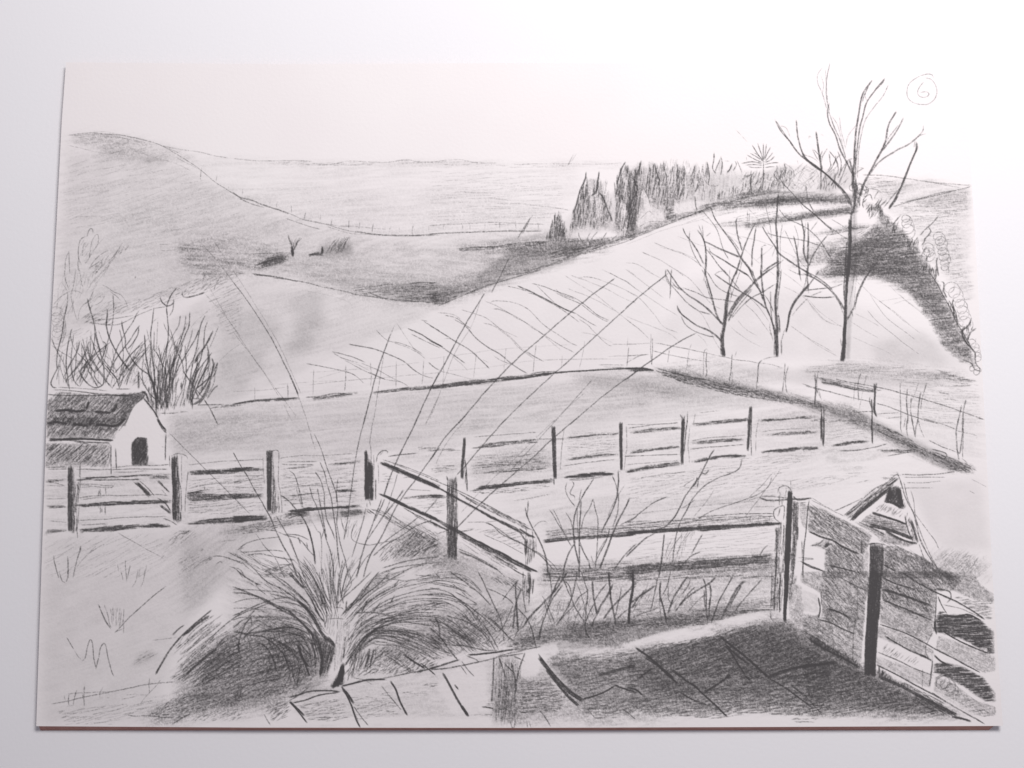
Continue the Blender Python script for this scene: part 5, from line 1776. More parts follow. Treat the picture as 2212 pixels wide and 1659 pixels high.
RIGHT = """
// saplings in front of the long rail
e drawn_sapling
@C3
l 5 7 .66 | 1025,960 1040,1040 1090,1150 1150,1260 1210,1390 1250,1520 1275,1659
l 4 4 .6 | 1055,875 1055,940 1045,1040 
l 3.4 3 .4 | 1110,1170 1160,1120 1220,1100 1260,1115
l 5 5 .6 | 590,1112 680,1150 760,1230 880,1290 1000,1350 1100,1410 1200,1480 1330,1620
l 4 4 .42 | 700,1160 860,1270 1000,1340
l 4 4 .42 | 1100,1400 1200,1460 1310,1550 1380,1640
l 3.6 4 .46 | 1280,970 1330,1050 1400,1170 1480,1280
l 3.6 4 .4 | 1320,975 1380,1090 1440,1240 1520,1370
l 3.4 4 .45 | 1455,1005 1510,1100 1540,1220 1560,1340
l 3.6 4 .5 | 1470,680 1455,760 1490,860 1555,940
l 3.6 4 .5 | 1520,670 1545,710 1500,800 1545,830 1555,860
l 4.4 7 .64 | 1755,640 1680,760 1610,880 1560,1010 1540,1130 1540,1260 1560,1400 1600,1560
l 3.4 4 .46 | 1620,760 1600,880 1600,960
l 5 7 .62 | 1620,870 1615,1000 1605,1150 1600,1300 1600,1659
l 3.6 4 .5 | 1580,950 1580,1150 1600,1300 1700,1540
l 4 4 .5 | 1750,860 1710,960 1650,1060 1620,1180
l 4 4 .5 | 1752,860 1770,960 1800,1080 1800,1250 1790,1400 1775,1600
l 4 5 .52 | 1950,610 2000,730 2020,860 2010,1010 1960,1160
l 6 6 .64 | 2015,560 2018,700 2000,850 1950,990 1880,1130 1840,1220
l 3.4 3 .32 | 2090,710 2030,800 1960,920 1900,1060
l 6 8 .66 | 2135,860 2080,980 2010,1110 1960,1230 1900,1400 1820,1600
l 4.4 4 .5 | 2211,1050 2120,1100 2040,1140 
l 5 5 .56 | 1925,1180 1900,1280 1830,1420 1760,1560
l 3.6 3.6 .4 | 1880,1300 1820,1400 1780,1480
l 5 6 .58 | 2211,1340 2100,1450 2000,1580 1970,1620
l 6 7 .62 | 1550,1340 1490,1440 1450,1560 1420,1659
l 4 4 .5 | 1600,1340 1660,1450 1710,1530
k 14 14 .5 | 1710,1540 1715,1620
l 3.4 3 .36 | 1730,1470 1750,1560
@C4
l 5 6 .66 | 945,338 900,400 850,500 800,600 740,690 640,830 570,960 510,1070 430,1150 340,1195 
l 5 4 .6 | 885,555 850,595 810,590 775,660 765,740
l 5 5 .62 | 758,625 750,690 700,740
l 3.4 3 .36 | 740,640 680,680 620,730 690,745
l 3.4 3 .42 | 735,875 640,940 590,965
l 4.4 5 .58 | 1242,440 1210,540 1090,600 940,660 800,760 700,880 640,1000 580,1110 540,1230 520,1350 495,1550
l 3.4 4 .42 | 1560,620 1520,730 1400,820 1240,880 1060,940 920,990 800,1060 740,1110
l 3 3 .32 | 1650,550 1540,700 1400,890 1270,1060
l 3 3 .28 | 1560,590 1450,720 1300,860
l 3 3 .26 | 945,755 870,880 760,1010 720,1060
l 5 4 .55 | 440,840 300,900 180,990 60,1090 0,1120
l 6 6 .62 | 300,1235 200,1290 90,1390 0,1480
l 5 6 .6 | 38,855 20,900 0,940
l 6 7 .66 | 408,1235 400,1350 385,1500 350,1659
l 5 5 .5 | 820,1240 780,1300 740,1380 700,1450
l 6 5 .58 | 790,1430 700,1470 620,1550 540,1640
l 5 5 .5 | 1515,1355 1470,1400 1420,1480
l 3.4 3.4 .35 | 600,1240 500,1380 430,1520
l 3.4 3.4 .32 | 490,1300 440,1400 420,1480
l 3.4 3.4 .3 | 700,1200 600,1330 540,1460
h 70 40 3.4 .3 170 .5 | 420,1300 640,1180 760,1180 560,1580 400,1560
@D3
l 7 8 .7 | 925,65 920,150 930,280 935,400 940,500 945,600
l 7 7 .6 | 990,130 950,220 915,340 900,470 895,560
l 5 5 .6 | 1280,0 1300,100 1310,210
l 7 9 .72 | 1480,0 1360,140 1250,260 1150,360 1060,460 1020,530
l 7 8 .68 | 1400,10 1340,130 1270,300
l 6 7 .68 | 1420,100 1370,170 1310,260 1260,370 1210,500 1180,620 1170,700
l 4 4 .45 | 1200,210 1260,320 1300,420 1340,520
l 4 4 .42 | 1220,260 1260,400 1310,530
l 5 5 .5 | 1020,530 940,600 900,680
l 4 4 .45 | 1060,480 1100,600 1130,740
l 5 5 .55 | 1450,60 1500,130 1530,280 1590,400 1660,500
l 5 5 .52 | 1430,40 1480,160 1520,240
l 6 6 .58 | 1580,0 1540,160 1500,290 1430,420 1360,530
l 5 5 .5 | 1700,160 1600,230 1540,330 1460,400 1390,480
l 5 5 .55 | 1620,0 1660,80 1690,200 1670,400 1660,540
l 4 4 .42 | 1560,60 1620,200 1660,330 1680,430
l 8 9 .7 | 1740,60 1750,200 1770,320 1790,420
l 6 6 .6 | 1760,300 1700,420 1660,540 1680,620 1720,680
l 9 9 .62 | 1955,100 1900,220 1830,320 1790,420
l 8 9 .72 | 1915,0 1925,130 1945,280 1970,400 1990,540
l 6 6 .6 | 1790,420 1750,500 1740,560
l 5 5 .5 | 1900,80 1820,180 1760,280
l 8 8 .6 | 2211,60 2120,170 2000,290 1920,380 1860,470
l 5 5 .5 | 2050,120 2040,200 2000,360 1980,460
l 6 6 .5 | 2211,310 2100,380 2000,470
l 9 10 .75 | 2170,0 2170,140 2140,320 2130,440 2125,520
l 5 5 .5 | 2211,110 2160,150
h 60 40 4 .3 140 .6 | 1180,300 1700,200 1900,420 1660,560 1100,540
h 100 50 4 .28 150 .6 | 1300,300 1600,180 1800,400 1680,540 1340,520
h 70 34 4.4 .3 140 .5 | 880,340 1180,440 1130,620 860,600
@D4
l 9 11 .75 | 75,0 75,140 50,280 35,400 30,520
l 5 5 .6 | 120,75 80,110
l 7 7 .6 | 200,160 110,270 60,360
l 8 8 .6 | 310,110 200,190 110,250 50,300
l 4 4 .48 | 230,110 190,200 120,300 70,400
l 5 5 .6 | 340,20 320,130 290,270 265,380
l 8 8 .74 | 370,65 365,180 380,280 410,390 435,510
l 4 4 .5 | 360,120 360,300 375,470
l 5 5 .56 | 480,0 440,110 390,210
l 4 4 .5 | 455,110 450,230 475,300
l 8 8 .64 | 660,10 590,110 520,210 480,310 450,410
l 5 5 .52 | 690,20 670,100 600,200
l 8 7 .6 | 960,20 880,90 760,160 640,250 560,330
l 6 6 .55 | 740,120 660,200 590,300 520,390
l 6 6 .66 | 820,25 850,100 860,240 860,360 870,490
l 5 5 .6 | 835,160 840,280 850,360
l 7 7 .68 | 897,90 905,200 890,340 885,450
l 6 6 .64 | 1140,5 1080,120 1010,240 960,360 910,510
l 10 8 .66 | 1270,60 1190,140 1110,280 1050,400 1010,470
l 6 6 .58 | 1240,100 1180,200 1110,330 
l 6 5 .56 | 1455,40 1370,130 1250,270 1160,390
l 4 4 .42 | 860,190 760,280 650,400
l 3.4 3.4 .35 | 1080,110 1040,200
l 4 4 .45 | 340,345 220,390 60,450
h 60 36 4 .28 110 .5 | 180,130 700,80 760,300 500,420 200,400
@D3
h 4 15 6 .5 50 .3 | 820,760 1000,640 1400,640 1500,520 1850,500 2211,470 2211,540 1800,690 1420,690 1300,690 1100,770 900,820
@D4
h 4 15 6 .5 50 .3 | 0,500 440,420 860,420 1200,370 1500,370 1180,430 880,520 600,560 0,550
// gatepost and boarded gate
e drawn_gatepost
@C4
m | 1610,760 1700,720 1780,760 1850,900 1790,1659 1560,1659
k 44 42 .8 | 1755,770 1745,1000 1735,1300 1715,1659
h 87 10 9 .7 240 .04 | 1735,780 1775,790 1780,1000 1755,1500 1735,1659 1690,1659 1710,1200
k 16 12 .4 | 1610,1160 1610,1400 1600,1659
h 86 14 6 .4 190 .05 | 1590,1150 1650,1150 1650,1659 1590,1659
h 86 18 6 .4 220 .05 | 1640,1100 1700,1100 1700,1659 1660,1659
l 4 4 .5 | 1620,800 1640,740 1700,722 1750,750 1780,820
l 4 4 .45 | 1640,820 1640,930
l 4 4 .4 | 1660,860 1670,930
h 80 22 5 .25 90 .2 | 1620,760 1720,740 1720,930 1640,930
l 4 3 .3 | 1760,660 1765,760
h 86 13 8 .5 200 .05 | 1785,880 1845,900 1830,1300 1790,1659 1760,1659 1780,1200
l 7 7 .6 | 1838,1160 1830,1300
@D4
k 44 26 .85 | 1715,-10 1710,150 1700,350 1700,505
k 20 16 .8 | 1735,0 1725,200 1705,360
k 12 10 .5 | 1650,0 1640,200 1640,400
k 14 12 .42 | 1600,0 1590,200 1585,380
h 86 14 6 .36 200 .05 | 1560,0 1680,0 1670,400 1560,380
h 86 13 6 .42 160 .05 | 1745,0 1830,0 1790,200 1740,330
l 5 5 .4 | 1560,0 1555,350
e drawn_boarded_gate
@C5
m | -70,870 80,855 700,1230 720,1690 -140,1690
l 7 6 .66 | -460,850 -400,875 -320,878 90,855
l 4 4 .4 | -440,830 -300,840 0,870
@C4
l 7 5 .66 | 1785,830 1830,870 1900,870 1975,852
k 9 8 .55 | 1960,870 1940,1000 1925,1200 1900,1400 1890,1659
l 5 4 .45 | 1880,1310 1885,1500 1890,1640
h 5 20 5 .36 110 .2 | 1840,900 1950,890 1920,1090 1850,1060
h 5 28 5 .25 100 .2 | 1830,1400 1900,1420 1890,1640 1810,1640
l 4 3.4 .36 | 1840,1490 2000,1500 1880,1520
k 9 7 .6 | 1860,1530 1960,1570 2120,1640
@C5
s .36 1 -34 30 5 .7 | 60,930 240,990 480,1110 740,1260 640,1460 560,1420 320,1300 60,1200 
s .22 1 -34 26 5 .5 | -20,900 60,930 40,1180 0,1150 -40,1000
h -40 17 6 .34 90 .3 | 60,950 240,990 500,1120 740,1260 640,1440 330,1290 70,1180
k 16 18 .66 | 65,1210 200,1270 330,1310 440,1380 600,1450
s .36 1 -20 24 5 .5 | 90,1360 240,1290 310,1320 230,1400
k 40 26 .62 | 290,1330 230,1380
l 5 5 .6 | 80,1365 170,1340 230,1290
s .40 1 -50 24 5 .6 | 240,1400 330,1310 500,1400 640,1460 660,1659 230,1659
h -50 17 6 .34 80 .3 | 250,1410 330,1320 640,1470 650,1659 240,1659
k 14 12 .6 | 270,1570 400,1600 560,1640
s .2 1 60 24 5 .6 | 620,1300 700,1340 700,1659 640,1659
k 8 7 .5 | 630,1280 625,1460 
h -30 24 4 .3 100 .3 | -20,930 100,900 400,1060 780,1250 700,1260 300,1050
l 3.4 3 .3 | 100,850 220,930 330,990
l 3.4 3 .3 | 90,870 300,980 450,1050
k 9 8 .6 | -10,1540 80,1590 240,1640
@D5
m | -120,-20 710,-20 690,400 640,960 0,620 -160,520
s .40 1 -50 24 5 .7 | 205,0 700,0 690,160 660,400 640,700 560,640 205,480
s .30 1 -36 24 5 .6 | -20,0 210,0 210,200 -20,70
h -50 20 6 .24 80 .3 | 210,10 690,10 670,260 560,640 210,460
s .30 1 -34 26 5 .6 | 0,450 160,420 200,480 560,640 640,700 620,920 520,880 300,760 0,600
k 14 10 .66 | 165,230 185,350 165,460
k 10 9 .5 | 195,160 200,320
k 10 9 .66 | 160,470 280,500 400,560 560,630
k 18 20 .66 | 260,350 400,400 520,470
l 5 5 .5 | 380,10 520,90 690,170
l 4 4 .45 | 560,460 540,640 530,860
l 3.4 3.4 .4 | 160,600 162,480
l 3.4 3.4 .36 | 590,120 580,500
h -36 26 4 .3 110 .3 | 0,470 160,500 560,660 620,700 620,900 300,740 0,590
x .75 4 | 0,150 160,210 165,400 30,400 -120,370 -120,90 -40,100
s .12 1 -36 30 4 .6 | 0,150 160,210 165,400 0,380
k 9 8 .5 | 0,590 150,680 320,790 460,860
l 4 4 .6 | 0,610 60,640
@D4
s .24 1 -60 26 5 .6 | 1740,330 1880,400 2060,440 2211,460 2211,660 2000,580 1840,520 1740,440
s .25 1 80 40 5 .5 | 1790,90 1880,110 1890,400 1800,380 1740,340
@D5
e drawn_corner_post
m | 705,-170 870,-170 830,500 770,1090 650,1090 690,400
@C5
k 90 84 .8 | 760,1345 760,1500 755,1659
k 50 50 .6 | 830,1350 830,1500 820,1659
l 7 6 .7 | 700,1345 800,1340 880,1350
k 22 22 .42 | 860,1360 850,1659
@D5
k 86 96 .8 | 760,-10 745,200 725,500 710,800 710,1080
k 40 30 .62 | 815,0 800,300 780,600 765,900 765,1080
k 22 16 .36 | 835,0 825,250 810,480
h 87 11 8 .4 240 .03 | 700,0 850,0 790,700 770,1080 650,1080 680,500
e drawn_boarded_gate
m | 880,-140 1060,-60 2040,420 2080,900 2100,1500 1900,1560 800,950 
@C5
s .44 1 -32 26 5 .55 | 880,1370 1000,1370 1240,1460 1400,1560 1700,1659 860,1659 870,1500
h -60 17 6 .3 90 .4 | 880,1370 1240,1460 1600,1640 870,1650
h -32 30 4 .3 130 .2 | 800,1250 1000,1340 1240,1450 1400,1560 1200,1500 900,1380 780,1320
k 12 9 .55 | 860,1560 1000,1640
@D5
s .44 1 -32 26 5 .55 | 840,0 1500,-10 1700,60 1600,160 1430,160 1400,460 1100,400 840,260
h -55 17 6 .3 90 .4 | 840,0 1500,0 1560,140 1420,170 1400,450 840,260
s .36 1 -34 26 5 .55 | 830,260 1400,450 1390,640 1290,720 830,500
s .34 1 -30 26 5 .55 | 1470,0 1800,0 1900,100 2040,200 2040,300 1880,280 1600,160
k 14 12 .62 | 850,20 1000,90 1200,150 
k 14 12 .62 | 1050,0 1250,90 1420,180 1620,270 1800,370 1940,470
k 24 20 .62 | 840,150 1000,190 1200,260 1360,320
k 12 10 .55 | 850,260 1100,360 1380,480
l 3.4 3 .3 | 1400,160 1340,330 
k 10 10 .5 | 1430,190 1420,400 1400,600
l 6 5 .6 | 1390,155 1450,145 1540,160 1580,190 1580,250 1540,290
k 10 8 .5 | 1440,220 1490,330 1540,410
h 5 17 6 .3 120 .2 | 1560,200 2040,300 2040,480 1940,460 1700,330
l 4 4 .42 | 1500,310 1700,360 1950,470
// dark openings
h 3 15 8 .75 190 .08 | 1430,400 1500,380 1600,430 1760,415 1920,485 2040,600 2045,830 1980,830 1700,680 1430,600 1410,500
s .46 1 4 40 5 .4 | 1420,430 1760,415 1920,490 2040,600 2045,830 1980,830 1700,680 1420,600
k 22 16 .7 | 1410,480 1415,560 1430,630
k 16 14 .75 | 1540,430 1650,440 1770,420 1900,480
k 12 10 .7 | 1500,600 1650,690 1850,780 1990,835
x .7 3 | 1900,770 1970,780 1970,820 1900,780
h 3 15 8 .68 170 .08 | 1400,940 1500,930 1700,970 1920,1075 2020,1180 2060,1350 1940,1340 1700,1180 1500,1070 1390,1040
s .36 1 4 40 5 .4 | 1400,950 1500,930 1700,970 1920,1080 2050,1240 2060,1350 1940,1340 1700,1180 1500,1070 1400,1040
k 20 14 .6 | 1400,850 1480,920 1560,960
k 10 10 .6 | 1385,900 1380,1000 1355,1190
k 10 9 .55 | 1400,1030 1650,1040 1900,1080
// lower boards
s .30 1 -32 26 5 .55 | 800,540 1000,590 1240,700 1400,800 1380,920 1200,830 900,700 780,640
h 45 19 5 .34 90 .2 | 790,700 950,730 1100,860 980,900 840,860
h 45 24 5 .3 90 .2 | 1000,800 1280,880 1200,960 1000,900
s .26 1 -30 30 5 .6 | 1450,640 1960,830 2050,860 2060,1020 1940,1040 1700,930 1420,800
s .2 1 -32 30 5 .6 | 780,860 1000,930 1380,1070 1360,1200 1100,1120 800,960
s .24 1 -32 30 5 .6 | 1420,1080 1600,1150 1850,1340 2060,1400 2060,1500 1800,1500 1400,1240
h 8 24 4.4 .3 120 .3 | 1420,1100 1700,1200 1900,1360 2060,1420 2050,1520 1800,1500 1500,1280
w 60 60 4 .34 | 1480,1130 1560,1200
w 40 50 4 .3 | 1460,1100 1640,1240
k 12 10 .5 | 820,520 1100,620 1300,720 1420,790 1600,880 1900,1040
k 14 12 .6 | 870,640 1100,780 1280,860 1380,910
k 24 16 .62 | 1250,850 1340,880
k 9 8 .42 | 800,820 1000,900 1200,1000 1400,1070
x .65 4 | 1330,820 1390,830 1380,900 1320,870
k 12 12 .5 | 780,950 1000,1060 1200,1170 1500,1330 1700,1450 1900,1560
h -30 15 6 .42 160 .1 | 1000,1110 1240,1220 1500,1350 1640,1480 1560,1400 1300,1270
k 9 8 .46 | 1380,1250 1600,1390 1760,1480 1950,1590
x .6 5 | 1320,1190 1500,1260 1800,1440 2000,1560 1860,1540 1560,1380
l 4 4 .4 | 1280,1000 1275,1200
l 4 4 .45 | 1350,900 1310,780 1390,600
// shed gable behind
e drawn_shed
@C5
m | 1030,590 1080,680 1240,1340 880,1250 500,1110 880,720
k 34 36 .72 | 950,740 850,810 740,900 640,980 520,1090
h 40 14 7 .5 150 .1 | 500,1110 430,1030 700,840 900,680 1000,610 1030,640 940,750 760,900 620,1010
l 4 4 .45 | 440,1040 600,900 760,760 880,700
l 4 4 .45 | 880,720 960,630 1025,590
l 4 3 .4 | 330,990 480,930 640,850
l 3.4 3 .35 | 350,990 540,900
k 20 14 .5 | 1020,640 960,690 890,730
l 5 4 .5 | 1010,590 1040,660 1040,700
s .62 1 60 30 5 .3 | 925,745 1020,725 1085,965 1040,970 960,905 865,895
h 60 11 9 .6 90 .2 | 930,740 1020,730 1080,960 1040,965 960,910 870,890
k 50 40 .7 | 1020,740 1040,850 1065,950
k 34 30 .7 | 940,760 920,840 890,880 
k 26 20 .65 | 880,890 960,905 1060,960
h 45 19 5 .36 90 .3 | 620,1080 860,890 1060,970 1100,1100 900,1030 720,1010 600,1110
h 50 24 4.4 .35 90 .5 | 780,990 880,910 1070,975 1090,1090 920,1030
k 22 18 .8 | 740,1010 900,1060 1020,1100 1110,1135
s .36 1 -10 24 5 .5 | 620,1110 720,1020 900,1080 1110,1140 1140,1240 900,1170 700,1140
h 2 20 5 .36 100 .2 | 620,1110 740,1050 1100,1150 1120,1220 900,1180
k 34 34 .72 | 700,1140 850,1175 1000,1220 1180,1290
k 26 20 .6 | 880,1200 1000,1270 1120,1320 1220,1340
l 6 6 .55 | 600,1110 760,1180 880,1250
s .34 1 -30 24 5 .5 | 560,1110 700,1150 960,1260 1200,1350 1100,1370 860,1320 760,1240
k 14 12 .5 | 1090,1040 1120,1180 1180,1320
k 26 18 .5 | 1150,1090 1190,1200 1230,1330
h 75 16 5 .45 140 .1 | 1030,760 1060,760 1150,1060 1240,1330 1180,1340 1100,1060
l 5 4 .5 | 1040,660 1070,760 1120,900 1180,1010 1220,1160 1270,1340 1400,1560
l 4 4 .42 | 1080,680 1120,860 1200,1060 1280,1280 1380,1500 1440,1600
l 3.4 3.4 .36 | 1155,775 1185,880 1200,1020 1230,1160
l 3.4 3.4 .36 | 1200,1020 1300,1160 1400,1290 1455,1400
l 3.4 3.4 .4 | 1160,1080 1240,1260 1340,1460 1440,1600
l 3.4 3.4 .36 | 1240,1340 1300,1500 1350,1620
l 4.4 4 .42 | 1060,600 1200,605 1400,600 1560,580 1640,570
l 3.4 3 .36 | 1080,630 1300,630 1520,632
l 3.4 3 .34 | 1110,690 1300,688 1480,672
l 3.4 3 .3 | 780,740 1100,748 1400,742
h 3 24 4 .25 110 .3 | 830,620 1030,560 1140,580 1000,640 840,720
e -
@C5
f .05 30 | 1080,700 1900,650 2000,1400 1500,1400
s .30 1 50 30 6 .6 | 1250,1460 1440,1600 1700,1659 1300,1659
h 45 26 4 .22 110 .4 | 1400,1400 1700,1380 1900,1500 1880,1659 1500,1600
h 30 24 5 .34 90 .4 | 1640,1440 1820,1460 1880,1560 1780,1540
h 60 34 4 .26 90 .4 | 1720,1480 1900,1440 1900,1659 1740,1640
s .2 12 40 40 5 .7 | 1250,1480 1500,1420 1920,1520 2010,1659 1500,1659
l 3 3 .3 | 1780,775 1835,805
l 3 2.4 .22 | 1800,650 1970,740
h 8 28 4 .16 150 .3 | -650,700 0,640 700,560 700,600 200,740 -500,800
h 8 18 4 .28 110 .3 | 0,680 140,665 170,690 0,705
h 12 20 4 .32 120 .3 | 520,700 780,630 760,650 560,720
s .2 8 30 40 5 .6 | 640,880 760,760 860,720 960,620 900,680 760,840
s .16 14 -4 50 5 .7 | 230,430 480,420 700,560 500,520 300,480
f .08 14 | 240,420 380,420 370,460 250,460
// the encircled number
e page_number
@T
l 3 3 .34 | 1880,235 1860,200 1810,192 1740,210 1660,255 1610,310 1592,380 1600,440 1640,485 1700,512 1760,518 1820,512 1880,470 1910,410 1912,350 1890,290 1850,245 1790,232
l 3 3 .38 | 1778,268 1740,310 1712,360 1708,400 1730,432 1770,443 1810,432 1830,405 1815,385 1780,380 1735,390
"""
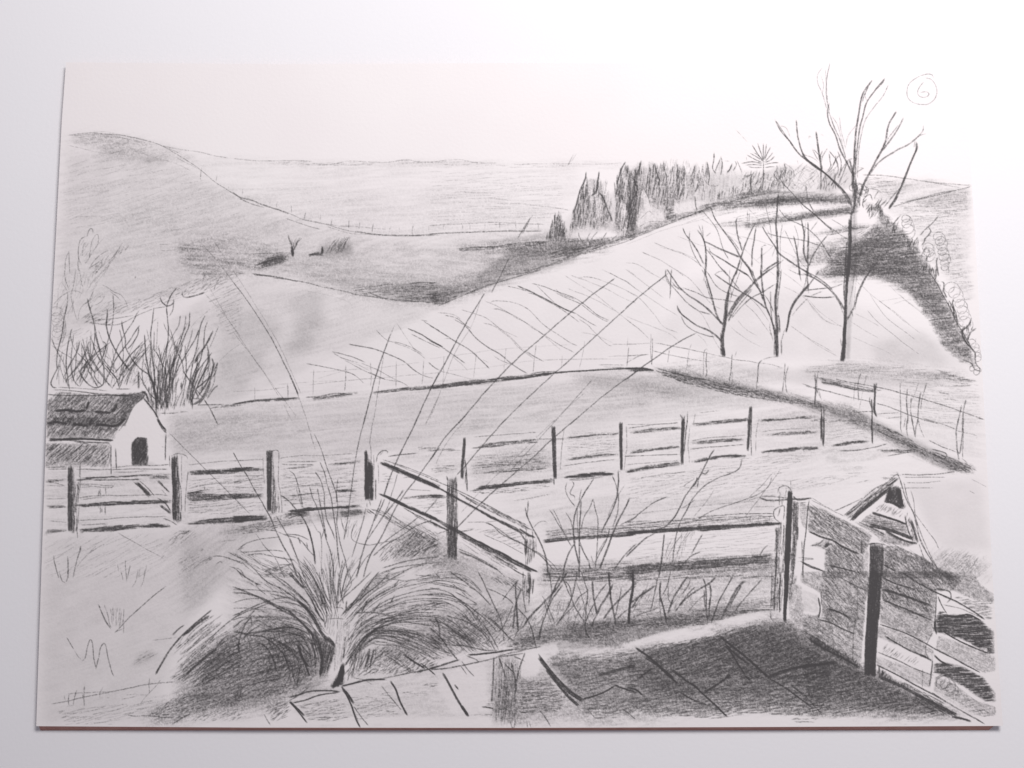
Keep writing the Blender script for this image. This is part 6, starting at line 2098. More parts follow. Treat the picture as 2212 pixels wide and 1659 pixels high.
CLUMP = """
e drawn_paving
@O
m | 630,1500 700,1470 840,1438 1080,1412 1340,1394 1480,1356 1690,1335 1860,1450 2060,1562 630,1562
// low posts marks at the far left foreground
e -
@C1
l 3 2.6 .3 | 870,1225 1000,1300 1150,1385 1330,1480
h 40 22 4 .4 50 .3 | 1325,1500 1370,1460 1410,1490 1400,1515
l 4 4 .4 | 1330,1500 1370,1465
l 4 3.6 .45 | 185,1465 195,1540 240,1659
l 5 4 .45 | 335,1475 340,1560 340,1659
l 5 4 .42 | 475,1355 455,1450 420,1560 390,1659
k 20 16 .35 | 465,1370 470,1420
l 3 2.6 .3 | 730,1345 640,1390 520,1480 420,1600
l 3 2.6 .26 | 640,1360 560,1440 
l 3 2.6 .3 | 865,1560 880,1640
l 3.4 3 .34 | 950,1505 950,1600 960,1659
l 4 3.4 .34 | 1000,1570 975,1659
l 3 2.6 .25 | 1110,1580 1090,1659
l 3 2.6 .22 | 1180,1560 1150,1659
h 28 46 3 .14 240 .3 | 70,1300 800,1230 1300,1220 1450,1400 1300,1659 70,1659
h 40 28 4 .26 90 .4 | 1380,1300 1540,1180 1740,1180 1700,1280 1560,1330 1420,1420
h 12 17 6 .5 70 .4 | 1500,1220 1580,1170 1660,1190 1680,1230 1560,1260
h 12 18 5 .4 90 .3 | 1900,1330 2060,1290 2211,1240 2211,1290 2050,1320
h 30 26 4 .25 110 .5 | 1500,1460 1860,1440 1900,1520 1500,1659
l 4 4 .45 | 1870,1475 2000,1480 2211,1560
l 4 4 .45 | 2050,1430 2211,1510
l 4.4 4 .5 | 1920,1560 1970,1530 1985,1560
l 4.4 4 .45 | 2060,1580 2140,1620 2211,1659
l 5 4 .5 | 2150,1410 2211,1380
k 30 20 .25 | 1830,1520 1880,1490
k 24 20 .25 | 1750,1420 1780,1400
@D1
l 3.6 3 .42 | 240,0 270,50 308,80
l 4 3.4 .45 | 340,-20 330,40 310,78
h 60 18 4.4 .35 60 .3 | 350,10 400,-20 390,20 350,45
l 3.4 3 .36 | 900,-10 925,50
l 3.4 3 .38 | 960,0 962,65
l 3 2.6 .3 | 1090,-20 1060,60 1020,130
l 3 2.6 .3 | 1160,-20 1140,60 1110,130
k 10 10 .4 | 660,305 700,400 740,490 790,570
l 3.4 3 .4 | 720,310 760,420 780,520 800,555
h 85 22 4 .26 150 .1 | 780,320 930,340 930,560 840,560 790,540
l 3.4 3 .34 | 935,360 930,470 930,620
l 4 3.6 .6 | 1385,115 1260,210 1120,330 1000,440 900,550 835,610
l 3 3 .35 | 850,600 900,580 940,560
l 5 3 .45 | 322,665 350,710 400,790
l 3 3 .26 | 400,790 440,860 490,910
l 4 3.6 .44 | 490,912 520,880 540,780 570,685 595,720 610,860 635,1000
l 4 3.6 .44 | 635,1000 665,880 680,780 715,725 745,760 765,880 800,1020 825,1080
l 3.6 3.6 .4 | 160,1375 300,1350 500,1305 700,1265 900,1225 1100,1180 1290,1155 1475,1137
l 3 2.6 .32 | 340,1265 500,1255 700,1245 840,1240
l 4 3.4 .4 | 350,1265 340,1320 345,1390
l 4 3.4 .4 | 430,1230 405,1310 390,1385
l 4 3.4 .42 | 513,1180 510,1270 508,1395
l 4 3.4 .4 | 490,1260 500,1330
l 3 2.6 .3 | 710,1190 680,1250 675,1305
l 3.4 3 .36 | 1210,1090 1205,1180 1210,1250 1200,1280
l 3 2.6 .3 | 1330,1110 1270,1190 1210,1250 1140,1330 1100,1390
l 3 2.6 .26 | 320,1400 400,1385
h 8 40 4 .2 160 .2 | 700,1310 1200,1240 1200,1290 760,1350
l 3 2.6 .3 | 295,1280 310,1340
h 12 30 4.4 .2 150 .3 | 200,1440 900,1380 1300,1300 1200,1450 800,1600 300,1600
h 30 24 4.4 .28 100 .3 | 1010,980 1080,850 1220,790 1310,840 1180,920
f .08 14 | 1010,980 1080,850 1220,790 1310,850 1180,930
l 3 2.6 .25 | 1240,695 1400,675 1500,660
l 4.4 3.6 .44 | 965,1490 1060,1505 1180,1500 1450,1525
l 5 4 .5 | 1450,1590 1560,1520 1640,1480
// sweeping strokes left of the clump
k 26 14 .4 | 1850,430 1740,500 1640,590 1560,650
k 16 12 .36 | 1450,640 1510,580 1580,530
l 6 8 .75 | 1870,370 1700,510 1550,650 1430,790 1350,920 1275,1055
h 40 16 5 .38 130 .2 | 1460,800 1480,740 1640,660 1680,640 1600,730 1500,800
h 42 18 5 .42 170 .2 | 1550,1040 1500,980 1700,800 1900,640 1930,660 1840,780 1660,960 1580,1050
k 30 20 .5 | 1920,790 1800,880 1680,980 1600,1060
l 5 5 .5 | 2211,380 2050,500 1960,580 1800,720
l 5 5 .5 | 2040,640 1940,740 1900,830
h 42 20 5 .42 170 .2 | 1500,1130 1560,1060 1700,980 1900,840 2000,830 1840,980 1700,1090 1560,1150
h 30 20 5 .38 150 .3 | 1400,1100 2211,560 2211,900 2000,900 1700,1200
h 25 17 6 .36 60 .5 | 1660,1210 1800,1060 2050,900 2211,860 2211,1400 1900,1400 1500,1560 1180,1500 1300,1380
h 60 30 5 .3 60 .8 | 2050,950 2211,900 2211,1400 2000,1380
h 80 20 7 .4 110 .4 | 2120,1160 2211,1140 2211,1350 2160,1330
h 30 22 5 .3 60 .4 | 1900,1430 2211,1400 2211,1560 1640,1560 1700,1500
e drawn_grass_clump
@D2
m | 1080,340 1200,330 1270,520 1220,700 1190,1170 1060,1210 1040,1180 920,1080 940,900 780,560 870,500 1000,640
s .42 1 75 40 5 .7 | 810,570 1000,680 1100,740 1080,860 1000,1080 920,1090 940,880
h 76 15 7 .6 170 .1 | 830,600 960,650 1095,745 1070,900 1000,1040 930,1080 940,900
k 50 20 .42 | 860,600 920,760 950,900 930,1070
h 80 10 9 .85 120 .1 | 1170,930 1195,940 1185,1170 1060,1210 1040,1180 1110,1080
k 40 36 .7 | 1170,950 1160,1060 1110,1190
k 24 24 .6 | 1040,1190 1120,1160 1170,1160
k 44 20 .65 | 1000,660 1060,720 1090,760
h 84 17 5 .4 170 .1 | 1100,380 1190,440 1250,520 1230,700 1170,930 1060,1090 1090,740 1110,560
h 82 22 5 .3 160 .2 | 1000,400 1090,360 1110,640 1060,690 990,600
k 20 14 .4 | 1200,650 1190,780 1180,900
h 78 22 5 .42 140 .2 | 1220,1060 1280,820 1420,760 1440,1000 1300,1110 1210,1150
k 18 12 .6 | 1460,780 1440,900 1400,1000
k 14 12 .55 | 1510,780 1480,900 1460,1000
x .55 5 | 1120,430 1200,430 1230,560 1200,760 1150,930 1050,1140 1010,1120 1090,900 1110,700
x .4 6 | 960,600 1060,690 1110,660 1090,560 1000,500
// left arcs
k 26 40 .66 | 690,270 770,340 840,430 900,530 950,620 1010,690
l 6 9 .6 | 0,120 180,190 360,280 520,370 680,460 780,560 860,650
l 5 8 .6 | 0,185 130,190 300,240 460,320
l 6 9 .64 | 470,320 620,400 740,510 830,600 870,720 900,820
l 5 6 .55 | 60,0 150,30 240,80 300,100
k 18 14 .55 | 230,80 270,100
l 5 6 .52 | 380,0 520,80 640,160 760,260 840,360
l 5 6 .5 | 460,10 580,90 700,200 800,290
l 5 6 .5 | 290,10 400,90 520,140 600,200
l 4 4 .42 | 0,150 200,155 400,170 640,200
l 4 4 .42 | 0,290 180,250 300,250
l 5 5 .52 | 0,430 120,380 300,300 460,250 620,240
l 5 5 .52 | 0,460 140,390 300,330
l 5 5 .45 | 160,450 260,350 380,300
l 4 4 .4 | 0,350 200,350 360,400
l 6 7 .6 | 320,600 480,570 620,560 740,590 820,640
l 6 6 .6 | 0,600 160,620 360,600 540,600 700,640 780,700
l 6 6 .56 | 100,630 300,650 460,690 620,780 700,840
l 6 8 .68 | 245,720 320,740 380,800 430,900 460,1020
l 5 7 .62 | 300,640 420,720 520,820 580,920 610,1025
l 5 6 .55 | 600,640 660,730 760,820 850,900
l 6 7 .62 | 700,700 760,780 840,870
k 30 10 .6 | 690,720 730,850 780,940 820,980
k 20 10 .55 | 700,780 760,920 820,1080
l 6 5 .6 | 200,440 130,520 90,620 65,720 65,825
l 7 6 .66 | 70,680 55,760 65,830
l 6 5 .6 | 200,440 190,540
l 5 5 .55 | 0,560 100,480 200,440
l 4 4 .5 | 0,480 90,450 200,450
l 4 4 .5 | 30,610 110,530 170,470
l 5 5 .55 | 440,700 540,740 640,830 690,900
l 4 4 .5 | 290,840 360,850 400,930
l 5 5 .5 | 640,930 640,1060 680,1180
l 5 5 .5 | 720,960 700,1080 680,1170
l 4 4 .45 | 250,960 500,970 780,950
l 4 4 .4 | 380,890 560,860 700,820
h 30 26 4.4 .34 140 .6 | 180,420 420,400 740,560 820,700 760,760 500,640 300,560 180,500
h -20 26 4.4 .3 140 .6 | 60,440 500,380 800,620 700,700 300,580
h -40 30 4 .3 160 .4 | 100,40 500,60 800,300 760,400 400,240
h 28 16 6 .36 60 .6 | 0,700 200,700 460,700 900,860 900,1080 700,1200 600,1280 0,1360
h 60 26 5 .35 80 .7 | 300,700 700,760 900,1000 700,1200 300,1100
// centre blades
l 5 7 .62 | 700,0 760,130 850,280 900,400 970,500
l 4 5 .5 | 560,0 680,60 780,140
k 30 10 .4 | 600,0 700,80 760,140
l 4 5 .5 | 740,0 820,150 900,260 960,380
l 4 5 .48 | 860,50 940,200 1000,400 985,560
l 4 4 .5 | 920,0 950,120 1000,230 1060,350
l 4 5 .5 | 880,300 960,420 985,560
k 22 10 .4 | 830,240 880,340 930,440
l 4 5 .5 | 1070,0 1080,120 1105,260 1100,340
l 4 5 .5 | 1120,0 1150,160 1180,300
l 4 4 .46 | 1240,0 1265,80 1240,140 1170,220
l 3 4 .4 | 960,0 965,120 985,300 1000,420
l 5 7 .58 | 1680,0 1560,90 1420,200 1290,310 1190,400
l 5 7 .58 | 1560,0 1460,90 1380,200 1240,330 1160,430
l 5 5 .5 | 1480,0 1330,110 1200,220 1110,310
l 4 4 .44 | 1300,30 1230,100 1170,180
l 6 5 .6 | 1215,270 1205,360
k 24 12 .4 | 930,200 960,300 1000,290
l 4 4 .4 | 1080,345 1160,345 1180,370
l 4 4 .4 | 1010,470 1100,460 1190,465
l 3.4 4 .4 | 1260,370 1300,330 1380,310
l 4 4 .45 | 1370,440 1380,480 1360,540
l 6 5 .55 | 1440,260 1410,330 1370,400
k 14 10 .5 | 1440,265 1410,300
// right arcs
l 6 6 .56 | 1310,400 1440,395 1560,405 1680,430
l 4 4 .46 | 1780,40 1710,120
l 5 5 .5 | 1730,210 1680,300
l 5 5 .5 | 1580,280 1500,390
l 4 4 .4 | 1500,30 1700,40 1900,70
l 5 8 .58 | 2211,550 2000,520 1800,500 1650,530 1500,600 1380,700 1280,830 1200,960
l 5 6 .54 | 2211,720 2000,640 1800,600 1620,600 1460,650 1340,780
l 5 6 .5 | 2211,800 2050,700 1850,640 1650,620 1500,640
l 4 5 .48 | 2211,860 2040,760 1850,680 1640,650 1480,640
l 4 5 .46 | 2160,900 2000,790 1800,720 1620,690
l 4 4 .46 | 2100,920 1960,820 1760,750 1560,740 1450,710
l 5 6 .5 | 2211,480 2050,460 1850,470 1650,520 1450,620 1330,740
l 5 6 .5 | 2150,400 1950,400 1760,430 1600,480 1400,620
l 4 4 .46 | 2211,250 2000,250 1840,270 1660,350 1520,440 1370,520
l 5 5 .48 | 2211,140 2000,160 1800,210 1640,270 1480,370
l 4 4 .44 | 2211,50 2000,90 1800,130 1660,180 1500,270
l 4 4 .42 | 2211,20 2000,40 1850,60
l 4 4 .44 | 2211,200 2000,210 1820,240 1650,300 1450,400
l 4 4 .44 | 2211,300 2060,270 1880,290 1700,330 1560,380
l 4 4 .42 | 2100,360 1900,380 1720,420 1500,520
l 4 4 .4 | 2140,300 1960,340 1760,420 1560,540 1440,640
l 4 4 .44 | 2211,420 2100,440 1900,440 1700,470
l 5 5 .5 | 1220,930 1320,760 1460,620 1620,510 1700,480
l 5 5 .5 | 1190,1060 1270,960 1320,860
h 18 24 4.4 .34 150 .5 | 1500,480 1850,320 2150,270 2211,300 2211,420 1900,430 1650,500 1500,560
h -25 24 4.4 .34 150 .4 | 1560,620 1900,580 2211,640 2211,880 1900,760 1600,700
h 34 16 5.4 .45 60 .5 | 1450,780 1600,740 1900,800 2211,900 2211,960 2000,1050 1700,1070 1450,1060 1300,1110 1420,960
h -35 20 5.4 .5 150 .3 | 1580,830 1700,840 1880,940 2000,1040 1900,1040 1700,920
k 18 14 .6 | 1820,840 1900,900 2060,1000
k 10 8 .6 | 2000,930 2100,1010 2170,1070
k 10 10 .55 | 2211,960 2060,1010 1960,1040
l 5 5 .5 | 2150,440 2211,560
@D2
b 24 3.4 .42 26 | 1000,560 760,250 430,20 960,700 640,500 60,520
b 18 3.4 .42 28 | 900,700 600,540 60,600 900,800 700,740 420,1000
b 14 4 .5 22 | 640,640 760,800 840,1060 860,560 900,760 920,1060
b 30 3.2 .38 34 | 1180,700 1450,400 1900,200 1200,900 1500,620 2211,680
b 22 3.2 .4 34 | 1200,900 1620,540 2290,760 1200,1000 1560,720 2150,960
b 26 3.4 .42 16 | 1060,420 960,0 860,-300 1140,400 1260,0 1500,-300
b 22 3.4 .42 14 | 1000,500 760,100 500,-200 1060,420 900,0 740,-260
b 26 3.4 .42 14 | 1160,430 1500,40 1900,-160 1200,600 1500,300 1900,60
b 14 3.6 .45 24 | 300,650 420,800 460,1020 600,640 740,860 830,1080
b 14 3.6 .42 26 | 1210,1080 1260,900 1330,760 1440,1050 1480,900 1560,760
b 10 3.6 .36 20 | 100,700 60,560 300,420 200,900 200,700 420,560
b 18 4 .36 24 | 0,900 300,760 640,720 40,1300 400,1180 780,1150
@D3
b 18 3.2 .38 34 | -500,560 100,520 420,860 -300,160 380,240 780,820
b 14 3.2 .38 30 | -200,120 200,60 500,320 -200,-20 420,40 680,330
b 18 3.6 .4 16 | 0,700 200,700 420,820 300,400 560,600 760,760
e -
@D1
b 22 4 .24 24 | 1900,430 1640,600 1430,820 2211,640 1900,850 1540,1130
b 22 4.4 .34 24 | 2211,700 1900,900 1600,1130 2211,950 1950,1080 1660,1260
b 8 6 .2 14 | 1860,420 1700,540 1560,650 2000,500 1820,640 1640,820
e drawn_grass_clump
@C2
// long blades rising out of the clump
l 3.6 6 .62 | 0,360 80,500 160,630 240,780 320,920 400,1060 460,1200 540,1370 620,1510 690,1659
l 3 5 .5 | 870,170 940,330 1000,510 1060,680 1105,820 1110,900
l 3.6 4.4 .55 | 1415,0 1350,230 1290,560 1260,800 1240,960 1215,1130 1185,1300
l 4.4 6 .62 | 1975,0 1840,270 1740,480 1660,680 1610,830 
l 4 6 .6 | 2211,310 2080,480 1960,650 1840,800 1740,960 1660,1120 1580,1280 1460,1480 1390,1659
l 5 6 .6 | 1620,860 1560,1000 1500,1110 
l 4 6 .58 | 1590,860 1510,1080 1430,1300 1370,1480 1320,1659
l 3 4 .3 | 1500,0 1470,200 1460,280
l 3.4 5 .52 | 600,560 650,600 690,700 730,860 750,960
l 3 4 .42 | 670,730 700,830 740,960
l 5 6 .62 | 505,820 580,870 660,960 740,1060 790,1150 830,1260 880,1500
l 4 5 .55 | 820,730 850,850 900,960 950,1120 1000,1300 1060,1500 1080,1659
l 4 5 .55 | 900,745 930,900 960,1080 1000,1280
l 4 5 .55 | 875,575 930,650 970,780 980,920 1000,1070 1060,1210 1090,1300
l 4 6 .58 | 930,465 980,590 1010,720 1050,860 1070,1000 1100,1200 1120,1400 1140,1600
l 3 4 .46 | 1125,640 1110,760 1105,900
l 4 5 .52 | 1110,820 1120,960 1110,1100 1120,1200 1150,1350 1200,1520 1240,1659
l 4 4 .5 | 1150,1060 1190,1200
l 3 4 .4 | 240,1230 330,1360 440,1480 560,1659
l 4 4 .44 | 210,1500 300,1560 460,1640
l 4 4 .5 | 50,1410 140,1340 300,1290 490,1272
l 4 4 .46 | 75,1435 260,1420 430,1410 550,1425
l 5 5 .5 | 155,1465 300,1450 440,1480 660,1520
l 4 4 .46 | 350,1195 450,1205 560,1250 700,1290 820,1420 870,1480
l 4 4 .46 | 560,1240 700,1250 810,1300
l 4 4 .46 | 0,1440 160,1550 320,1659
l 4 4 .42 | 0,1510 90,1540 150,1580 
l 4 4 .4 | 0,1590 80,1620 130,1659
l 4 5 .5 | 460,1040 600,1280 660,1420 720,1600
l 3.4 4 .4 | 600,1300 690,1500 760,1659
l 4 5 .5 | 830,1080 900,1200 940,1270 950,1659
l 4 4 .46 | 970,1200 940,1300
l 5 6 .56 | 700,1270 720,1340
l 5 5 .52 | 785,1330 800,1400
k 20 8 .4 | 800,1160 840,1300 860,1400 880,1560
l 3.4 4 .42 | 1330,1090 1270,1220 1290,1310 1450,1355 1600,1330 1800,1290
l 4 4 .5 | 1420,960 1390,1100 1340,1260 1290,1420 1270,1490
l 3.4 3.4 .42 | 1760,590 1700,800 1640,980 1560,1100
l 4 4 .5 | 1830,770 1700,930 1600,1060 1500,1200 1440,1300
l 3.4 3.4 .42 | 1820,760 1760,860 1640,1020
l 4 4 .5 | 2000,1040 1860,1150 1700,1260 1560,1370
l 4 4 .5 | 2180,870 2040,1030
l 5 5 .52 | 2130,1090 1960,1150 1800,1260 1640,1350 1500,1470
l 4 4 .45 | 2211,1290 2000,1400 1860,1480
l 5 5 .5 | 2211,1340 2050,1400 1900,1490
l 3.4 3.4 .4 | 1300,1659 1400,1520 1480,1440
l 5 5 .5 | 2211,1480 2000,1500 1800,1540 1600,1600
l 4.4 4 .46 | 2211,1540 2000,1560 1750,1600 1640,1650
l 5 5 .5 | 2150,1640 2211,1659
l 5 5 .5 | 2050,1570 1900,1600 1700,1659
x .35 8 | 420,1040 520,1180 760,1620 700,1620 460,1220
x .5 8 | 830,1000 900,1060 1000,1600 900,1600 860,1300
h -30 24 4 .3 150 .3 | 60,1400 500,1560 600,1659 300,1659 0,1500
h 12 17 5.4 .42 70 .4 | 300,1620 480,1560 640,1530 700,1659 300,1659
h 12 17 5.4 .4 90 .3 | 0,1180 200,1130 500,1040 700,1010 820,1040 780,1130 600,1140 300,1210 60,1250
h 45 20 5 .42 90 .4 | 1560,1400 1700,1280 2000,1180 2211,1280 2211,1470 1800,1500 1560,1560
h -30 18 5 .42 100 .3 | 1400,960 1620,980 1900,1140 2211,1300 2211,1400 1900,1240 1600,1060 1420,1010
h 70 28 4 .3 120 .4 | 1180,1040 1400,1100 1300,1300 1180,1280
@O
l 2.6 3 .26 | 435,525 470,565 504,610
l 2.6 3 .3 | 630,815 660,900 680,970
l 2.6 3 .2 | 455,510 540,640 600,740 650,850
l 2.6 3 .2 | 440,600 500,700 560,790 640,900 
l 3 3.4 .4 | 365,935 480,1050 540,1110
l 4 4.4 .5 | 1146,470 1128,505
l 4 4.4 .54 | 1100,558 1062,632
l 3 3 .22 | 1240,332 1225,360
l 3 3 .34 | 1280,820 1190,920 1100,1020
@B3
l 4.4 5 .6 | 590,250 450,480 300,740 150,1030 0,1300
l 4.4 5 .58 | 1980,95 1640,350 1220,710 880,1010 560,1350 300,1659
l 4 4.4 .55 | 2211,320 1800,690 1360,1090 1000,1420 760,1659
l 4 4.4 .55 | 2211,1090 1820,1380 1500,1659
l 2.6 2.6 .28 | 1660,1320 1450,1500 1310,1659
l 2.6 2.6 .26 | 540,350 440,620 260,920 100,1350 0,1600
@B4
l 4 5 .6 | 0,410 200,240 415,70 450,40
l 4 5 .6 | 750,680 540,790 350,920 170,1045 0,1180
l 4 4 .5 | 430,0 415,70
@B1
l 4.6 5 .62 | 1790,1390 1860,1500 1940,1659
@B2
l 3 5.4 .5 | 0,130 200,400 400,720 560,1030 640,1200 700,1345
l 3 5 .6 | 600,1130 650,1230 690,1330
l 2.4 2.4 .24 | 0,660 120,820 300,1060 490,1360
l 2.4 2.4 .24 | 540,1440 640,1640
l 5 5 .6 | 1690,680 1610,890 1540,1100 1480,1310 1430,1520 1390,1659
l 5 5 .62 | 2211,1090 2110,1280 2020,1480 1940,1659
l 3 3 .36 | 1725,600 1695,680
l 3 3 .3 | 1610,930 1560,1230 1500,1640
l 3 3 .3 | 2190,1370 2060,1650
@C3
l 4.4 5 .58 | 355,0 170,200 0,450
l 4 4.4 .55 | 825,0 540,320 390,500 290,610
l 2.6 2.6 .25 | 390,10 200,240 60,500
l 2.6 2.6 .28 | 1360,0 1150,200 860,480 640,680 340,1010
l 4.4 5 .58 | 1575,0 1350,190 1080,440 790,690 560,900 300,1160 240,1200
l 3 3 .32 | 100,840 0,960
@D3
l 4 5 .55 | 0,130 200,180 340,290 480,420 600,560 680,680 740,800
l 4 5 .52 | 0,80 260,130 400,180
l 5 5 .54 | 220,0 400,90 540,200 660,320
l 5 5 .56 | 520,0 600,120 680,300 740,420 780,560 800,720
l 4 5 .52 | 0,200 240,220 420,330 600,470 720,600
l 4 4 .46 | 0,250 150,250 300,280 500,310 420,250 280,180
l 4 4 .46 | 100,260 220,300
l 5 5 .56 | 180,430 380,490 540,590 640,700 700,790
l 5 5 .5 | 340,410 470,520 600,620 680,740
l 5 5 .5 | 600,130 800,220 900,310
l 4 4 .5 | 900,310 780,560 720,620
l 5 5 .5 | 940,350 1040,460 1100,600 1140,780
l 4 4 .46 | 960,40 870,140 780,270
l 6 6 .56 | 0,560 100,640 200,780 300,900
l 5 5 .56 | 60,440 100,520 110,640 200,760
l 5 5 .56 | 0,720 200,740 420,760 600,800 740,800
l 4 4 .48 | 0,480 160,520 330,640 460,800
l 4 4 .48 | 0,620 120,760 200,860
l 4 4 .48 | 190,560 330,640 470,720
l 5 5 .5 | 560,400 700,520 830,640 900,700
l 5 5 .5 | 640,450 760,560 860,680
h -38 22 4.4 .4 150 .3 | 0,430 150,430 600,700 700,800 420,840 200,860 0,700
h -20 24 4.4 .36 170 .3 | 0,640 200,700 300,860 100,900 0,960
h 12 17 6 .45 110 .3 | 0,240 140,270 260,310 120,350 0,390
h -35 22 5 .42 90 .3 | 560,0 900,20 1010,130 990,180 800,110 600,60
h 40 22 5 .36 60 .6 | 240,420 480,340 700,320 900,360 1010,500 900,700 700,760 500,760 300,680
l 3 3 .25 | 700,540 1000,545 1200,555
// kerb line and paving joints
e -
@D2
k 13 12 .68 | 600,1305 720,1270 820,1240 1020,1230 1140,1245
l 5 5 .55 | 600,1340 700,1280 820,1185
k 12 10 .6 | 640,1365 780,1330 920,1280 1120,1250
k 17 15 .74 | 1160,1185 1300,1150 1450,1115 1640,1110
l 5 5 .56 | 1450,1130 1650,1090 1850,1050 2100,1000 2211,960
k 22 17 .74 | 600,1345 680,1420 760,1500
k 14 12 .66 | 610,1350 700,1460 795,1580
h 30 18 5 .4 90 .4 | 300,1400 600,1330 640,1450 560,1560 400,1560
k 16 12 .7 | 1160,1185 1220,1290 1270,1400 1310,1520 1360,1625
k 34 20 .6 | 1180,1220 1240,1290 1290,1370
l 4 4 .5 | 1290,1400 1360,1500 1450,1610
l 4 4 .45 | 1280,1440 1340,1560
k 18 16 .76 | 1680,1125 1740,1220 1790,1360 1860,1495
l 4 4 .46 | 1590,1180 1680,1300 1800,1440
l 3.4 3 .36 | 1280,1090 1400,1120 1490,1170
h 8 24 5 .3 90 .4 | 660,1380 1120,1300 1240,1400 1260,1560 800,1560
h 8 20 5 .34 70 .5 | 840,1520 1000,1480 1060,1540 900,1570
h 4 26 4.4 .25 90 .5 | 1240,1300 1700,1240 1800,1480 1300,1560
h 4 18 5 .36 90 .4 | 1980,1160 2211,1150 2211,1210 2050,1200
h 4 30 4.4 .25 100 .5 | 1800,1250 2100,1230 2100,1290 1850,1320
l 3.6 3.6 .4 | 330,1480 360,1540 400,1600
@D3
l 8 7 .7 | 0,1000 150,955 320,900 
k 16 14 .72 | 410,850 550,840 720,820 900,790
l 6 5 .6 | 0,1010 200,990 330,965 500,930 640,900 720,880 
l 6 5 .55 | 700,875 840,860 1000,830
l 5 4 .5 | 740,860 1000,800 1200,760
k 20 20 .72 | 140,1040 220,1180 300,1330 360,1430 420,1510
k 26 20 .6 | 340,1390 380,1450 415,1500
k 18 8 .5 | 270,1170 310,1220
l 4 4 .5 | 345,910 400,1000 480,1080
l 4 4 .45 | 330,960 400,1060
l 5 5 .5 | 400,860 500,900 520,930
l 6 6 .6 | 690,870 685,1000 675,1200 665,1350
l 6 6 .6 | 740,870 780,980 810,1080
l 5 5 .55 | 790,930 860,1000 910,1050
l 8 7 .62 | 870,930 900,1040 920,1130 920,1250
l 6 6 .55 | 1020,830 960,1000 930,1130
l 6 5 .5 | 900,860 1020,920
h 86 24 5 .3 260 .05 | 690,900 990,880 930,1480 910,1600 700,1560
h 86 22 5 .3 200 .05 | 740,1080 930,1080 940,1500 880,1600 740,1580
k 14 10 .5 | 560,1405 620,1410 690,1425
h 8 18 5 .45 90 .3 | 570,1380 680,1340 700,1440 620,1440
h 3 18 5.4 .42 90 .3 | 930,1130 1300,1110 1480,1280 1400,1460 940,1480
h 3 24 5 .3 120 .3 | 420,1480 700,1480 700,1500 430,1500
k 36 44 .72 | 1170,870 1270,1000 1400,1150 1520,1260 1640,1340
k 26 26 .6 | 1250,1000 1360,1150 1480,1290 1600,1400
l 7 6 .6 | 1165,840 1200,900 1260,960
k 17 16 .72 | 1640,1320 1760,1290 1880,1240 1980,1180
k 15 14 .75 | 1965,1165 2080,1210 2211,1245
l 4.4 4 .45 | 1180,1440 1240,1520 1300,1620
l 4.4 4 .45 | 1690,1430 1780,1530
l 4.4 4 .42 | 2050,1420 2211,1540
l 4 4 .4 | 1040,1560 1045,1625
l 4 4 .4 | 1065,1560 1080,1625
l 4 4 .4 | 860,1540 880,1620 900,1625 920,1540
h 5 18 6 .3 100 .3 | 1460,900 2211,760 2211,1200 1960,1160 1700,1290 1500,1180 1300,960
h 5 20 5 .34 120 .3 | 1640,1360 2211,1260 2211,1480 1800,1560 1600,1440
k 34 26 .42 | 1790,1070 1950,1030 2211,960
x .4 8 | 1680,1370 1860,1350 2000,1330 1860,1370
@D4
k 20 18 .72 | 100,770 280,900 420,1040 560,1160
k 30 20 .6 | 200,870 330,950 520,1110
k 26 20 .5 | 480,1000 640,1120 760,1200
k 16 14 .72 | 700,1150 860,1300 1000,1430 1080,1510
k 14 12 .5 | 560,1240 700,1320 860,1380
k 20 22 .8 | 1000,650 1140,760 1290,880 1400,980 1530,1100
k 14 12 .7 | 1040,740 1120,820 1200,950 1270,1060
k 20 14 .7 | 1270,1070 1340,1135
k 14 14 .66 | 1050,720 1180,850 1330,960
k 14 12 .6 | 1530,1100 1700,1200 1850,1310 2000,1420
k 12 10 .6 | 1760,1170 1900,1270
k 30 20 .6 | 1500,1100 1700,1020 1900,970 2120,945
k 26 18 .5 | 820,1260 1000,1150 1120,1060
k 20 14 .66 | 0,1200 100,1220 180,1280
k 20 14 .5 | 120,1110 200,1050 300,980
h 20 15 7 .38 110 .3 | 120,770 700,680 1000,600 1430,510 1650,620 1900,720 2211,900 2211,1100 1700,1120 1100,1120 560,1120 300,960
h 8 17 7 .3 120 .3 | 0,800 560,1120 1500,1120 2211,1000 2211,1500 1800,1500 1400,1470 900,1540 300,1480 0,1400
h 50 34 6 .25 60 .6 | 1400,640 1800,640 2000,800 1800,1000 1500,960
h 3 22 5 .35 80 .3 | 1740,1520 2080,1520 2080,1590 1800,1580
e drawn_grass_edge
@D5
h 80 13 8 .65 45 .5 | 70,640 160,670 320,770 460,830 560,900 640,960 640,1010 480,950 300,850 100,740
k 20 18 .7 | 80,690 240,790 420,880 600,980
k 14 4 .7 | 90,720 80,650
k 14 4 .7 | 135,730 120,670
k 14 4 .7 | 165,740 160,665
k 14 4 .65 | 320,800 330,760
k 14 4 .65 | 460,860 460,820
k 14 4 .65 | 520,910 535,870
k 14 4 .65 | 560,940 572,900
k 18 6 .7 | 815,1040 815,965
k 18 6 .7 | 850,1060 855,1010
k 18 6 .6 | 900,1080 895,1050
h 70 13 8 .6 45 .6 | 790,1020 860,1010 980,1110 1160,1170 1180,1230 1000,1180 800,1090
k 30 34 .6 | 810,1080 1000,1160 1200,1260 1420,1380 1660,1500
h -32 14 7 .5 120 .2 | 1160,1200 1400,1320 1640,1480 1680,1520 1400,1460 1200,1340
k 22 14 .65 | 1590,1510 1700,1530 1800,1560
e -
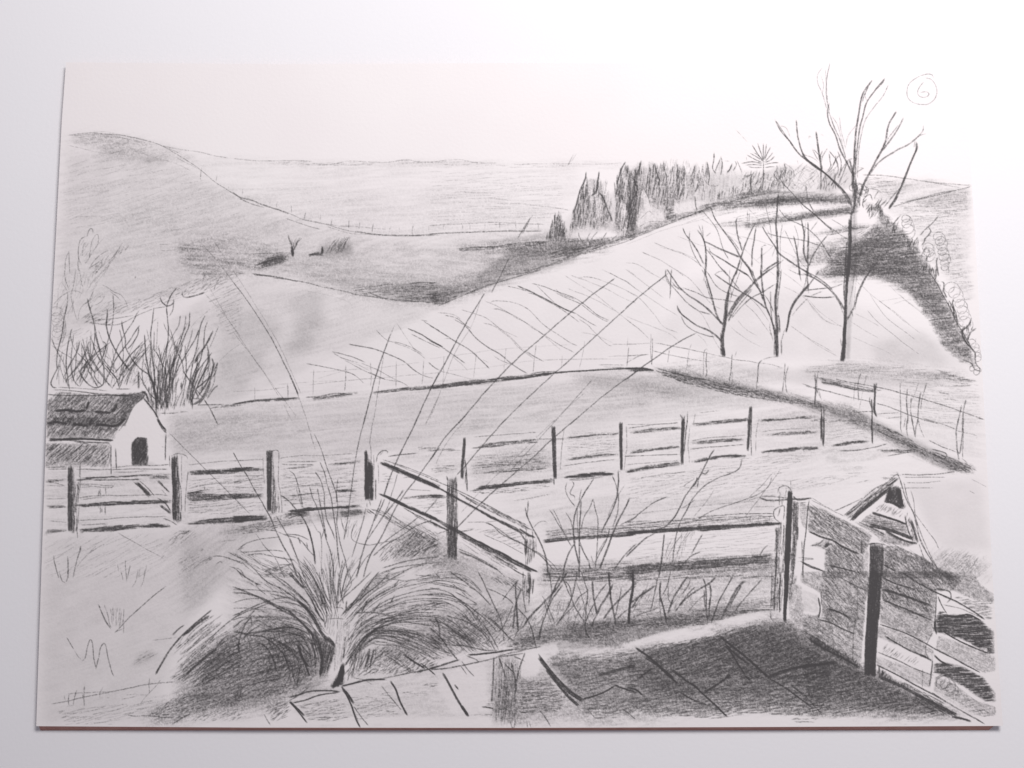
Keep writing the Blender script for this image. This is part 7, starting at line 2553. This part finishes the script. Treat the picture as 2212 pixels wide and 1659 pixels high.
h 12 16 7 .36 130 .3 | 0,740 300,880 620,1030 900,1160 1200,1300 1600,1520 1200,1480 800,1440 400,1480 0,1460
h 12 30 6 .25 140 .2 | 0,900 400,930 620,1040 400,1100 0,1050
k 36 26 .45 | 0,980 200,950 360,930
l 4 4 .5 | 0,1250 120,1390 200,1470
"""
ORDER = ['TONES', 'FURROW', 'CONIFERS', 'HEDGE', 'TREES', 'LEFTSIDE', 'MIDFENCE', 'RIGHT', 'CLUMP']
WORLD_S = 0.26
LAMP_E = 4.3
LAMP_P = (0.18, 0.38, 0.46)
def finish():
    X, Y = np.meshgrid(np.arange(GW, dtype=float), np.arange(GH, dtype=float))
    fine = rng.rand(GH, GW)
    fine = fine * .55 + .45 * 0.25 * (np.roll(fine, 1, 0) + np.roll(fine, 1, 1) + np.roll(fine, -1, 0) + np.roll(fine, -1, 1))
    tooth = (fine - fine.mean()) / fine.std() * 0.6 + (vnoise(X / 2.6, Y / 2.6) - .5) * 1.7
    dl, ds = 1 - LINE, 1 - SMUD
    dl = np.clip(dl * (1 + 0.62 * tooth * (1.05 - dl)), 0, 0.9)
    ds = np.clip(ds * (1 + 0.10 * tooth), 0, 0.9)
    d = 1 - (1 - dl) * (1 - ds)
    return 1 - d * (1 - 0.24 * d)


for _k in ORDER:
    run(globals()[_k])
# ------------------------------------------------------------------ build
import bpy

scn = bpy.context.scene
COL = scn.collection
T = finish()
GRAPHITE = 1 - T ** 2.2          # share of the surface covered by graphite

FPX = 3500.0                     # focal length, in photograph pixels (3648 wide)
TH = math.atan(FPX / 31632.0)    # camera leans a little off the vertical
DIST = 0.297 / 3322 * FPX
CAM = np.array([0, -DIST * math.sin(TH), DIST * math.cos(TH)])


def on_plane(x, y, z=0.0):
    dx, dy = (x - 1824) / FPX, -(y - 1368) / FPX
    c, s = math.cos(TH), math.sin(TH)
    d1 = c * dy + s
    d2 = s * dy - c
    t = (z - CAM[2]) / d2
    return CAM[0] + dx * t, CAM[1] + d1 * t


ZT = 0.0                         # the drawing's face
SHEET_T, BOARD_T = 0.00025, 0.0017
TABLE_Z = -(SHEET_T + BOARD_T)

# outline of the sheet (its left edge is cut a little bowed)
U, V = np.meshgrid(np.linspace(0, 1, GW), np.linspace(0, 1, GH))
sx = 130 + U * 3400; sy = 222 + V * 2365
for _ in range(12):
    sx = edge_l(sy) + U * (edge_r(sy) - edge_l(sy))
    sy = edge_t(sx) + V * (edge_b(sx) - edge_t(sx))
WX, WY = on_plane(sx, sy, ZT)


def nodes(name):
    m = bpy.data.materials.new(name); m.use_nodes = True
    nt = m.node_tree
    return m, nt, nt.nodes['Principled BSDF']


def paper_material():
    m, nt, b = nodes('paper_with_graphite')
    N, L = nt.nodes.new, nt.links.new
    at = N('ShaderNodeAttribute'); at.attribute_name = 'graphite'
    tc = N('ShaderNodeTexCoord')
    n1 = N('ShaderNodeTexNoise'); n1.inputs['Scale'].default_value = 26; n1.inputs['Detail'].default_value = 3
    r1 = N('ShaderNodeValToRGB')
    r1.color_ramp.elements[0].position = .3; r1.color_ramp.elements[0].color = (.785, .735, .745, 1)
    r1.color_ramp.elements[1].position = .7; r1.color_ramp.elements[1].color = (.805, .762, .768, 1)
    L(tc.outputs['Object'], n1.inputs['Vector']); L(n1.outputs['Fac'], r1.inputs['Fac'])
    mix = N('ShaderNodeMix'); mix.data_type = 'RGBA'
    L(at.outputs['Fac'], mix.inputs[0]); L(r1.outputs['Color'], mix.inputs[6])
    mix.inputs[7].default_value = (.022, .020, .022, 1)
    L(mix.outputs[2], b.inputs['Base Color'])
    b.inputs['Roughness'].default_value = .85
    b.inputs['Specular IOR Level'].default_value = .15
    n2 = N('ShaderNodeTexNoise'); n2.inputs['Scale'].default_value = 900; n2.inputs['Detail'].default_value = 3
    L(tc.outputs['Object'], n2.inputs['Vector'])
    bp = N('ShaderNodeBump'); bp.inputs['Strength'].default_value = .35; bp.inputs['Distance'].default_value = .00012
    L(n2.outputs['Fac'], bp.inputs['Height']); L(bp.outputs['Normal'], b.inputs['Normal'])
    return m


def plain(name, c0, c1, scale, rough, bump=0.0, bscale=500, dist=.0002):
    m, nt, b = nodes(name)
    N, L = nt.nodes.new, nt.links.new
    tc = N('ShaderNodeTexCoord')
    n1 = N('ShaderNodeTexNoise'); n1.inputs['Scale'].default_value = scale; n1.inputs['Detail'].default_value = 4
    r1 = N('ShaderNodeValToRGB')
    r1.color_ramp.elements[0].position = .3; r1.color_ramp.elements[0].color = (*c0, 1)
    r1.color_ramp.elements[1].position = .7; r1.color_ramp.elements[1].color = (*c1, 1)
    L(tc.outputs['Object'], n1.inputs['Vector']); L(n1.outputs['Fac'], r1.inputs['Fac'])
    L(r1.outputs['Color'], b.inputs['Base Color'])
    b.inputs['Roughness'].default_value = rough
    b.inputs['Specular IOR Level'].default_value = .2
    if bump:
        n2 = N('ShaderNodeTexNoise'); n2.inputs['Scale'].default_value = bscale; n2.inputs['Detail'].default_value = 3
        L(tc.outputs['Object'], n2.inputs['Vector'])
        bp = N('ShaderNodeBump'); bp.inputs['Strength'].default_value = bump; bp.inputs['Distance'].default_value = dist
        L(n2.outputs['Fac'], bp.inputs['Height']); L(bp.outputs['Normal'], b.inputs['Normal'])
    return m


M_PAPER = paper_material()
M_BOARD = plain('brown_board', (.56, .29, .25), (.64, .35, .30), 300, .9)
M_TABLE = plain('white_card_table', (.772, .756, .785), (.782, .766, .795), 9, .8, .25, 900, .00012)


def mesh_obj(name, verts, faces_flat, nper, mat, parent=None, attr=None):
    """verts (n,3) array, faces as flat index array of nper corners each"""
    me = bpy.data.meshes.new(name)
    nf = len(faces_flat) // nper
    me.vertices.add(len(verts)); me.vertices.foreach_set('co', np.asarray(verts, np.float32).ravel())
    me.loops.add(len(faces_flat)); me.loops.foreach_set('vertex_index', np.asarray(faces_flat, np.int32))
    me.polygons.add(nf)
    me.polygons.foreach_set('loop_start', np.arange(0, nf * nper, nper, dtype=np.int32))
    me.polygons.foreach_set('loop_total', np.full(nf, nper, np.int32))
    if attr is not None:
        a = me.attributes.new('graphite', 'FLOAT', 'POINT')
        a.data.foreach_set('value', np.asarray(attr, np.float32))
    me.update(calc_edges=True)
    me.materials.append(mat)
    o = bpy.data.objects.new(name, me); COL.objects.link(o)
    if parent is not None:
        o.parent = parent
    return o


# ---- the setting: the table top
S = 0.9
tb = mesh_obj('table_surface', [(-S, -S, TABLE_Z), (S, -S, TABLE_Z), (S, S, TABLE_Z), (-S, S, TABLE_Z)],
              [0, 1, 2, 3], 4, M_TABLE)
tb['kind'] = 'structure'

# ---- the drawing
root = bpy.data.objects.new('pencil_drawing', None); COL.objects.link(root)
root.empty_display_size = .02
root['label'] = 'white sheet with a pencil sketch of hills, bare trees and fences on white table'
root['category'] = 'drawing'

idx = np.arange(GW * GH).reshape(GH, GW)
a, b_, c_, d_ = idx[:-1, :-1], idx[1:, :-1], idx[1:, 1:], idx[:-1, 1:]
QU = np.stack([a, b_, c_, d_], -1).reshape(-1, 4)
FP = PART[:-1, :-1].reshape(-1)
XYZ = np.stack([WX, WY, np.full_like(WX, ZT)], -1).reshape(-1, 3)
GR = GRAPHITE.reshape(-1)

LABELS = {
    'page_number': 'page number 6 in a pencilled ring, top right of the sheet',
    'drawn_tall_tree': 'tallest bare tree, rising above the skyline',
    'drawn_tree': 'bare forked tree left of the other two',
    'drawn_tree#2': 'bare tree between the left tree and the tallest tree',
    'drawn_conifer_row': 'row of dark pointed conifers on the brow',
    'drawn_grass_clump': 'big clump of arching grass with long thin blades',
    'drawn_rail_fence': 'near post and rail fence',
    'drawn_paddock_fence': 'farther post and rail fence crossing the paddock',
    'drawn_wire_fence': 'thin wire fence behind the paddock',
    'drawn_cottage': 'small cottage with a tiled roof at the left edge',
    'drawn_paving': 'dark shaded paving in front of the gate',
}
used = [k for k in range(1, len(PARTS)) if (FP == k).sum() > 12]
objs = {}


def build_part(k, name, parent):
    q = QU[FP == k]
    vs, inv = np.unique(q.ravel(), return_inverse=True)
    verts = XYZ[vs]
    return mesh_obj(name, verts, inv.ravel(), 4, M_PAPER, parent, GR[vs])


# the sheet itself: every cell no motif covers, plus its cut edges
q = QU[~np.isin(FP, used)]
vs, inv = np.unique(q.ravel(), return_inverse=True)
verts = XYZ[vs]; attr = GR[vs]
ring = np.concatenate([idx[0, :], idx[1:, -1], idx[-1, -2::-1], idx[-2:0:-1, 0]])
r0 = XYZ[ring]
cen = r0.mean(0)
lo = r0.copy(); lo[:, 2] = ZT - SHEET_T
n0 = len(verts); n = len(ring)
verts = np.vstack([verts, r0, lo])
attr = np.r_[attr, np.zeros(2 * n)]
i = np.arange(n); j = (i + 1) % n
side = np.stack([n0 + i, n0 + j, n0 + n + j, n0 + n + i], 1)
faces = np.r_[inv.ravel(), side.ravel()]
sheet = mesh_obj('paper_sheet', verts, faces, 4, M_PAPER, root, attr)

# backing board under it, cut a little smaller
cl, cr = on_plane(np.array([150., 3540.]), np.array([2570., 2570.]))[0]


def board():
    def corner(x, y): return on_plane(x, y, ZT)
    tl, tr, br, bl = corner(246, 232), corner(3410, 232), corner(3546, 2584), corner(137, 2585)
    zt, zb = ZT - SHEET_T - 0.00001, TABLE_Z + 0.00002
    low = [tl, tr, (br[0] - .0012, br[1] - .0019), (bl[0] - .0002, bl[1] - .0019)]      # the front cut slopes outward
    v = [(x, y, zt) for x, y in (tl, tr, br, bl)] + [(x, y, zb) for x, y in low]
    f = [0, 3, 2, 1, 4, 5, 6, 7, 0, 1, 5, 4, 1, 2, 6, 5, 2, 3, 7, 6, 3, 0, 4, 7]
    o = mesh_obj('backing_board', v, f, 4, M_BOARD, root)
    o['label'] = 'thin brown board under the sheet'


board()
for k in used:
    full = PARTS[k]
    if '/' in full:
        continue
    o = build_part(k, full.split('#')[0], root)
    if full in LABELS:
        o['label'] = LABELS[full]
    objs[full] = o
for k in used:
    full = PARTS[k]
    if '/' in full:
        p, c = full.split('/')
        build_part(k, c.split('#')[0], objs.get(p, root))

# ---- camera
cd = bpy.data.cameras.new('camera'); cam = bpy.data.objects.new('camera', cd); COL.objects.link(cam)
cd.sensor_width = 36; cd.lens = 36 * FPX / 3648
cd.clip_start = .01; cd.clip_end = 20
cam.location = CAM; cam.rotation_euler = (TH, 0, 0)
scn.camera = cam

# ---- light: one soft lamp beyond the top right of the sheet, dim room round it
w = bpy.data.worlds.new('World'); scn.world = w; w.use_nodes = True
bg = w.node_tree.nodes['Background']
bg.inputs['Color'].default_value = (.93, .90, 1.0, 1); bg.inputs['Strength'].default_value = WORLD_S
ld = bpy.data.lights.new('window_light', 'AREA'); ld.shape = 'RECTANGLE'; ld.size = .30; ld.size_y = .16
ld.energy = LAMP_E; ld.color = (1.0, .985, .97)
lo_ = bpy.data.objects.new('window_light', ld); COL.objects.link(lo_)
lo_.location = LAMP_P
from mathutils import Vector
lo_.rotation_euler = (Vector((0.03, 0.02, 0)) - Vector(LAMP_P)).to_track_quat('-Z', 'Y').to_euler()

vs_ = scn.view_settings
scn.display_settings.display_device = 'sRGB'
vs_.view_transform = 'Standard'; vs_.look = 'None'; vs_.exposure = 0; vs_.gamma = 1; vs_.use_curve_mapping = False
scn.cycles.max_bounces = 6
